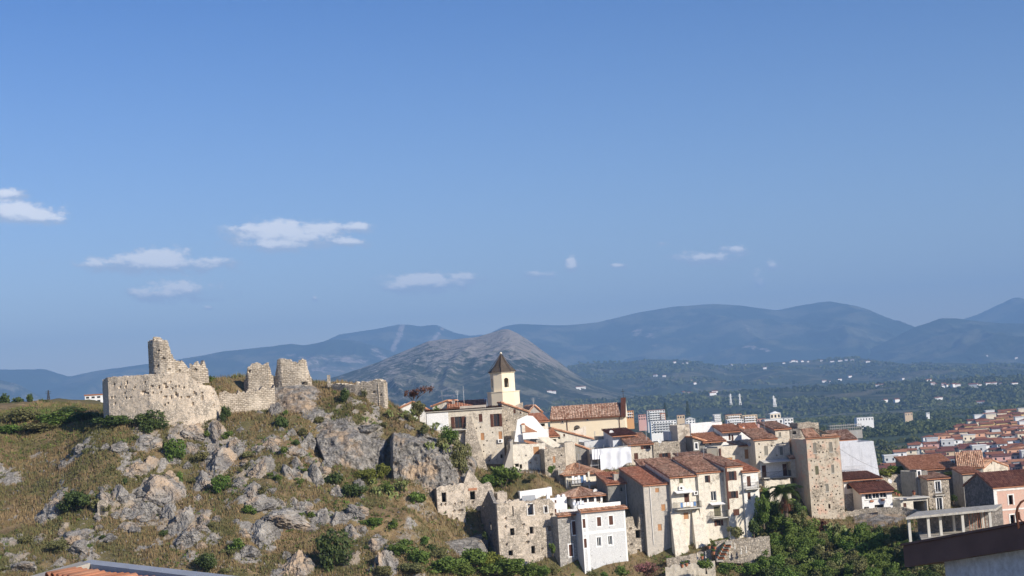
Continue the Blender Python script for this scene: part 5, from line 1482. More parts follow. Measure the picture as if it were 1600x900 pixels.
house('stone_house', 'dark broken attic between old stone house and tower', 'ruin', (1234, 672), (1250, 668), 700, 261, ang=8, dep=4, roof='flat', mat='dark_shade_stone', jag=.2, wins=[(1241, 676, 6, 5, 'h')])
bw = house('white_house', 'large blank bluish white wall right of the tower house', 'house', (1312, 692), (1365, 689), 760, 263, ang=4, dep=8, roof='flat', mat='bluewhite')
MB().prism([(bw.W - .02, -.003, 0), (bw.W + .8, -.003, 0), (bw.W + .02, -.003, bw.H - .6)], (0, 1.2, 0)).build('buttress', M['bluewhite'], bw.root)
x0, z0 = bw.loc(1318, 737)
rl = MB()
for k in range(26): rl.box(x0 + k * .14, -1.01, z0, x0 + .02 + k * .14, -.99, z0 + .9)
rl.tube([(x0, -1, z0 + .9), (x0 + 3.6, -1, z0 + .9)], .03, 4).build('railing', M['steel'], bw.root)
house('roof_house', 'crumbling pale roof peeping over the bluish wall', 'house', (1306, 686), (1338, 690), 700, 272, ang=4, dep=6, roof='front', rise=1.5, mat='cream_old', rmat='tile_church')
b1 = house('villa', 'white villa with brown roof and shuttered windows by bare rock', 'house', (1318, 752), (1375, 747), 808, 256, ang=8, dep=7, roof='front', rise=.9, mat='white', rmat='tile_brown', wins=[(1329, 759.5, 6, 8, 'o'), (1358.5, 755, 10, 8.5, 'o'), (1324, 787, 4, 8, 'gs')], oh=.7, extra=2)
x1, z1 = b1.loc(1319, 772); x2, _ = b1.loc(1344, 772)
MB().box(-.05, -.06, 0, x2, -.004, z1).build('stone_facing', M['greystone'], b1.root)
b1.wall.data.materials[0] = M['whitewash']
pc = house('porch_wing', 'white porch wing with curtained glazing under brown roof', 'house', (1346, 771), (1393, 765), 800, 252, ang=8, dep=4, roof='front', rise=1.2, mat='white', rmat='tile_brown', wins=[(1357, 776, 11, 9, 'g'), (1368.5, 774.5, 11, 9, 'g'), (1380, 773.5, 11, 9, 'g'), (1374, 791, 15, 5, 'h'), (1354, 794, 8, 4, 'h')], oh=.7, os=.6)
for px, py in ((1362, 783), (1379, 781)):
    x, z = pc.loc(px, py); MB().box(x - .3, -.2, z - .13, x + .3, -.01, z + .13).build('flower_box', M['pot'], pc.root)

# ------------------------------------------------------------------ right-hand group
c1 = house('stone_barn', 'wide stone house with broad orange tile roof', 'house', (1424, 735), (1496, 732), 800, 271, ang=3, dep=9, roof='front', rise=2.0, mat='darkgrey', rmat='tile_orange', oh=.5)
c2 = house('stone_barn', 'stone gable house with old red brown roof and two slit windows', 'house', (1497, 731), (1536, 730), 800, 268, ang=-14, dep=9, roof='gx', rise=2.3, mat='grey', rmat='tile_old', oh=.4, os=.25, rw=[(3.0, 3.9, .5, 1.8, 'h'), (6.0, 4.0, .9, 1.9, 'd'), (4.3, 7.6, .5, .7, 'h')])
rwall = MB().prism([(c2.W + .012, .02, 0), (c2.W + .012, c2.D - .02, 0), (c2.W + .012, c2.D - .02, c2.H - .1), (c2.W + .012, c2.D / 2, c2.H + 2.2), (c2.W + .012, .02, c2.H - .1)], (.02, 0, 0))
house('stone_house', 'lit stone gable wall facing the lower town', 'house', (1536, 735), (1575, 728), 800, 269.5, ang=30, dep=6, roof='gy', rise=1.3, mat='beige', rmat='tile_old', wins=[(1546, 742, 3, 9, 'h'), (1568, 741, 5, 10, 'd'), (1549.5, 722.5 + 1, 2, 4, 'h'), (1559, 722.5, 2.6, 4, 'h')], oh=.1, os=.1, ridge=.4)
c3 = house('plaster_house', 'dark grey stepped annex below gable house', 'house', (1504, 741), (1530, 740), 812, 258, ang=4, dep=5, roof='front', rise=.8, mat='grey', rmat='tile_orange', wins=[(1506, 765, 5, 7, 'k')], extra=3)
c4 = house('stone_cottage', 'stone cottage with two tall white framed doors', 'house', (1449, 750), (1482, 747), 806, 256, ang=8, dep=6, roof='front', rise=.6, mat='stone', rmat='tile_old', wins=[(1465.5, 760.5, 8, 16.5, 'gs'), (1468, 788, 8.5, 20, 'gs')], holes=6)
xa, z = c4.loc(1460, 773.5)
balcony(c4.root, xa, xa + 1.6, z, .5)
c5 = house('dormer_house', 'grey sheet clad house with white dormer window', 'house', (1430, 738), (1449, 735), 800, 259, ang=10, dep=6, roof='flat', mat='darkgrey', wins=[(1436, 740, 4.5, 8, 'gs')])
MB().box(.3, -.08, 2, c5.W - .1, -.004, c5.H - 1.4).build('metal_sheet', M['steel'], c5.root)
c6 = house('terrace_shed', 'concrete terrace over open garage beside stone cottage', 'house', (1407, 782), (1449, 776), 806, 252, ang=8, dep=6, roof='flat', mat='cream_old', wins=[(1438, 791, 22, 17, 'h'), (1414, 792, 5, 12, 'b')])
MB().box(-.3, -.5, c6.H + .003, c6.W + .2, 2, c6.H + .2).build('terrace_slab', M['concrete_pale'], c6.root)
gp = [(1400, 772), (1406, 778), (1416, 776), (1424, 774), (1431, 772)]
rwl = ruin_sheet(None, 'garden_wall', [(1378, 744, 768, 272), (1400, 741, 768, 273), (1424, 743, 768, 274)], 'stone', .6, .3, jag=.15, seed=31)
tag(rwl, 'rubble garden wall under the trees right of bluish house', 'wall')
pk = house('pink_house', 'pink plastered house with white trim and brown roof', 'house', (1552, 767), (1640, 752), 838, 236, ang=12, dep=9, roof='gx', rise=2.0, mat='pink', rmat='tile_brown', wins=[(1579.5, 781, 7, 14.5, 'hs'), (1582.5, 814, 7.5, 19, 'h')], oh=.25, os=.2, extra=3)
Wp, Hp = pk.W, pk.H
zc = pk.loc(1565, 797)[1]
MB().box(-.02, -.06, 0, .55, -.003, Hp - .02).box(.553, -.05, zc - .12, Wp, -.003, zc + .12).box(.553, -.07, Hp - .5, Wp, -.003, Hp - .05).build('white_trim', M['whitewash'], pk.root)
for (px, py, w_, h_) in [(1579.5, 781, 7, 14.5), (1582.5, 814, 7.5, 19)]:
    x, z = pk.loc(px, py); a_, b_ = w_ * .1 / 2, h_ * .098 / 2
    MB().box(x - a_ - .22, -.045, z - b_ - .1, x - a_ - .004, -.003, z + b_ + .2).box(x + a_ + .004, -.045, z - b_ - .1, x + a_ + .22, -.003, z + b_ + .2).box(x - a_ - .004, -.045, z + b_ + .004, x + a_ + .004, -.003, z + b_ + .2).build('window_surround', M['whitewash'], pk.root)
MB().prism([(-.004, .02, 0), (-.004, pk.D - .02, 0), (-.004, pk.D - .02, Hp - .1), (-.004, pk.D / 2, Hp + 1.9), (-.004, .02, Hp - .1)], (-.03, 0, 0)).build('stone_side', M['dark_shade_stone'], pk.root)  # bare stone side, with its shade put into the darker colour
# concrete pavilion
pv = empty('concrete_pavilion', P(1490, 830, 226))
tag(pv, 'open concrete shelter with slab roof on slender white posts', 'shelter')
A, B = P(1415, 806, 221), P(1556, 797, 226)
C_, E = P(1566, 794, 233.5), P(1432, 790, 229.5)
z0 = (A.z + B.z) / 2
q = [Vector((v.x, v.y, z0)) - pv.location for v in (A, B, C_, E)]
MB().prism(q, (0, 0, -.32)).build('roof_slab', M['grey'], pv)
for (px, d_) in ((1420, 222.5), (1450, 223), (1469, 224.5), (1504, 224.8), (1547, 226.2), (1450, 228.5), (1490, 229.5), (1535, 232)):
    p = P(px, 815, d_) - pv.location
    MB().box(p.x - .19, p.y - .19, -4.5, p.x + .19, p.y + .19, q[0].z - .323).build('post', M['concrete_pale'], pv)
MB().prism([Vector((v.x, v.y, z0 - 3.2)) - pv.location for v in (P(1440, 845, 220), P(1560, 830, 225), C_, E)], (0, 0, -1.2)).build('floor_slab', M['concrete'], pv)
MB().prism([Vector((v.x, v.y, z0 - 3.18)) - pv.location for v in (E, C_)] + [Vector((v.x, v.y, z0 - .33)) - pv.location for v in (C_, E)], (0, .3, 0)).build('back_wall', M['dark_shade_stone'], pv)  # dark colour stands in for the shade under the slab
for k in range(9):
    p = P(1515 + k * 4.2, 820, 227 + (k % 3) * 1.5) - pv.location
    o = MB().tube([(p.x, p.y, z0 - pv.location.z - 3.2), (p.x + .15 * math.sin(k), p.y, z0 - pv.location.z - .5)], .045, 4).build('prop', M['pot'], pv)

# ------------------------------------------------------------------ foreground roof corner and eave of the neighbouring houses
Cn = P(132, 887, 25)
e1 = (P(340, 913, 21.2) - Cn).normalized(); e2 = Vector((-.796, -.606, -.16))
fr = empty('near_house', Cn + Vector((0, 0, -8)))
tag(fr, 'near house corner with orange clay tile roof and metal flashing', 'house')
L1, L2 = 11.0, 6.0
pt = lambda a, b, dz=0: e1 * a + e2 * b + Vector((0, 0, 8 + dz))
MB().prism([pt(0, 0), pt(L1, 0), pt(L1, L2), pt(0, L2)], (0, 0, -.25)).build('roof', M['concrete'], fr)
rf = fr.children[0]
o = None
V_, Q_, T_ = tile_field(pt(.32, L2, .012), pt(L1, L2, .012), pt(L1, .30, .012), pt(.32, .30, .012), .23, .42)
# nearest tiles stand as pieces of their own
nc = max(2, int((L1 - .32) / .23)); nr = max(2, int(((e2 * (L2 - .3)).length) / .42))
Vt = V_.reshape(-1, 10, 3)
cen = Vt.mean(1)
order = np.arange(len(Vt))
ww = [to_px(Vector(cn) + fr.location) for cn in cen]
vis = [i for i in order if -40 < ww[i][0] < 420 and ww[i][1] < 930][:280]
vs = set(vis)
for i in vis:
    q = np.array([[k, k + 1, k + 6, k + 5] for k in range(4)] + [[5 + k, 6 + k, 11 + k + 5, 10 + k + 5] for k in ()]) if False else np.array([[k, k + 1, k + 6, k + 5] for k in range(4)])
    vv = np.concatenate([Vt[i], Vt[i] - np.array([0, 0, .018])])
    qq = np.concatenate([q, q[:, ::-1] + 10, np.array([[k, k + 10, k + 11, k + 1] for k in range(4)]), np.array([[5 + k, 6 + k, 16 + k, 15 + k] for k in range(4)])])
    link('tile', np_mesh('tile', vv, qq, np.full(20, T_[i * 10])), M['tile_bright'], rf)
rest = [i for i in order if i not in vs]
if rest:
    vv = Vt[rest].reshape(-1, 3)
    qq = (np.arange(len(rest))[:, None, None] * 10 + np.array([[k, k + 1, k + 6, k + 5] for k in range(4)])[None]).reshape(-1, 4)
    o = link('roof_tiles', np_mesh('roof_tiles', vv, qq, np.repeat(T_.reshape(-1, 10)[rest, 0], 10)), M['tile_bright'], rf); o['kind'] = 'stuff'
MB().prism([pt(-.14, .018, .0), pt(L1, .018, .0), pt(L1, .018, .075), pt(-.14, .018, .075)], tuple(e2.normalized() * -.2)).build('flashing', M['flashing'], fr)
MB().prism([pt(-.12, .022, .004), pt(.3, .022, .004), pt(.3, L2, .004), pt(-.12, L2, .004)], (0, 0, .09)).build('verge', M['concrete'], fr)
b0 = MB()
for (p, q) in ((pt(.3, .3, -.255), pt(L1 - .3, .3, -.255)), (pt(.3, .3, -.255), pt(.3, L2 - .3, -.255))):
    b0.prism([p, q, q - Vector((0, 0, 18)), p - Vector((0, 0, 18))], (.15, -.15, 0))
b0.build('wall', M['cream_old'], fr)

nb = empty('neighbour_house', P(1500, 880, 22) + Vector((0, 0, -4)))
tag(nb, 'near house corner with dark brown eave and shaded wall', 'house')
L_ = nb.location
TL, TR = P(1411, 853, 24.5), P(1680, 804, 20.6)
dr = (TR - TL).normalized()
bk = Vector((-dr.y, dr.x, 0)).normalized() if dr.x > 0 else Vector((0, 1, 0))
dn = Vector((0, 0, -.335))
MB().prism([TL - L_, TR - L_, TR + bk * 5 - L_, TL + bk * 5 - L_], dn).build('eave', M['fascia'], nb)
MB().prism([TL - L_ + Vector((0, 0, .004)) - bk * .03 - dr * .03, TR - L_ + Vector((0, 0, .004)) - bk * .03, TR + bk * 5 - L_ + Vector((0, 0, .004)), TL + bk * 5 - L_ + Vector((0, 0, .004)) - dr * .03], (0, 0, .035)).build('eave_trim', M['fascia'], nb)
wl0 = TL + dr * .72 + bk * .25 + dn
wl1 = TR + bk * .25 + dn
MB().prism([wl0 - L_ + Vector((0, 0, -.003)), wl1 - L_ + Vector((0, 0, -.003)), wl1 - L_ + Vector((0, 0, -14)), wl0 - L_ + Vector((0, 0, -14))], tuple(bk * .3)).build('wall', M['bluewhite'], nb)
MB().prism([wl0 - L_ + bk * .303 + Vector((0, 0, -.003)), wl0 - L_ + bk * 5 + Vector((0, 0, -.003)), wl0 - L_ + bk * 5 + Vector((0, 0, -14)), wl0 - L_ + bk * .303 + Vector((0, 0, -14))], tuple(dr * .3)).build('wall', M['bluewhite'], nb)
pts = [P(1591, 826, 21.5), P(1590, 815, 21.5), P(1588, 803, 21.5), P(1590, 793, 21.5), P(1595, 785, 21.5), P(1603, 780, 21.5), P(1615, 790, 21.5), P(1612, 808, 21.5), P(1600, 817, 21.5), P(1593, 811, 21.5), P(1591, 800, 21.5)]
cb = MB().tube([p - pts[0] for p in pts], .018, 6).build('cable', M['brown_wood']); cb.location = pts[0]
tag(cb, 'loop of brown cable standing up from the dark eave', 'cable')
for px, py, d_ in ((691, 626, 290), (715, 626, 290), (725, 628, 290), (834, 638, 275), (1232, 668, 262)):
    antenna(px, py, d_, 1.9 if px != 725 else 3.0, {691: 'branched aerial above the orange roofed house', 715: 'small aerial behind the long house roof', 725: 'tall thin mast left of bell tower', 834: 'aerial beside stone gable by church', 1232: 'aerial near the tower house'}[px])

def dish(px, py, d, label, r=.42):
    o = empty('satellite_dish', P(px, py, d), .5)
    m = MB().lathe([(.02, 0), (r * .5, .03), (r * .85, .09), (r, .14), (r * .98, .15), (r * .5, .05), (.02, .02)], 16, cap=False)
    b = m.build('bowl', M['palegrey'], o); b.rotation_euler = (math.radians(70), 0, 0)
    MB().tube([(0, 0, -.9), (0, .05, 0)], .03, 5).build('pole', M['steel'], o)
    MB().tube([(0, 0, -.2), (0, -.5, .05)], .015, 4).build('feed_arm', M['steel'], o)
    tag(o, label, 'satellite dish', 'satellite dishes on the roofs')
for px, py, d, lb in [(688, 664, 261, 'satellite dish on the white end wall of long house'), (955, 676, 270, 'satellite dish beside the mossy wall block'), (1030, 689, 263, 'satellite dish on the flat stone house roof'), (1078, 716, 254, 'satellite dish behind the tall row roofs'), (1170, 694, 258, 'satellite dish on the cream house'), (1390, 752, 257, 'satellite dish at the villa roof end'), (1500, 738, 262, 'satellite dish by the dark annex'), (930, 768, 247, 'satellite dish behind the glazed loft')]:
    dish(px, py, d, lb)
for px, py, d_, lb in ((930, 690, 272, 'aerial above the sheeting house'), (1010, 683, 266, 'aerial on the brown tiled stone house'), (1060, 722, 252, 'aerial on the tall row roof'), (1100, 716, 253, 'aerial over the raised gallery roof'), (1195, 672, 260, 'aerial on old stone house roof'), (1340, 690, 264, 'aerial on the bluish white wall house'), (1520, 720, 272, 'aerial on the gable house roof'), (905, 726, 256, 'aerial on the laundry house roof')):
    antenna(px, py, d_, 1.8, lb)
# sagging wires between the houses
for (a, b, lb) in [((784, 634, 268), (860, 652, 290), 'thin wire from stone house to church'), ((1160, 742, 242), (1236, 724, 252), 'thin wire from end house to the loggia'), ((1310, 700, 250), (1430, 742, 262), 'thin wire from tower house to dormer house')]:
    A, B = P(*a), P(*b)
    w_ = MB().tube([A.lerp(B, t) - A - Vector((0, 0, 1.2 * 4 * t * (1 - t))) for t in np.linspace(0, 1, 13)], .022, 4).build('wire', M['iron'])
    w_.location = A
    tag(w_, lb, 'wire')
# ------------------------------------------------------------------ cliffs and rocks
def rock_mat():
    m, nt, b = new_mat('limestone', 0.95)
    v = obj_vec(nt)
    n1 = noise_(nt, v, 0.25, 5.0, 0.6)
    n2 = noise_(nt, v, 1.3, 7.0, 0.7, 0.5)
    mp = nd(nt, 'ShaderNodeMapping', Vector=v)
    mp.inputs['Scale'].default_value = (1.2, 1.2, 0.18)
    st = noise_(nt, mp.outputs[0], 1.0, 6.0, 0.65, 0.8)
    c = mix_(nt, ramp_(nt, n2, 0.3, 0.7), (0.165, 0.155, 0.145), (0.42, 0.395, 0.355))
    c = mix_(nt, math_(nt, 'MULTIPLY', ramp_(nt, st, 0.45, 0.62), 0.6), c, (0.17, 0.16, 0.15))
    c = mix_(nt, math_(nt, 'MULTIPLY', ramp_(nt, n1, 0.50, 0.64), 0.7), c, (0.50, 0.36, 0.23))
    n4 = noise_(nt, v, 6.0, 4.0, 0.7)
    dv_ = nd(nt, 'ShaderNodeVectorMath', _operation='MULTIPLY_ADD', i0=nd(nt, 'ShaderNodeTexNoise', Vector=v, Scale=1.2, Detail=5.0).outputs['Color'], i1=(2.6, 2.6, 2.6), i2=v).outputs[0]
    ck = nd(nt, 'ShaderNodeTexVoronoi', Vector=dv_, Scale=0.55, _feature='DISTANCE_TO_EDGE').outputs[0]
    c = mix_(nt, math_(nt, 'MULTIPLY', ramp_(nt, ck, 0.03, 0.0), 0.4), c, (0.09, 0.085, 0.08))
    c = mix_(nt, ramp_(nt, n4, 0.60, 0.72), c, (0.12, 0.11, 0.10))
    nt.links.new(c, b.inputs['Base Color'])
    bump_(nt, b, math_(nt, 'ADD', n2, math_(nt, 'MULTIPLY_ADD', n4, 0.4, math_(nt, 'MULTIPLY', ramp_(nt, ck, 0.0, 0.08), 0.5))), 1.0, 0.35)
    return m
M['rock'] = rock_mat()
def rock_noise(p, seed):
    v = Vector((p[0], p[1], p[2])) + Vector((seed * 7.3, seed * 3.1, seed))
    r1 = 1 - abs(mnoise.noise(Vector((v.x * .7, v.y * .7, v.z * .4)))) * 2
    r2 = 1 - abs(mnoise.noise(v * 1.6)) * 2
    r3 = 1 - abs(mnoise.noise(v * 3.7)) * 2
    r4 = mnoise.noise(v * 8.5)
    d_, _ = mnoise.voronoi(v * .9 + Vector((r4, r3, r2)) * .25)
    return .32 * min(.6, d_[1] - d_[0]) + .55 * mnoise.noise(v * .45) + .42 * r1 + .26 * r2 + .15 * r3 + .10 * r4 - .3

def cliff(name, label, rows, seed, amp=1.3, nx=70, nz=56):
    """rows: list of lists of (px, py, d), top to bottom, same length"""
    R = np.array([[list(P(*q)) for q in r] for r in rows])
    nr, ncp = R.shape[:2]
    V = np.zeros((nz, nx, 3))
    for j in range(nz):
        fj = j / (nz - 1) * (nr - 1); j0 = min(int(fj), nr - 2); tj = fj - j0
        for i in range(nx):
            fi = i / (nx - 1) * (ncp - 1); i0 = min(int(fi), ncp - 2); ti = fi - i0
            p = (R[j0, i0] * (1 - ti) + R[j0, i0 + 1] * ti) * (1 - tj) + (R[j0 + 1, i0] * (1 - ti) + R[j0 + 1, i0 + 1] * ti) * tj
            ed = min(1, min(i, nx - 1 - i) / 5, min(j, nz - 1 - j) / 4)
            k = rock_noise((p[0] * .5, p[1] * .5, p[2] * .32), seed) * amp
            V[j, i] = p + np.array([.15 * k, -k * ed - .3 * ed + 1.8 * (1 - ed), .1 * k])
    o0 = V.mean((0, 1))
    me = np_mesh(name, V.reshape(-1, 3) - o0, grid_quads(nz, nx)[:, ::-1])
    o = link(name, me, M['rock'])
    o.location = o0
    return tag(o, label, 'cliff', kind='structure')
cliff('cliff', 'grey limestone crag under the castle wall', [[(412, 606, 262), (440, 602, 262), (470, 597, 263), (500, 604, 263), (535, 618, 262), (570, 632, 261)], [(416, 632, 257.5), (445, 628, 256.5), (470, 622, 256), (500, 630, 256), (535, 640, 256), (570, 648, 256)], [(420, 655, 254), (445, 655, 253), (470, 652, 252.5), (500, 655, 252.5), (535, 658, 253), (570, 662, 254)], [(425, 685, 250.5), (445, 690, 250), (470, 692, 250), (500, 692, 250), (535, 685, 251), (570, 678, 252.5)]], 3, 1.5, 90, 60)
cliff('cliff', 'pale limestone cliff with orange stains left of the cleft', [[(485, 668, 253), (510, 652, 254), (540, 648, 254.5), (575, 655, 255), (600, 664, 255), (616, 672, 255)], [(490, 690, 246.5), (515, 685, 246.5), (540, 680, 247.0), (575, 690, 248.0), (600, 695, 249.5), (614, 700, 251.0)], [(500, 712, 244.0), (520, 722, 243.5), (545, 730, 243.5), (575, 735, 245.0), (598, 740, 247.5), (612, 745, 249.0)], [(520, 745, 240.5), (530, 755, 240.5), (550, 762, 241.0), (575, 772, 241.5), (595, 778, 243.0), (612, 785, 246.0)]], 9, 1.7, 100, 80)
cliff('cliff', 'big buff limestone cliff between the cleft and long house', [[(611, 662, 256), (630, 660, 257), (655, 668, 257), (680, 676, 256.5), (705, 690, 256), (725, 700, 256), (745, 722, 256)], [(608, 690, 245.6), (630, 690, 245.6), (655, 692, 246.1), (680, 698, 246.6), (702, 708, 247.6), (722, 718, 249.1), (742, 735, 250.6)], [(609, 730, 243.1), (630, 732, 243.1), (652, 735, 243.6), (675, 738, 244.1), (700, 740, 245.1), (720, 745, 247.1), (740, 752, 249.6)], [(614, 780, 241.1), (632, 785, 241.1), (652, 788, 241.6), (672, 788, 242.1), (698, 782, 243.6), (718, 782, 245.6), (738, 782, 248.6)]], 21, 1.8, 120, 90)
cliff('cliff', 'grey rock face under retaining walls above white terraces', [[(790, 728, 259), (815, 732, 258), (840, 735, 257.5), (865, 738, 257.5), (885, 742, 258)], [(792, 752, 255), (815, 755, 254.5), (840, 756, 254.5), (865, 760, 254.5), (882, 765, 255)], [(796, 778, 253), (815, 782, 252.8), (840, 784, 252.8), (862, 786, 252.8), (880, 786, 253.5)]], 33, .7, 50, 36)
cliff('cliff', 'bare rock and rubble ledge below the white porch wing', [[(1322, 808, 253), (1345, 800, 253), (1370, 796, 253), (1400, 796, 252), (1430, 800, 251)], [(1324, 825, 248.5), (1345, 822, 248), (1370, 815, 247), (1400, 815, 246), (1428, 820, 245)], [(1328, 845, 244), (1348, 842, 243), (1372, 838, 242), (1400, 838, 241), (1424, 840, 240)]], 39, .8, 50, 36)
cliff('cliff', 'earthy bank with stones under the small ruin', [[(640, 838, 238.5), (665, 840, 238.5), (700, 842, 238.5), (735, 838, 239.5), (765, 832, 240.5)], [(648, 855, 235), (672, 857, 235), (702, 860, 235), (735, 858, 236), (762, 855, 237)], [(655, 880, 231), (680, 882, 231), (704, 885, 231), (735, 885, 232), (760, 884, 233)]], 45, .5, 50, 30)

import bmesh
def rock_mesh(seed, sub=5):
    bm = bmesh.new()
    bmesh.ops.create_icosphere(bm, subdivisions=sub, radius=1.0)
    rd = random.Random(seed)
    planes = [(Vector((rd.uniform(-1, 1), rd.uniform(-1, .3), rd.uniform(-.4, 1))).normalized(), rd.uniform(.5, .8)) for _ in range(5)]
    for v in bm.verts:
        p = v.co.copy()
        for (n, k) in planes:
            q = p.dot(n) - k
            if q > 0:
                p -= n * q * .92
        v.co = p * (1 + .55 * rock_noise(p * 1.6, seed))
    me = bpy.data.meshes.new('rock')
    bm.to_mesh(me); bm.free()
    me.materials.append(M['rock'])
    return me
ROCKS = [rock_mesh(s_) for s_ in range(10)]
def place_rock(px, py, wpx, hpx, label, group, i):
    p = hit(px, py + hpx * .3)
    if p is None:
        return
    k = p.y / F_PX
    o = link('rock', ROCKS[i % 10])
    o.location = p + Vector((0, .3 * hpx * k, -.02 * hpx * k))
    o.scale = (wpx * k * .62, max(wpx, hpx) * k * .5, hpx * k * .66)
    o.rotation_euler = (random.uniform(-.3, .3), random.uniform(-.35, .35), random.uniform(-.6, .6))
    tag(o, label, 'rock', group)
for i, (px, py, wx, hx, lb) in enumerate(BIG):
    place_rock(px, py, wx, hx, lb, 'limestone outcrops on the castle hill', i)
rd = random.Random(42)
for i in range(170):
    b = BIG[rd.randrange(len(BIG))]
    px, py = b[0] + rd.gauss(0, 34), b[1] + rd.gauss(0, 20)
    if py > 905 or py < 668 or px > 640 or (py < 690 and px < 330):
        continue
    s_ = rd.uniform(5, 16)
    place_rock(px, py, s_ * rd.uniform(1, 1.7), s_ * rd.uniform(.7, 1.2), 'small loose rock by the ' + b[4], 'small rocks on the castle hill', rd.randrange(10))
# loose stones: too many to count
def scatter_xy(n, x0, x1, y0, y1, rng):
    return rng.uniform(x0, x1, n), rng.uniform(y0, y1, n)
rng = np.random.default_rng(3)
sx_, sy_ = scatter_xy(7000, -82, -8, 205, 258, rng)
k_ = fbm(sx_ / 6, sy_ / 6, 3, 77) > .5
sx_, sy_ = sx_[k_], sy_[k_]
sz_ = zt(sx_, sy_)
n_ = len(sx_)
oct_ = np.array([[1, 0, 0], [-1, 0, 0], [0, 1, 0], [0, -1, 0], [0, 0, 1], [0, 0, -1]], float)
tri_ = np.array([[0, 2, 4], [2, 1, 4], [1, 3, 4], [3, 0, 4], [2, 0, 5], [1, 2, 5], [3, 1, 5], [0, 3, 5]])
Vv = np.stack([sx_, sy_, sz_], -1)[:, None] + oct_[None] * rng.uniform(.06, .26, (n_, 1, 1)) * rng.uniform(.6, 1.4, (n_, 6, 1))
tag(link('loose_stones', np_mesh('loose_stones', Vv.reshape(-1, 3), (np.arange(n_)[:, None, None] * 6 + tri_[None]).reshape(-1, 3)), M['rock']), 'loose pale stones strewn over the dry hillside', 'stones', kind='stuff')

# ------------------------------------------------------------------ dry grass
def grass_mat():
    m, nt, b = new_mat('dry_grass', 0.9)
    at = nd(nt, 'ShaderNodeAttribute', _attribute_name='tint').outputs['Fac']
    v = obj_vec(nt, False)
    n1 = noise_(nt, v, 0.11, 4.0, 0.6)
    c = mix_(nt, at, (0.165, 0.11, 0.055), (0.38, 0.28, 0.145))
    g = mix_(nt, at, (0.082, 0.085, 0.032), (0.19, 0.182, 0.072))
    c = mix_(nt, ramp_(nt, math_(nt, 'ADD', n1, math_(nt, 'MULTIPLY', math_(nt, 'SUBTRACT', at, .5), .25)), 00.44, 0.58), c, g)
    nt.links.new(c, b.inputs['Base Color'])
    return m
M['grass'] = grass_mat()
def grass(n, x0, x1, y0, y1, seed, h0=.25, h1=.7, blades=4, cond=None):
    rng = np.random.default_rng(seed)
    x, y = scatter_xy(n, x0, x1, y0, y1, rng)
    z = zt(x, y)
    e = .6
    sl = np.hypot(zt(x + e, y) - zt(x - e, y), zt(x, y + e) - zt(x, y - e)) / (2 * e)
    gi = np.clip(np.searchsorted(gy, y), 0, len(gy) - 1); gj = np.clip(((x - GX0) / GR + .5).astype(int), 0, len(gx) - 1)
    k = (sl < 1.9) & (fbm(x / 4, y / 4, 3, 5) > .36) & (RKM[gi, gj] < rng.uniform(.2, 1.1, n))
    if cond is not None:
        k &= cond(x, y)
    x, y, z = x[k], y[k], z[k]
    n = len(x)
    B = blades
    a = rng.uniform(0, 6.283, (n, B)); h = rng.uniform(h0, h1, (n, 1)) * rng.uniform(.6, 1.2, (n, B)); ln = rng.uniform(.1, .5, (n, B)) * h
    wd = rng.uniform(.035, .07, (n, B))
    bx, by = x[:, None] + rng.normal(0, .12, (n, B)), y[:, None] + rng.normal(0, .12, (n, B))
    t = np.stack([np.cos(a), np.sin(a)], -1)
    p0 = np.stack([bx - t[..., 1] * wd, by + t[..., 0] * wd, np.repeat(z[:, None] - .05, B, 1)], -1)
    p1 = np.stack([bx + t[..., 1] * wd, by - t[..., 0] * wd, np.repeat(z[:, None] - .05, B, 1)], -1)
    p2 = np.stack([bx + t[..., 0] * ln, by + t[..., 1] * ln, z[:, None] + h], -1)
    V = np.stack([p0, p1, p2], 2).reshape(-1, 3)
    tint = np.repeat(np.clip(rng.normal(.5, .25, n), 0, 1), B * 3)
    return np_mesh('grass', V, np.arange(len(V)).reshape(-1, 3), tint)
tag(link('grass', grass(62000, -95, -2, 205, 262, 5), M['grass']), 'dry straw and olive grass covering the castle hill', 'grass', kind='stuff')
tag(link('grass', grass(16000, -95, -20, 262, 305, 6, .3, .9, 3), M['grass']), 'grass on the hill crest behind the castle', 'grass', kind='stuff')
tag(link('grass', grass(15000, -5, 90, 205, 262, 7, .25, .8, 4), M['grass']), 'rough grass and weeds under the old town houses', 'grass', kind='stuff')

# ------------------------------------------------------------------ foliage
def crown_mesh(seed, n, leaf, blobs=9, flat=.8, spread=.62, rmin=.25, rmax=.5):
    rng = np.random.default_rng(seed)
    c = rng.normal(0, 1, (blobs, 3)); c /= np.linalg.norm(c, axis=1)[:, None]
    c *= rng.uniform(.15, spread, (blobs, 1)); c[:, 2] *= flat
    r = rng.uniform(rmin, rmax, blobs)
    bt_ = rng.uniform(-.22, .22, blobs)
    pr = r ** 2 / (r ** 2).sum()
    b = rng.choice(blobs, n, p=pr)
    d = rng.normal(0, 1, (n, 3)); d /= np.linalg.norm(d, axis=1)[:, None]
    rad = r[b] * rng.uniform(.45, 1.05, n) ** .6 * np.where(rng.uniform(0, 1, n) < .12, rng.uniform(1.0, 1.35, n), 1.0)
    p = c[b] + d * rad[:, None]
    p[:, 2] *= flat
    nn = d * .7 + rng.normal(0, .6, (n, 3)); nn /= np.linalg.norm(nn, axis=1)[:, None]
    t = np.cross(nn, rng.normal(0, 1, (n, 3))); t /= np.linalg.norm(t, axis=1)[:, None]
    u = np.cross(nn, t)
    s = leaf * rng.uniform(.6, 1.4, (n, 1))
    V = np.stack([p - t * s, p + u * s * .6, p + t * s, p - u * s * .6], 1).reshape(-1, 3)
    tint = np.repeat(np.clip(rng.normal(.5, .2, n) + bt_[b], 0, 1), 4)
    return np_mesh('crown', V, np.arange(4 * n).reshape(-1, 4), tint)
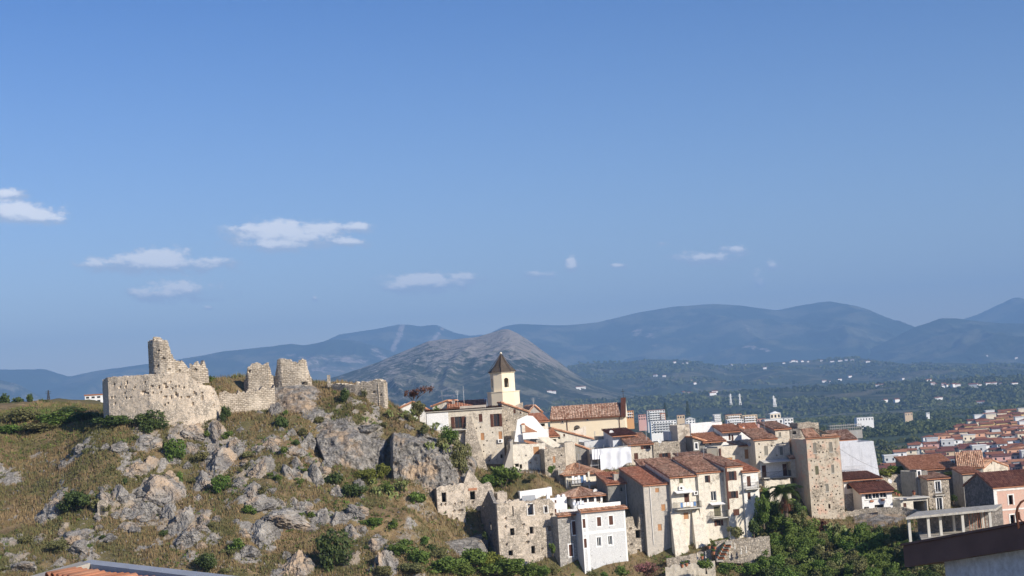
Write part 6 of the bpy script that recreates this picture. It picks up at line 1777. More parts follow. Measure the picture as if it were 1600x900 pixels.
CR_S = [crown_mesh(100 + i, 620, .115, 7, .85) for i in range(5)]
CR_L = [crown_mesh(200 + i, 2300, .062, 15, .85, .68, .2, .42) for i in range(5)]
def dup_mesh_mat(me, mat, _c={}):
    k = (me.name, mat)
    if k not in _c:
        m = me.copy(); m.materials.clear(); m.materials.append(M[mat]); _c[k] = m
    return _c[k]
stem_me = MB()
for a_ in range(5):
    an = a_ * 1.257
    stem_me.tube([(0, 0, -.3), (.2 * math.cos(an), .2 * math.sin(an), .3), (.42 * math.cos(an), .42 * math.sin(an), .9)], .05, 4, .015)
STEM = stem_me.mesh('stem'); STEM.materials.append(M['bark'])
tr_me = MB().tube([(0, 0, -.6), (.03, 0, .3), (-.02, .03, .7), (0, 0, 1.1)], .11, 7, .05)
for a_ in range(6):
    an = a_ * 1.047 + .3
    tr_me.tube([(0, 0, .55 + .06 * a_), (.3 * math.cos(an), .3 * math.sin(an), .95 + .05 * a_), (.6 * math.cos(an), .6 * math.sin(an), 1.3)], .05, 5, .015)
TRUNK = tr_me.mesh('trunk'); TRUNK.materials.append(M['bark'])
_ck = [0]
def bush(px, py, rx, ry, mat, label, group, name='bush', d=None, tree=False, cat='bush', lift=0.0):
    p = hit(px, py + ry * .75) if d is None else P(px, py + ry * .75, d)
    if d is not None and 200 < d < 262:
        g_ = hit(px, py + ry * .75)
        if g_ is not None and g_.y < d:
            p = g_
    if p is None:
        return None
    k = p.y / F_PX
    big = max(rx, ry) > 17
    me = dup_mesh_mat((CR_L if big else CR_S)[_ck[0] % 5], mat)
    _ck[0] += 1
    root = empty(name, p + Vector((0, .15 * rx * k, 0)), random.uniform(0, 6.28))
    cro = link('crown', me, None, root)
    sx_, sz_ = rx * k * 1.08, ry * k * 1.12
    cro.scale = (sx_, sx_, sz_ / .85)
    cro.location = (0, 0, ry * k * .78 + lift)
    st = link('trunk' if tree else 'stem', TRUNK if tree else STEM, None, root)
    st.scale = (sx_ * .8, sx_ * .8, max(.3, (ry * k * .8 + lift) * .9))
    tag(root, label, cat, group)
    return root
G1 = 'bushes on the castle hill'
for q in [(235, 662, 28, 22, 'leaf_dark', 'large dark green bush in front of the castle wall'), (180, 658, 36, 13, 'leaf_dark', 'long low bush along the foot of the castle wall'), (352, 647, 11, 19, 'leaf_dark', 'upright dark bush at the castle wall right end'),
          (440, 658, 17, 17, 'leaf_dark', 'round dark bush in front of the grey crag'), (540, 620, 13, 12, 'leaf_dark', 'round bush growing on the right castle wall'), (272, 708, 20, 22, 'leaf_mid', 'bush between rocks below castle corner'), (314, 715, 15, 10, 'leaf_olive', 'olive bush on the rock right of castle corner'),
          (118, 787, 34, 25, 'leaf_dark', 'big dark bush on the left slope beside pale rock'), (195, 752, 8, 9, 'leaf_dark', 'small bush on the square outcrop'), (281, 748, 8, 11, 'leaf_mid', 'small bush left of ivy crag'), (345, 758, 18, 17, 'leaf_mid', 'bright green ivy bush in the rock cleft'),
          (475, 677, 10, 9, 'leaf_olive', 'small olive bush below the grey crag'), (326, 678, 9, 7, 'leaf_mid', 'small bush on rock under castle corner'), (322, 881, 22, 19, 'leaf_dark', 'dark bush at the bottom near the metal flashing'), (372, 855, 16, 13, 'leaf_mid', 'green bush left of triangular boulder'),
          (521, 864, 31, 40, 'leaf_dark', 'tall dark bushy tree at the bottom of slope'), (549, 770, 26, 18, 'leaf_dark', 'dark green double bush lower half'), (521, 749, 17, 15, 'leaf_dark', 'dark green double bush upper half'), (585, 821, 20, 9, 'leaf_mid', 'low green bush on lower right slope'), (617, 826, 10, 10, 'leaf_mid', 'small green bush near the ruins'),
          (651, 783, 17, 15, 'leaf_mid', 'green bush beside the roofless ruin'), (40, 847, 14, 8, 'leaf_olive', 'low olive bush near the left edge'), (92, 855, 22, 14, 'leaf_olive', 'olive bush on lower left slope'), (350, 893, 14, 8, 'leaf_olive', 'pale bush at the bottom edge by flashing'), (665, 848, 12, 8, 'leaf_mid', 'bush left below the ruin bank'),
          (150, 792, 10, 12, 'leaf_olive', 'small bush beside the little shrine'), (395, 597, 12, 7, 'leaf_mid', 'green bush on the grassy castle top'), (325, 593, 14, 8, 'leaf_mid', 'bush growing behind castle wall top'), (449, 590, 9, 6, 'leaf_olive', 'small bush at the base of castle stub'), (570, 617, 9, 10, 'leaf_olive', 'sparse bush against castle right wall'), (466, 868, 9, 9, 'leaf_olive', 'small bush above bottom boulder'), (500, 660, 10, 8, 'leaf_olive', 'dry bush on the crag top'), (213, 685, 9, 6, 'leaf_olive', 'small bush in dry grass below castle'), (610, 635, 4, 6, 'leaf_mid', 'tuft on the castle end wall')]:
    bush(*q, G1)
G2 = 'shrubs around cliff and ruins'
for q in [(702, 681, 22, 16, 'leaf_mid', 'green shrub on cliff top under the white house end', 248.5), (718, 714, 22, 32, 'leaf_olive', 'tall olive shrub hanging left of the buttress', 247), (689, 694, 13, 12, 'leaf_olive', 'olive shrub on the cliff face', 246.5), (787, 744, 34, 23, 'leaf_mid', 'bright green thicket below retaining house', 250), (765, 752, 18, 13, 'leaf_mid', 'left part of the thicket above ruins', 249),
          (665, 672, 12, 9, 'leaf_olive', 'olive shrub on the cliff top edge', 250), (862, 734, 8, 9, 'leaf_mid', 'small green shrub under the rubble house', 253), (833, 746, 8, 6, 'leaf_olive', 'little shrub on grey rock face', 250), (575, 745, 24, 15, 'leaf_lime', 'yellow green bush under the pale cliff', 241.5), (598, 738, 18, 16, 'leaf_lime', 'lime green bush at the cliff cleft', 242), (605, 765, 16, 12, 'leaf_mid', 'green bush at the cleft foot', 241),
          (864, 858, 6, 13, 'leaf_mid', 'narrow shrub between ruin and fieldstone wing', 233.5), (868, 893, 10, 14, 'leaf_olive', 'shrub at the foot of fieldstone wing', 231), (925, 896, 10, 6, 'leaf_olive', 'dry shrub below the white house', 231), (945, 897, 10, 8, 'leaf_mid', 'green shrub below the white house', 231), (970, 893, 14, 10, 'leaf_mid', 'leafy shrub at white house right corner', 231), (640, 655, 7, 10, 'leaf_olive', 'dry shrub on the ridge right of castle', 256),
          (757, 838, 6, 9, 'leaf_dark', 'dark shrub at the gable side of large ruin', 238)]:
    bush(*q[:6], G2, d=q[6])
bush(1012, 889, 26, 14, 'leaf_pink', 'pink flowering oleander right of the white house', None, 'oleander', d=232)
for q in [(654, 640, 19, 16, 'leaf_olive', 'olive tree beside the white end of long house', 262, 'olive_tree'), (682, 647, 10, 12, 'leaf_mid', 'small green tree left of the long house', 263, 'tree'), (634, 652, 10, 10, 'leaf_olive', 'pale small tree in front of white cottage', 262, 'tree')]:
    bush(*q[:6], 'trees at the cliff top', q[7], d=q[6], tree=True, cat='tree')
# bare rust coloured tree
rt = empty('bare_tree', P(645, 642, 266))
rt.scale = (.8, .8, 1.5)
tag(rt, 'rust red half bare tree between castle and town', 'tree')
tb = MB()
rd = random.Random(4)
tips = []
def branch(p, v, r, lv):
    q = p + v
    tb.tube([p, (p + q) / 2 + Vector((rd.gauss(0, .06), rd.gauss(0, .06), 0)), q], r, 5, r * .6)
    if lv == 0:
        tips.append(q); return
    for _ in range(3):
        w_ = Vector((v.x + rd.gauss(0, .42) * v.length, v.y + rd.gauss(0, .42) * v.length, v.z * rd.uniform(.7, 1.1))) * .66
        branch(q, Vector((w_.x, w_.y, max(w_.z, .25 * w_.length))) * (1.0 if lv > 1 else .8), r * .62, lv - 1)
branch(Vector((0, 0, -1)), Vector((.1, 0, 1.5)), .13, 4)
tb.build('trunk', M['bark'], rt)
n = 900
tp = np.array([tips[i % len(tips)] for i in range(n)]) + np.random.default_rng(2).normal(0, .16, (n, 3))
rg = np.random.default_rng(8)
tt, uu = rg.normal(0, .07, (n, 3)), rg.normal(0, .07, (n, 3))
link('crown', np_mesh('crown', np.stack([tp - tt, tp + uu, tp + tt, tp - uu], 1).reshape(-1, 3), np.arange(4 * n).reshape(-1, 4), np.repeat(rg.uniform(0, 1, n), 4)), M['leaf_rust'], rt)

G3 = 'bushes below the ruins'
for q in [(700, 886, 44, 20, 'leaf_mid', 'wide green bush below the ruin bank', 226), (744, 874, 38, 24, 'leaf_mid', 'rounded green bush under the large ruin gable', 229), (795, 888, 42, 18, 'leaf_mid', 'green bush at the foot of large ruin', 229), (652, 870, 28, 16, 'leaf_mid', 'olive bush left of the ruin bank', 229), (622, 862, 18, 11, 'leaf_mid', 'green bush on stony bank left of ruins', 230), (640, 890, 34, 13, 'leaf_olive', 'low green bush at bottom edge below ruins', 224), (720, 892, 30, 16, 'leaf_mid', 'bright green bush at bottom edge under ruin bank', 224), (765, 880, 26, 20, 'leaf_lime', 'yellow green bush under the shaded gable', 229.5), (830, 893, 24, 14, 'leaf_mid', 'green bush below the ruin right half', 229), (690, 868, 22, 13, 'leaf_olive', 'olive bush on ruin bank', 230), (600, 892, 22, 12, 'leaf_olive', 'olive bush right of the tall dark tree', 222), (635, 848, 14, 8, 'leaf_mid', 'small green bush on the ruin path edge', 233), (850, 895, 18, 12, 'leaf_mid', 'green bush between ruin and fieldstone wing', 229), (675, 860, 16, 9, 'leaf_dark', 'dark bush below ruin path', 231)]:
    bush(*q[:6], G3, d=q[6])
G4 = 'garden trees and shrubs by the tall row'
for q in [(1150, 833, 16, 14, 'leaf_olive', 'round olive garden tree below the tall row', 236), (1104, 884, 16, 11, 'leaf_mid', 'round green tree at the garden terrace', 229), (1135, 888, 20, 13, 'leaf_mid', 'broad green tree below the garden wall', 227), (1172, 890, 22, 13, 'leaf_mid', 'second broad green tree below the garden wall', 227), (1196, 884, 16, 14, 'leaf_mid', 'green tree at the end of garden wall', 228), (1194, 796, 14, 26, 'leaf_mid', 'tall green tree beside the white end house', 238), (1200, 774, 10, 16, 'leaf_mid', 'light green tree left of the palm', 241), (1178, 822, 14, 16, 'leaf_dark', 'dark tree in front of white end house', 236)]:
    bush(*q[:6], G4, 'garden_tree', d=q[6], tree=True, cat='tree')
for q in [(1400, 736, 24, 10, 'leaf_mid', 'leafy tree above the rubble garden wall', 276), (1420, 738, 14, 9, 'leaf_dark', 'dark tree at the stone barn left side', 275), (1384, 740, 16, 8, 'leaf_lime', 'bright vine heap on the rubble garden wall', 273), (1486, 741, 16, 5, 'leaf_dark', 'dark creeper under the orange barn roof', 266), (1490, 778, 8, 8, 'leaf_dark', 'dark shrub in the shaded court', 258)]:
    bush(*q[:6], 'greenery among the right hand houses', 'tree', d=q[6], tree=True, cat='tree')
rd = random.Random(77)
RAV = []
for i in range(900):
    px, py = rd.uniform(1185, 1470), rd.uniform(795, 915)
    if px < 1262 and py < 775: continue
    if 1256 < px < 1335 and py < 832: continue
    if px > 1320 and py < 832: continue
    if px > 1418 and py < 848: continue
    if any((px - a) ** 2 + ((py - b) * 1.3) ** 2 < 13 ** 2 for a, b in RAV): continue
    RAV.append((px, py))
mats = ['leaf_dark', 'leaf_mid', 'leaf_dark', 'leaf_olive', 'leaf_olive', 'leaf_mid']
lbl = {'leaf_dark': 'dark green bush in the ', 'leaf_mid': 'fresh green bush in the ', 'leaf_olive': 'dusty olive bush in the '}
for i, (px, py) in enumerate(sorted(RAV, key=lambda q: q[1])):
    m_ = mats[rd.randrange(6)]
    r_ = rd.uniform(15, 25)
    zone = ('upper ' if py < 830 else 'middle ' if py < 868 else 'lowest ') + 'ravine ' + ('under the white end house' if px < 1215 else 'under the palm tree' if px < 1250 else 'straight below the tower house' if px < 1300 else 'below the white villa' if px < 1350 else 'under the porch wing' if px < 1400 else 'beside the concrete shelter and dark eave')
    bush(px, py, r_, r_ * rd.uniform(.65, .95), m_, lbl[m_] + zone, 'ravine bushes', 'ravine_bush')
for q in [(1215, 800, 22, 20, 'leaf_dark', 'dark bush under the palm tree', 243), (1240, 795, 20, 20, 'leaf_dark', 'dark bush at tower house left wall', 245), (1222, 818, 24, 18, 'leaf_mid', 'green bush below the palm', 240), (1250, 812, 14, 16, 'leaf_dark', 'dark bush in the corner of tower house', 246), (1285, 822, 14, 10, 'leaf_rust', 'dry brown bush at tower house foot', 246), (1312, 832, 14, 18, 'leaf_olive', 'grey green bush right of the tower foot', 243), (1345, 838, 12, 16, 'leaf_mid', 'green bush below the white villa', 243), (1375, 832, 12, 16, 'leaf_dark', 'dark bush under the porch wing', 243), (1400, 830, 14, 16, 'leaf_mid', 'green bush left of the concrete shelter', 240)]:
    bush(*q[:6], 'bushes at the tower house', d=q[6])
# left skyline trees and hedge
for i, (px, py, rx, ry) in enumerate([(8, 628, 14, 13), (28, 627, 12, 9), (48, 624, 8, 11), (68, 628, 12, 7), (-12, 625, 14, 14)]):
    bush(px, py, rx, ry, 'leaf_dark', ['dark tree at the left edge skyline', 'low dark tree on left skyline', 'pointed dark tree on left skyline', 'rounded tree nearest the lattice pylon', 'dark tree just beyond left edge'][i], 'trees on the left skyline', 'tree', d=308, tree=True, cat='tree')
for i, (px, py, rx, ry) in enumerate([(30, 652, 40, 12), (90, 655, 40, 14), (130, 650, 26, 11), (60, 668, 40, 10), (10, 672, 30, 9), (110, 642, 30, 7), (140, 668, 18, 8)]):
    bush(px, py, rx, ry, ['leaf_olive', 'leaf_mid', 'leaf_dark'][i % 3], ['olive scrub on the left hill crest', 'green scrub mound on left hill crest', 'dark scrub left of the castle', 'olive scrub below the crest', 'green scrub by the left edge', 'low dark scrub along the crest line', 'olive scrub at the castle corner'][i], 'scrub on the left crest')
# ragged scrub clusters
rd = random.Random(55)
for (px, py, wx, hx, lb) in BIG[::1]:
    if rd.random() < .3:
        continue
    cx, cy = px + rd.choice((-1, 1)) * wx * rd.uniform(.45, .8), py + rd.uniform(-.2, .6) * hx
    if cy > 900 or (cy < 690 and cx < 340):
        continue
    m_ = rd.choice(['leaf_olive', 'leaf_dark', 'leaf_mid', 'leaf_olive'])
    for k in range(rd.choice((1, 2, 3))):
        r_ = rd.uniform(4, 11) / (1 + .4 * k)
        bush(cx + rd.gauss(0, 9) * k, cy + rd.gauss(0, 4) * k, r_ * rd.uniform(.9, 1.5), r_ * rd.uniform(.5, .9), m_, ('low scrub ' if k else 'ragged scrub bush ') + 'by the ' + lb, 'scrub bushes among the outcrops', 'scrub_bush')
# low scrub nobody could count
def scrub(n, x0, x1, y0, y1, seed, thr, mat, label, hmax=.55):
    rng = np.random.default_rng(seed)
    x, y = scatter_xy(n, x0, x1, y0, y1, rng)
    k = fbm(x / 7, y / 7, 4, seed) > thr
    x, y = x[k], y[k]
    z = zt(x, y)
    n = len(x)
    L = 16
    r = rng.uniform(.15, hmax, n) * rng.uniform(.6, 1.3, n)
    d = rng.normal(0, 1, (n, L, 3)); d /= np.linalg.norm(d, axis=2)[..., None]; d[..., 2] = np.abs(d[..., 2])
    p = np.stack([x, y, z], -1)[:, None] + d * r[:, None, None] * rng.uniform(.4, 1.1, (n, L, 1)) * np.array([1.2, 1.2, 1.0])
    t = rng.normal(0, .075, (n, L, 3)); u = rng.normal(0, .075, (n, L, 3))
    V = np.stack([p - t, p + u, p + t, p - u], 2).reshape(-1, 3)
    tint = np.repeat(np.clip(rng.normal(.5, .25, (n, 1)) + rng.normal(0, .15, (n, L)), 0, 1).ravel(), 4)
    tag(link('scrub', np_mesh('scrub', V, np.arange(len(V)).reshape(-1, 4), tint), M[mat]), label, 'scrub', kind='stuff')
scrub(5200, -95, -4, 206, 262, 301, .52, 'leaf_olive', 'low olive scrub scattered over the castle hill')
scrub(2600, -95, -4, 206, 262, 307, .56, 'leaf_mid', 'low green scrub in hollows of the castle hill', .6)
scrub(1800, -95, -60, 255, 300, 311, .45, 'leaf_mid', 'green scrub on the left hill crest', .8)
scrub(2200, -30, 80, 206, 246, 313, .5, 'leaf_mid', 'weeds and scrub under the old town', .6)
# palm
pm = empty('palm_tree', P(1228, 800, 239.5))
tag(pm, 'palm tree with drooping fronds below the loggia', 'palm')
hb_ = P(1228, 769, 239.5).z - pm.location.z
MB().tube([(0, 0, -1.5), (.05, 0, hb_ * .5), (0, 0, hb_)], .32, 9, .26).build('trunk', M['bark'], pm)
rd = random.Random(6)
fm = MB()
for sidx in range(2):
    pass
def frond_mesh(dead):
    f = MB(); L = 2.5
    pts = []
    for k in range(9):
        t = k / 8
        pts.append(Vector((L * t * (1 - .22 * t), 0, (.95 * t - 1.35 * t * t) * (1.5 if not dead else .2) - (dead * 1.6 * t))))
    for a, b in zip(pts, pts[1:]):
        f.tube([a, b], .03, 4)
    for k in range(26):
        t = .12 + .88 * k / 25
        i = min(7, int(t * 8)); p = pts[i].lerp(pts[i + 1], t * 8 - i)
        ll = .62 * math.sin(min(1, t * 1.1 + .15) * math.pi * .85) + .14
        for sg in (-1, 1):
            f.quad(p + Vector((-.04, 0, 0)), p + Vector((.05, 0, 0)), p + Vector((.22, sg * ll, -.28 * ll)), p + Vector((.17, sg * ll * .96, -.3 * ll)))
    me = f.mesh('frond'); at = me.attributes.new('tint', 'FLOAT', 'POINT'); at.data.foreach_set('value', np.random.default_rng(1).uniform(.2, .8, len(me.vertices)).astype(np.float32))
    me.materials.append(M['leaf_dark'] if not dead else M['leaf_rust'])
    return me
fl, fd = frond_mesh(0), frond_mesh(1)
for k in range(34):
    o = link('frond', fl if k < 27 else fd, None, pm, (0, 0, hb_))
    o.rotation_euler = (0, -rd.uniform(-.35, .75) if k < 27 else .5, k * 2.4)
    o.scale = (rd.uniform(1.05, 1.35),) * 3
# prickly pears
def pad_mesh():
    bm = bmesh.new()
    rd = random.Random(9)
    def pad(base, d, s, lv):
        c_ = base + d * s * .55
        m = Matrix.Translation(c_) @ d.to_track_quat('Z', 'Y').to_matrix().to_4x4() @ Matrix.Rotation(rd.uniform(0, 3), 4, 'Z') @ Matrix.Diagonal((s * .4, s * .07, s * .58, 1))
        bmesh.ops.create_icosphere(bm, subdivisions=2, radius=1, matrix=m)
        if lv:
            for _ in range(rd.choice((1, 2, 2, 3))):
                d2 = (d + Vector((rd.gauss(0, .6), rd.gauss(0, .6), .3))).normalized()
                pad(c_ + d * s * .5, d2, s * .88, lv - 1)
    for k in range(7):
        pad(Vector((rd.gauss(0, .5), rd.gauss(0, .5), -.1)), Vector((rd.gauss(0, .3), rd.gauss(0, .3), 1)).normalized(), .42, 3)
    me = bpy.data.meshes.new('pads'); bm.to_mesh(me); bm.free(); me.materials.append(M['cactus'])
    return me
PADS = pad_mesh()
for i, (px, py, d_, s_, lb) in enumerate([(612, 782, 239.5, 1.3, 'prickly pear beside the green bush near ruins'), (598, 775, 240, 1.2, 'prickly pear on the slope under the lime bush'), (622, 768, 241, 1.2, 'prickly pear at the foot of buff cliff'), (576, 758, 240.5, 1.0, 'prickly pear below yellow green bush'), (534, 728, 246, .6, 'small prickly pear under pale cliff'), (612, 650, 257, .9, 'prickly pear at the castle wall end'), (632, 652, 257, 1.1, 'prickly pear on the ridge left of olive tree'), (644, 658, 256, .8, 'prickly pear in front of the white cottage'),
                                      (680, 700, 245.6, 1.0, 'prickly pear hanging on the cliff face'), (694, 704, 246.4, 1.1, 'prickly pear right on the cliff face'), (675, 668, 253, .8, 'prickly pear below the white house end'), (1310, 838, 240, 1.7, 'large prickly pear at right of tower foot'), (1325, 890, 228, 1.4, 'prickly pear in the middle of ravine'), (1345, 880, 229, 1.3, 'prickly pear right in the ravine'), (1262, 888, 229, 1.2, 'prickly pear in the lower left ravine'), (575, 662, 253, .7, 'prickly pear below castle right wall'), (590, 672, 252, .8, 'prickly pear on the ledge above pale cliff')]):
    o = link('prickly_pear', PADS); p = P(px, py, d_); q = hit(px, py)
    p = q if (q is not None and q.y < d_) else p
    o.location = p + Vector((0, -.2, -.2)); o.scale = (s_,) * 3; o.rotation_euler = (0, 0, i * 1.7)
    tag(o, lb, 'cactus', 'prickly pears')

# ------------------------------------------------------------------ terrace walls, steps and small things by the tall row
for i, (pp, mt, lb) in enumerate([([(1042, 872, 892, 236.5), (1075, 868, 892, 236.5), (1112, 858, 890, 236.5)], 'stone', 'rough stone terrace wall under the buttresses'), ([(1040, 886, 905, 233), (1080, 880, 905, 233), (1118, 876, 905, 233)], 'beige', 'lower pale garden wall with flower pots'), ([(1118, 846, 878, 235), (1150, 842, 880, 235), (1182, 840, 882, 235), (1204, 838, 884, 235)], 'stone', 'garden wall with small statues on it'),
                                    ([(940, 742, 768, 258), (975, 738, 768, 258), (1012, 736, 768, 258)], 'beige', 'plain terrace wall under the sheeting house'), ([(936, 765, 800, 249), (955, 764, 800, 249)], 'darkgrey', 'dark wall beside glazed loft'), ([(1196, 752, 792, 250), (1215, 750, 790, 251), (1236, 748, 790, 252)], 'beige', 'old wall under the loggia behind palm'), ([(1318, 800, 835, 252), (1345, 796, 835, 252), (1372, 792, 830, 251.5)], 'stone', 'rubble retaining wall below white villa'), ([(1372, 794, 822, 250), (1410, 792, 822, 249), (1445, 800, 825, 247)], 'stone', 'rubble wall carrying porch and garage'),
                                    ([(1483, 795, 815, 254), (1520, 793, 815, 254), (1553, 797, 815, 250)], 'grey', 'low court wall behind the concrete shelter')]):
    tag(ruin_sheet(None, 'terrace_wall', pp, mt, .5, .3, jag=.12, seed=60 + i), lb, 'wall')
st = empty('garden_steps', P(1125, 868, 234))
tag(st, 'narrow garden steps with green rail beside the statue wall', 'steps')
for k in range(9):
    p = P(1124 + k * 1.7, 872 - k * 3.1, 234) - st.location
    MB().box(p.x - .5, p.y - .5, p.z - .5, p.x + .5, p.y + .9, p.z).build('step', M['pot' if k % 2 else 'concrete'], st)
MB().tube([P(1121, 866, 233.4) - st.location, P(1134, 844, 233.4) - st.location, P(1140, 838, 233.6) - st.location], .05, 5).build('rail', M['leaf_mid'], st)
rd = random.Random(15)
for k, (px, py) in enumerate([(1143, 850), (1148, 852), (1158, 860), (1166, 858), (1140, 866), (1090, 868), (1103, 800 + 66)]):
    o = empty('garden_statue', P(px, py + 4, 233.8))
    o.scale = (.62,) * 3
    MB().box(-.2, -.2, -.3, .2, .2, .25).build('plinth', M['concrete_pale'], o)
    MB().lathe([(.16, .253), (.13, .45), (.2, .75), (.18, .95), (.07, 1.02), (.11, 1.1), (.11, 1.22), (.03, 1.3)], 10).build('figure', M['cream_old'], o)
    tag(o, ['white statue at the left end of the garden wall', 'second white statue on the garden wall', 'white statue below the garden wall middle', 'white fountain statue at garden wall right', 'white statue beside the garden steps', 'yellowish statue under the buttress', 'small statue between buttress and steps'][k], 'statue', 'garden statues')
for k, (px, py) in enumerate([(1066, 884), (1073, 882), (1097, 871), (1108, 855), (1117, 856), (1115, 864), (1400, 771), (1404, 773), (1428, 771)]):
    o = empty('flower_pot', P(px, py, 233 if px < 1300 else 250.5))
    MB().lathe([(.16, -.25), (.24, .1), (.28, .12), (.26, .16)], 10).build('pot', M['pot'], o)
    cr_ = link('plant', dup_mesh_mat(CR_S[k % 5], 'leaf_mid' if k < 8 else 'leaf_pink'), None, o, (0, 0, .4)); cr_.scale = (.4, .4, .4)
    tag(o, ['clay flower pot at left end of lower garden wall', 'second clay pot on the lower garden wall', 'clay pot below the right buttress', 'clay pot on the stair ledge', 'clay pot by the stair head', 'clay pot beside garden steps', 'clay pot on the terrace left of garage', 'second clay pot on the garage terrace', 'red flowers in pot on garage terrace'][k], 'flower pot', 'clay pots')

# ------------------------------------------------------------------ shrine, pylon, far white house on the left
sh = empty('shrine', P(161, 798, 230)); q = hit(161, 806); sh.location = q if q else sh.location
tag(sh, 'tiny cream arched shrine set among hillside rocks', 'shrine')
b_ = MB(); b_.prism([(-.7, -.3, -.4), (.7, -.3, -.4), (.7, -.3, 1.6)] + [(.7 * math.cos(t), -.3, 1.6 + .7 * math.sin(t)) for t in np.linspace(.2, 2.94, 8)] + [(-.7, -.3, 1.6)], (0, 1.2, 0)).build('body', M['stone'], sh)
MB().prism([(-.32, -.32, .1), (.32, -.32, .1), (.32, -.32, 1.2)] + [(.32 * math.cos(t), -.32, 1.2 + .32 * math.sin(t)) for t in np.linspace(.2, 2.94, 6)] + [(-.32, -.32, 1.2)], (0, .018, 0)).build('niche', M['interior'], sh)
def lattice(px, py, d, h, w, name, label, mat='steel', r=.12):
    p = P(px, py, d)
    m = MB()
    for (a, b) in ((-1, -1), (1, -1), (1, 1), (-1, 1)):
        m.tube([(a * w, b * w, -3), (a * w * .15, b * w * .15, h)], r, 4)
    for k in range(7):
        z0_, z1_ = h * k / 7, h * (k + 1) / 7
        s0, s1 = w * (1 - .85 * k / 7), w * (1 - .85 * (k + 1) / 7)
        for sg in (-1, 1):
            m.tube([(-s0, sg * s0, z0_), (s1, sg * s1, z1_)], r * .6, 4).tube([(s0, sg * s0, z0_), (-s1, sg * s1, z1_)], r * .6, 4)
    for z in (.72, .86):
        m.tube([(-w * 1.6, 0, h * z), (w * 1.6, 0, h * z)], r * .8, 4)
    o = m.build(name, M[mat]); o.location = p
    return tag(o, label, 'pylon')
lattice(76, 628, 420, 3.2, .5, 'pylon', 'dark lattice pylon on the left skyline', 'iron', .07)
for k, (px, py) in enumerate([(1142, 630), (1156.5, 630), (1209.5, 633), (1211.5, 633)]):
    lattice(px, py, 2600, 16 if k < 3 else 12, 1.6, 'mast', ['white mast far left on the wooded plain', 'second white mast on the wooded plain', 'tall mast of the far pair on the plain', 'short mast of the far pair on the plain'][k], 'brightwhite', .5)
def far_house(px, yb, wpx, hpx, d, name, label, mat, rmat, group, floors=2, cols=3, roof='flat', dep=None, ang=0, sink=9.0, winmat='glass'):
    """a building seen from far off: walls, roof, windows and balconies"""
    p = P(px, yb, d)
    k = d / F_PX
    W, H = wpx * k, hpx * k
    D = dep or W * .7
    root = tag(empty(name, p, math.radians(ang)), label, 'house', group)
    MB().box(-W / 2, 0, -sink, W / 2, D, H).build('wall', M[mat], root)
    if roof == 'flat':
        MB().box(-W / 2 - .15, -.15, H + .004, W / 2 + .15, D + .15, H + .35).build('roof', M[rmat], root)
    elif roof == 'gx':
        r_ = D * .22
        MB().prism([(-W / 2 - .5, -.6, H - .1), (-W / 2 - .5, D / 2, H + r_), (-W / 2 - .5, D + .6, H - .1)], (W + 1, 0, 0)).build('roof', M[rmat], root)
    else:
        r_ = W * .2
        MB().prism([(-W / 2 - .6, -.4, H - .1), (W / 2 + .6, -.4, H - .1), (0, -.4, H + r_)], (0, D + .8, 0)).build('roof', M[rmat], root)
    fh = H / floors
    for i in range(floors):
        for j in range(cols):
            x = -W / 2 + W * (j + .5) / cols
            z = fh * i + fh * .5
            MB().box(x - min(.6, W / cols * .28), -.05, z - fh * .22, x + min(.6, W / cols * .28), .05, z + fh * .26).build('window', M[winmat], root)
        if i and floors > 2:
            MB().box(-W * .36, -1.1, fh * i - .1, W * .36, -.06, fh * i + .75).build('balcony', M['brightwhite' if mat != 'brightwhite' else 'palegrey'], root)
    return root
M['peach'] = plain('peach_paint', (0.68, 0.40, 0.26), .9, .1); M['yellow'] = plain('yellow_paint', (0.72, 0.52, 0.24), .9, .1); M['tanp'] = plain('tan_paint', (0.60, 0.47, 0.32), .9, .1); M['creamp'] = plain('cream_paint', (0.74, 0.66, 0.52), .9, .1); M['pinkp'] = plain('rose_paint', (0.62, 0.38, 0.34), .9, .1); M['orangep'] = plain('orange_paint', (0.68, 0.36, 0.14), .9, .1)
M['rooft'] = plain('far_terracotta', (0.25, 0.10, 0.055), .9, .45, .25); M['roofd'] = plain('far_dark_terracotta', (0.16, 0.06, 0.042), .9, .45, .25); M['roofo'] = plain('far_orange_terracotta', (0.36, 0.17, 0.095), .9, .4, .25)
far_house(146, 630, 26, 12, 420, 'villa', 'white house with terrace left of the castle', 'brightwhite', 'roofo', None, 2, 3, 'flat', 6)
far_house(95, 631, 10, 3, 430, 'shed', 'low white shed on the left skyline', 'brightwhite', 'brightwhite', None, 1, 2)
far_house(984, 655, 13, 13, 1426, 'apartment_block', 'orange apartment block right of the church gable', 'orangep', 'rooft', None, 3, 4)
far_house(1005, 657, 14, 9, 1364, 'apartment_block', 'rose apartment block on the plain', 'pinkp', 'roofd', None, 2, 4)
far_house(1026, 659, 28, 18, 1333, 'apartment_block', 'large white and terracotta stepped apartment block', 'palegrey', 'rooft', None, 5, 7)
far_house(1036, 658, 8, 12, 1314, 'apartment_block', 'narrow peach stair tower of the stepped block', 'peach', 'rooft', None, 4, 2)
far_house(1038, 677, 40, 19, 1178, 'apartment_block', 'white apartment block with rows of balconies', 'brightwhite', 'palegrey', None, 5, 9)
far_house(1064, 655, 12, 6, 1488, 'far_house', 'small tan house between the apartment blocks', 'tanp', 'roofo', None, 1, 3)
far_house(1079, 662, 15, 7, 1240, 'far_house', 'white gabled house amid trees behind town', 'brightwhite', 'palegrey', None, 2, 3, 'gy')
far_house(1121, 661, 12, 13, 1209, 'apartment_block', 'narrow grey white tower block', 'palegrey', 'palegrey', None, 5, 3)
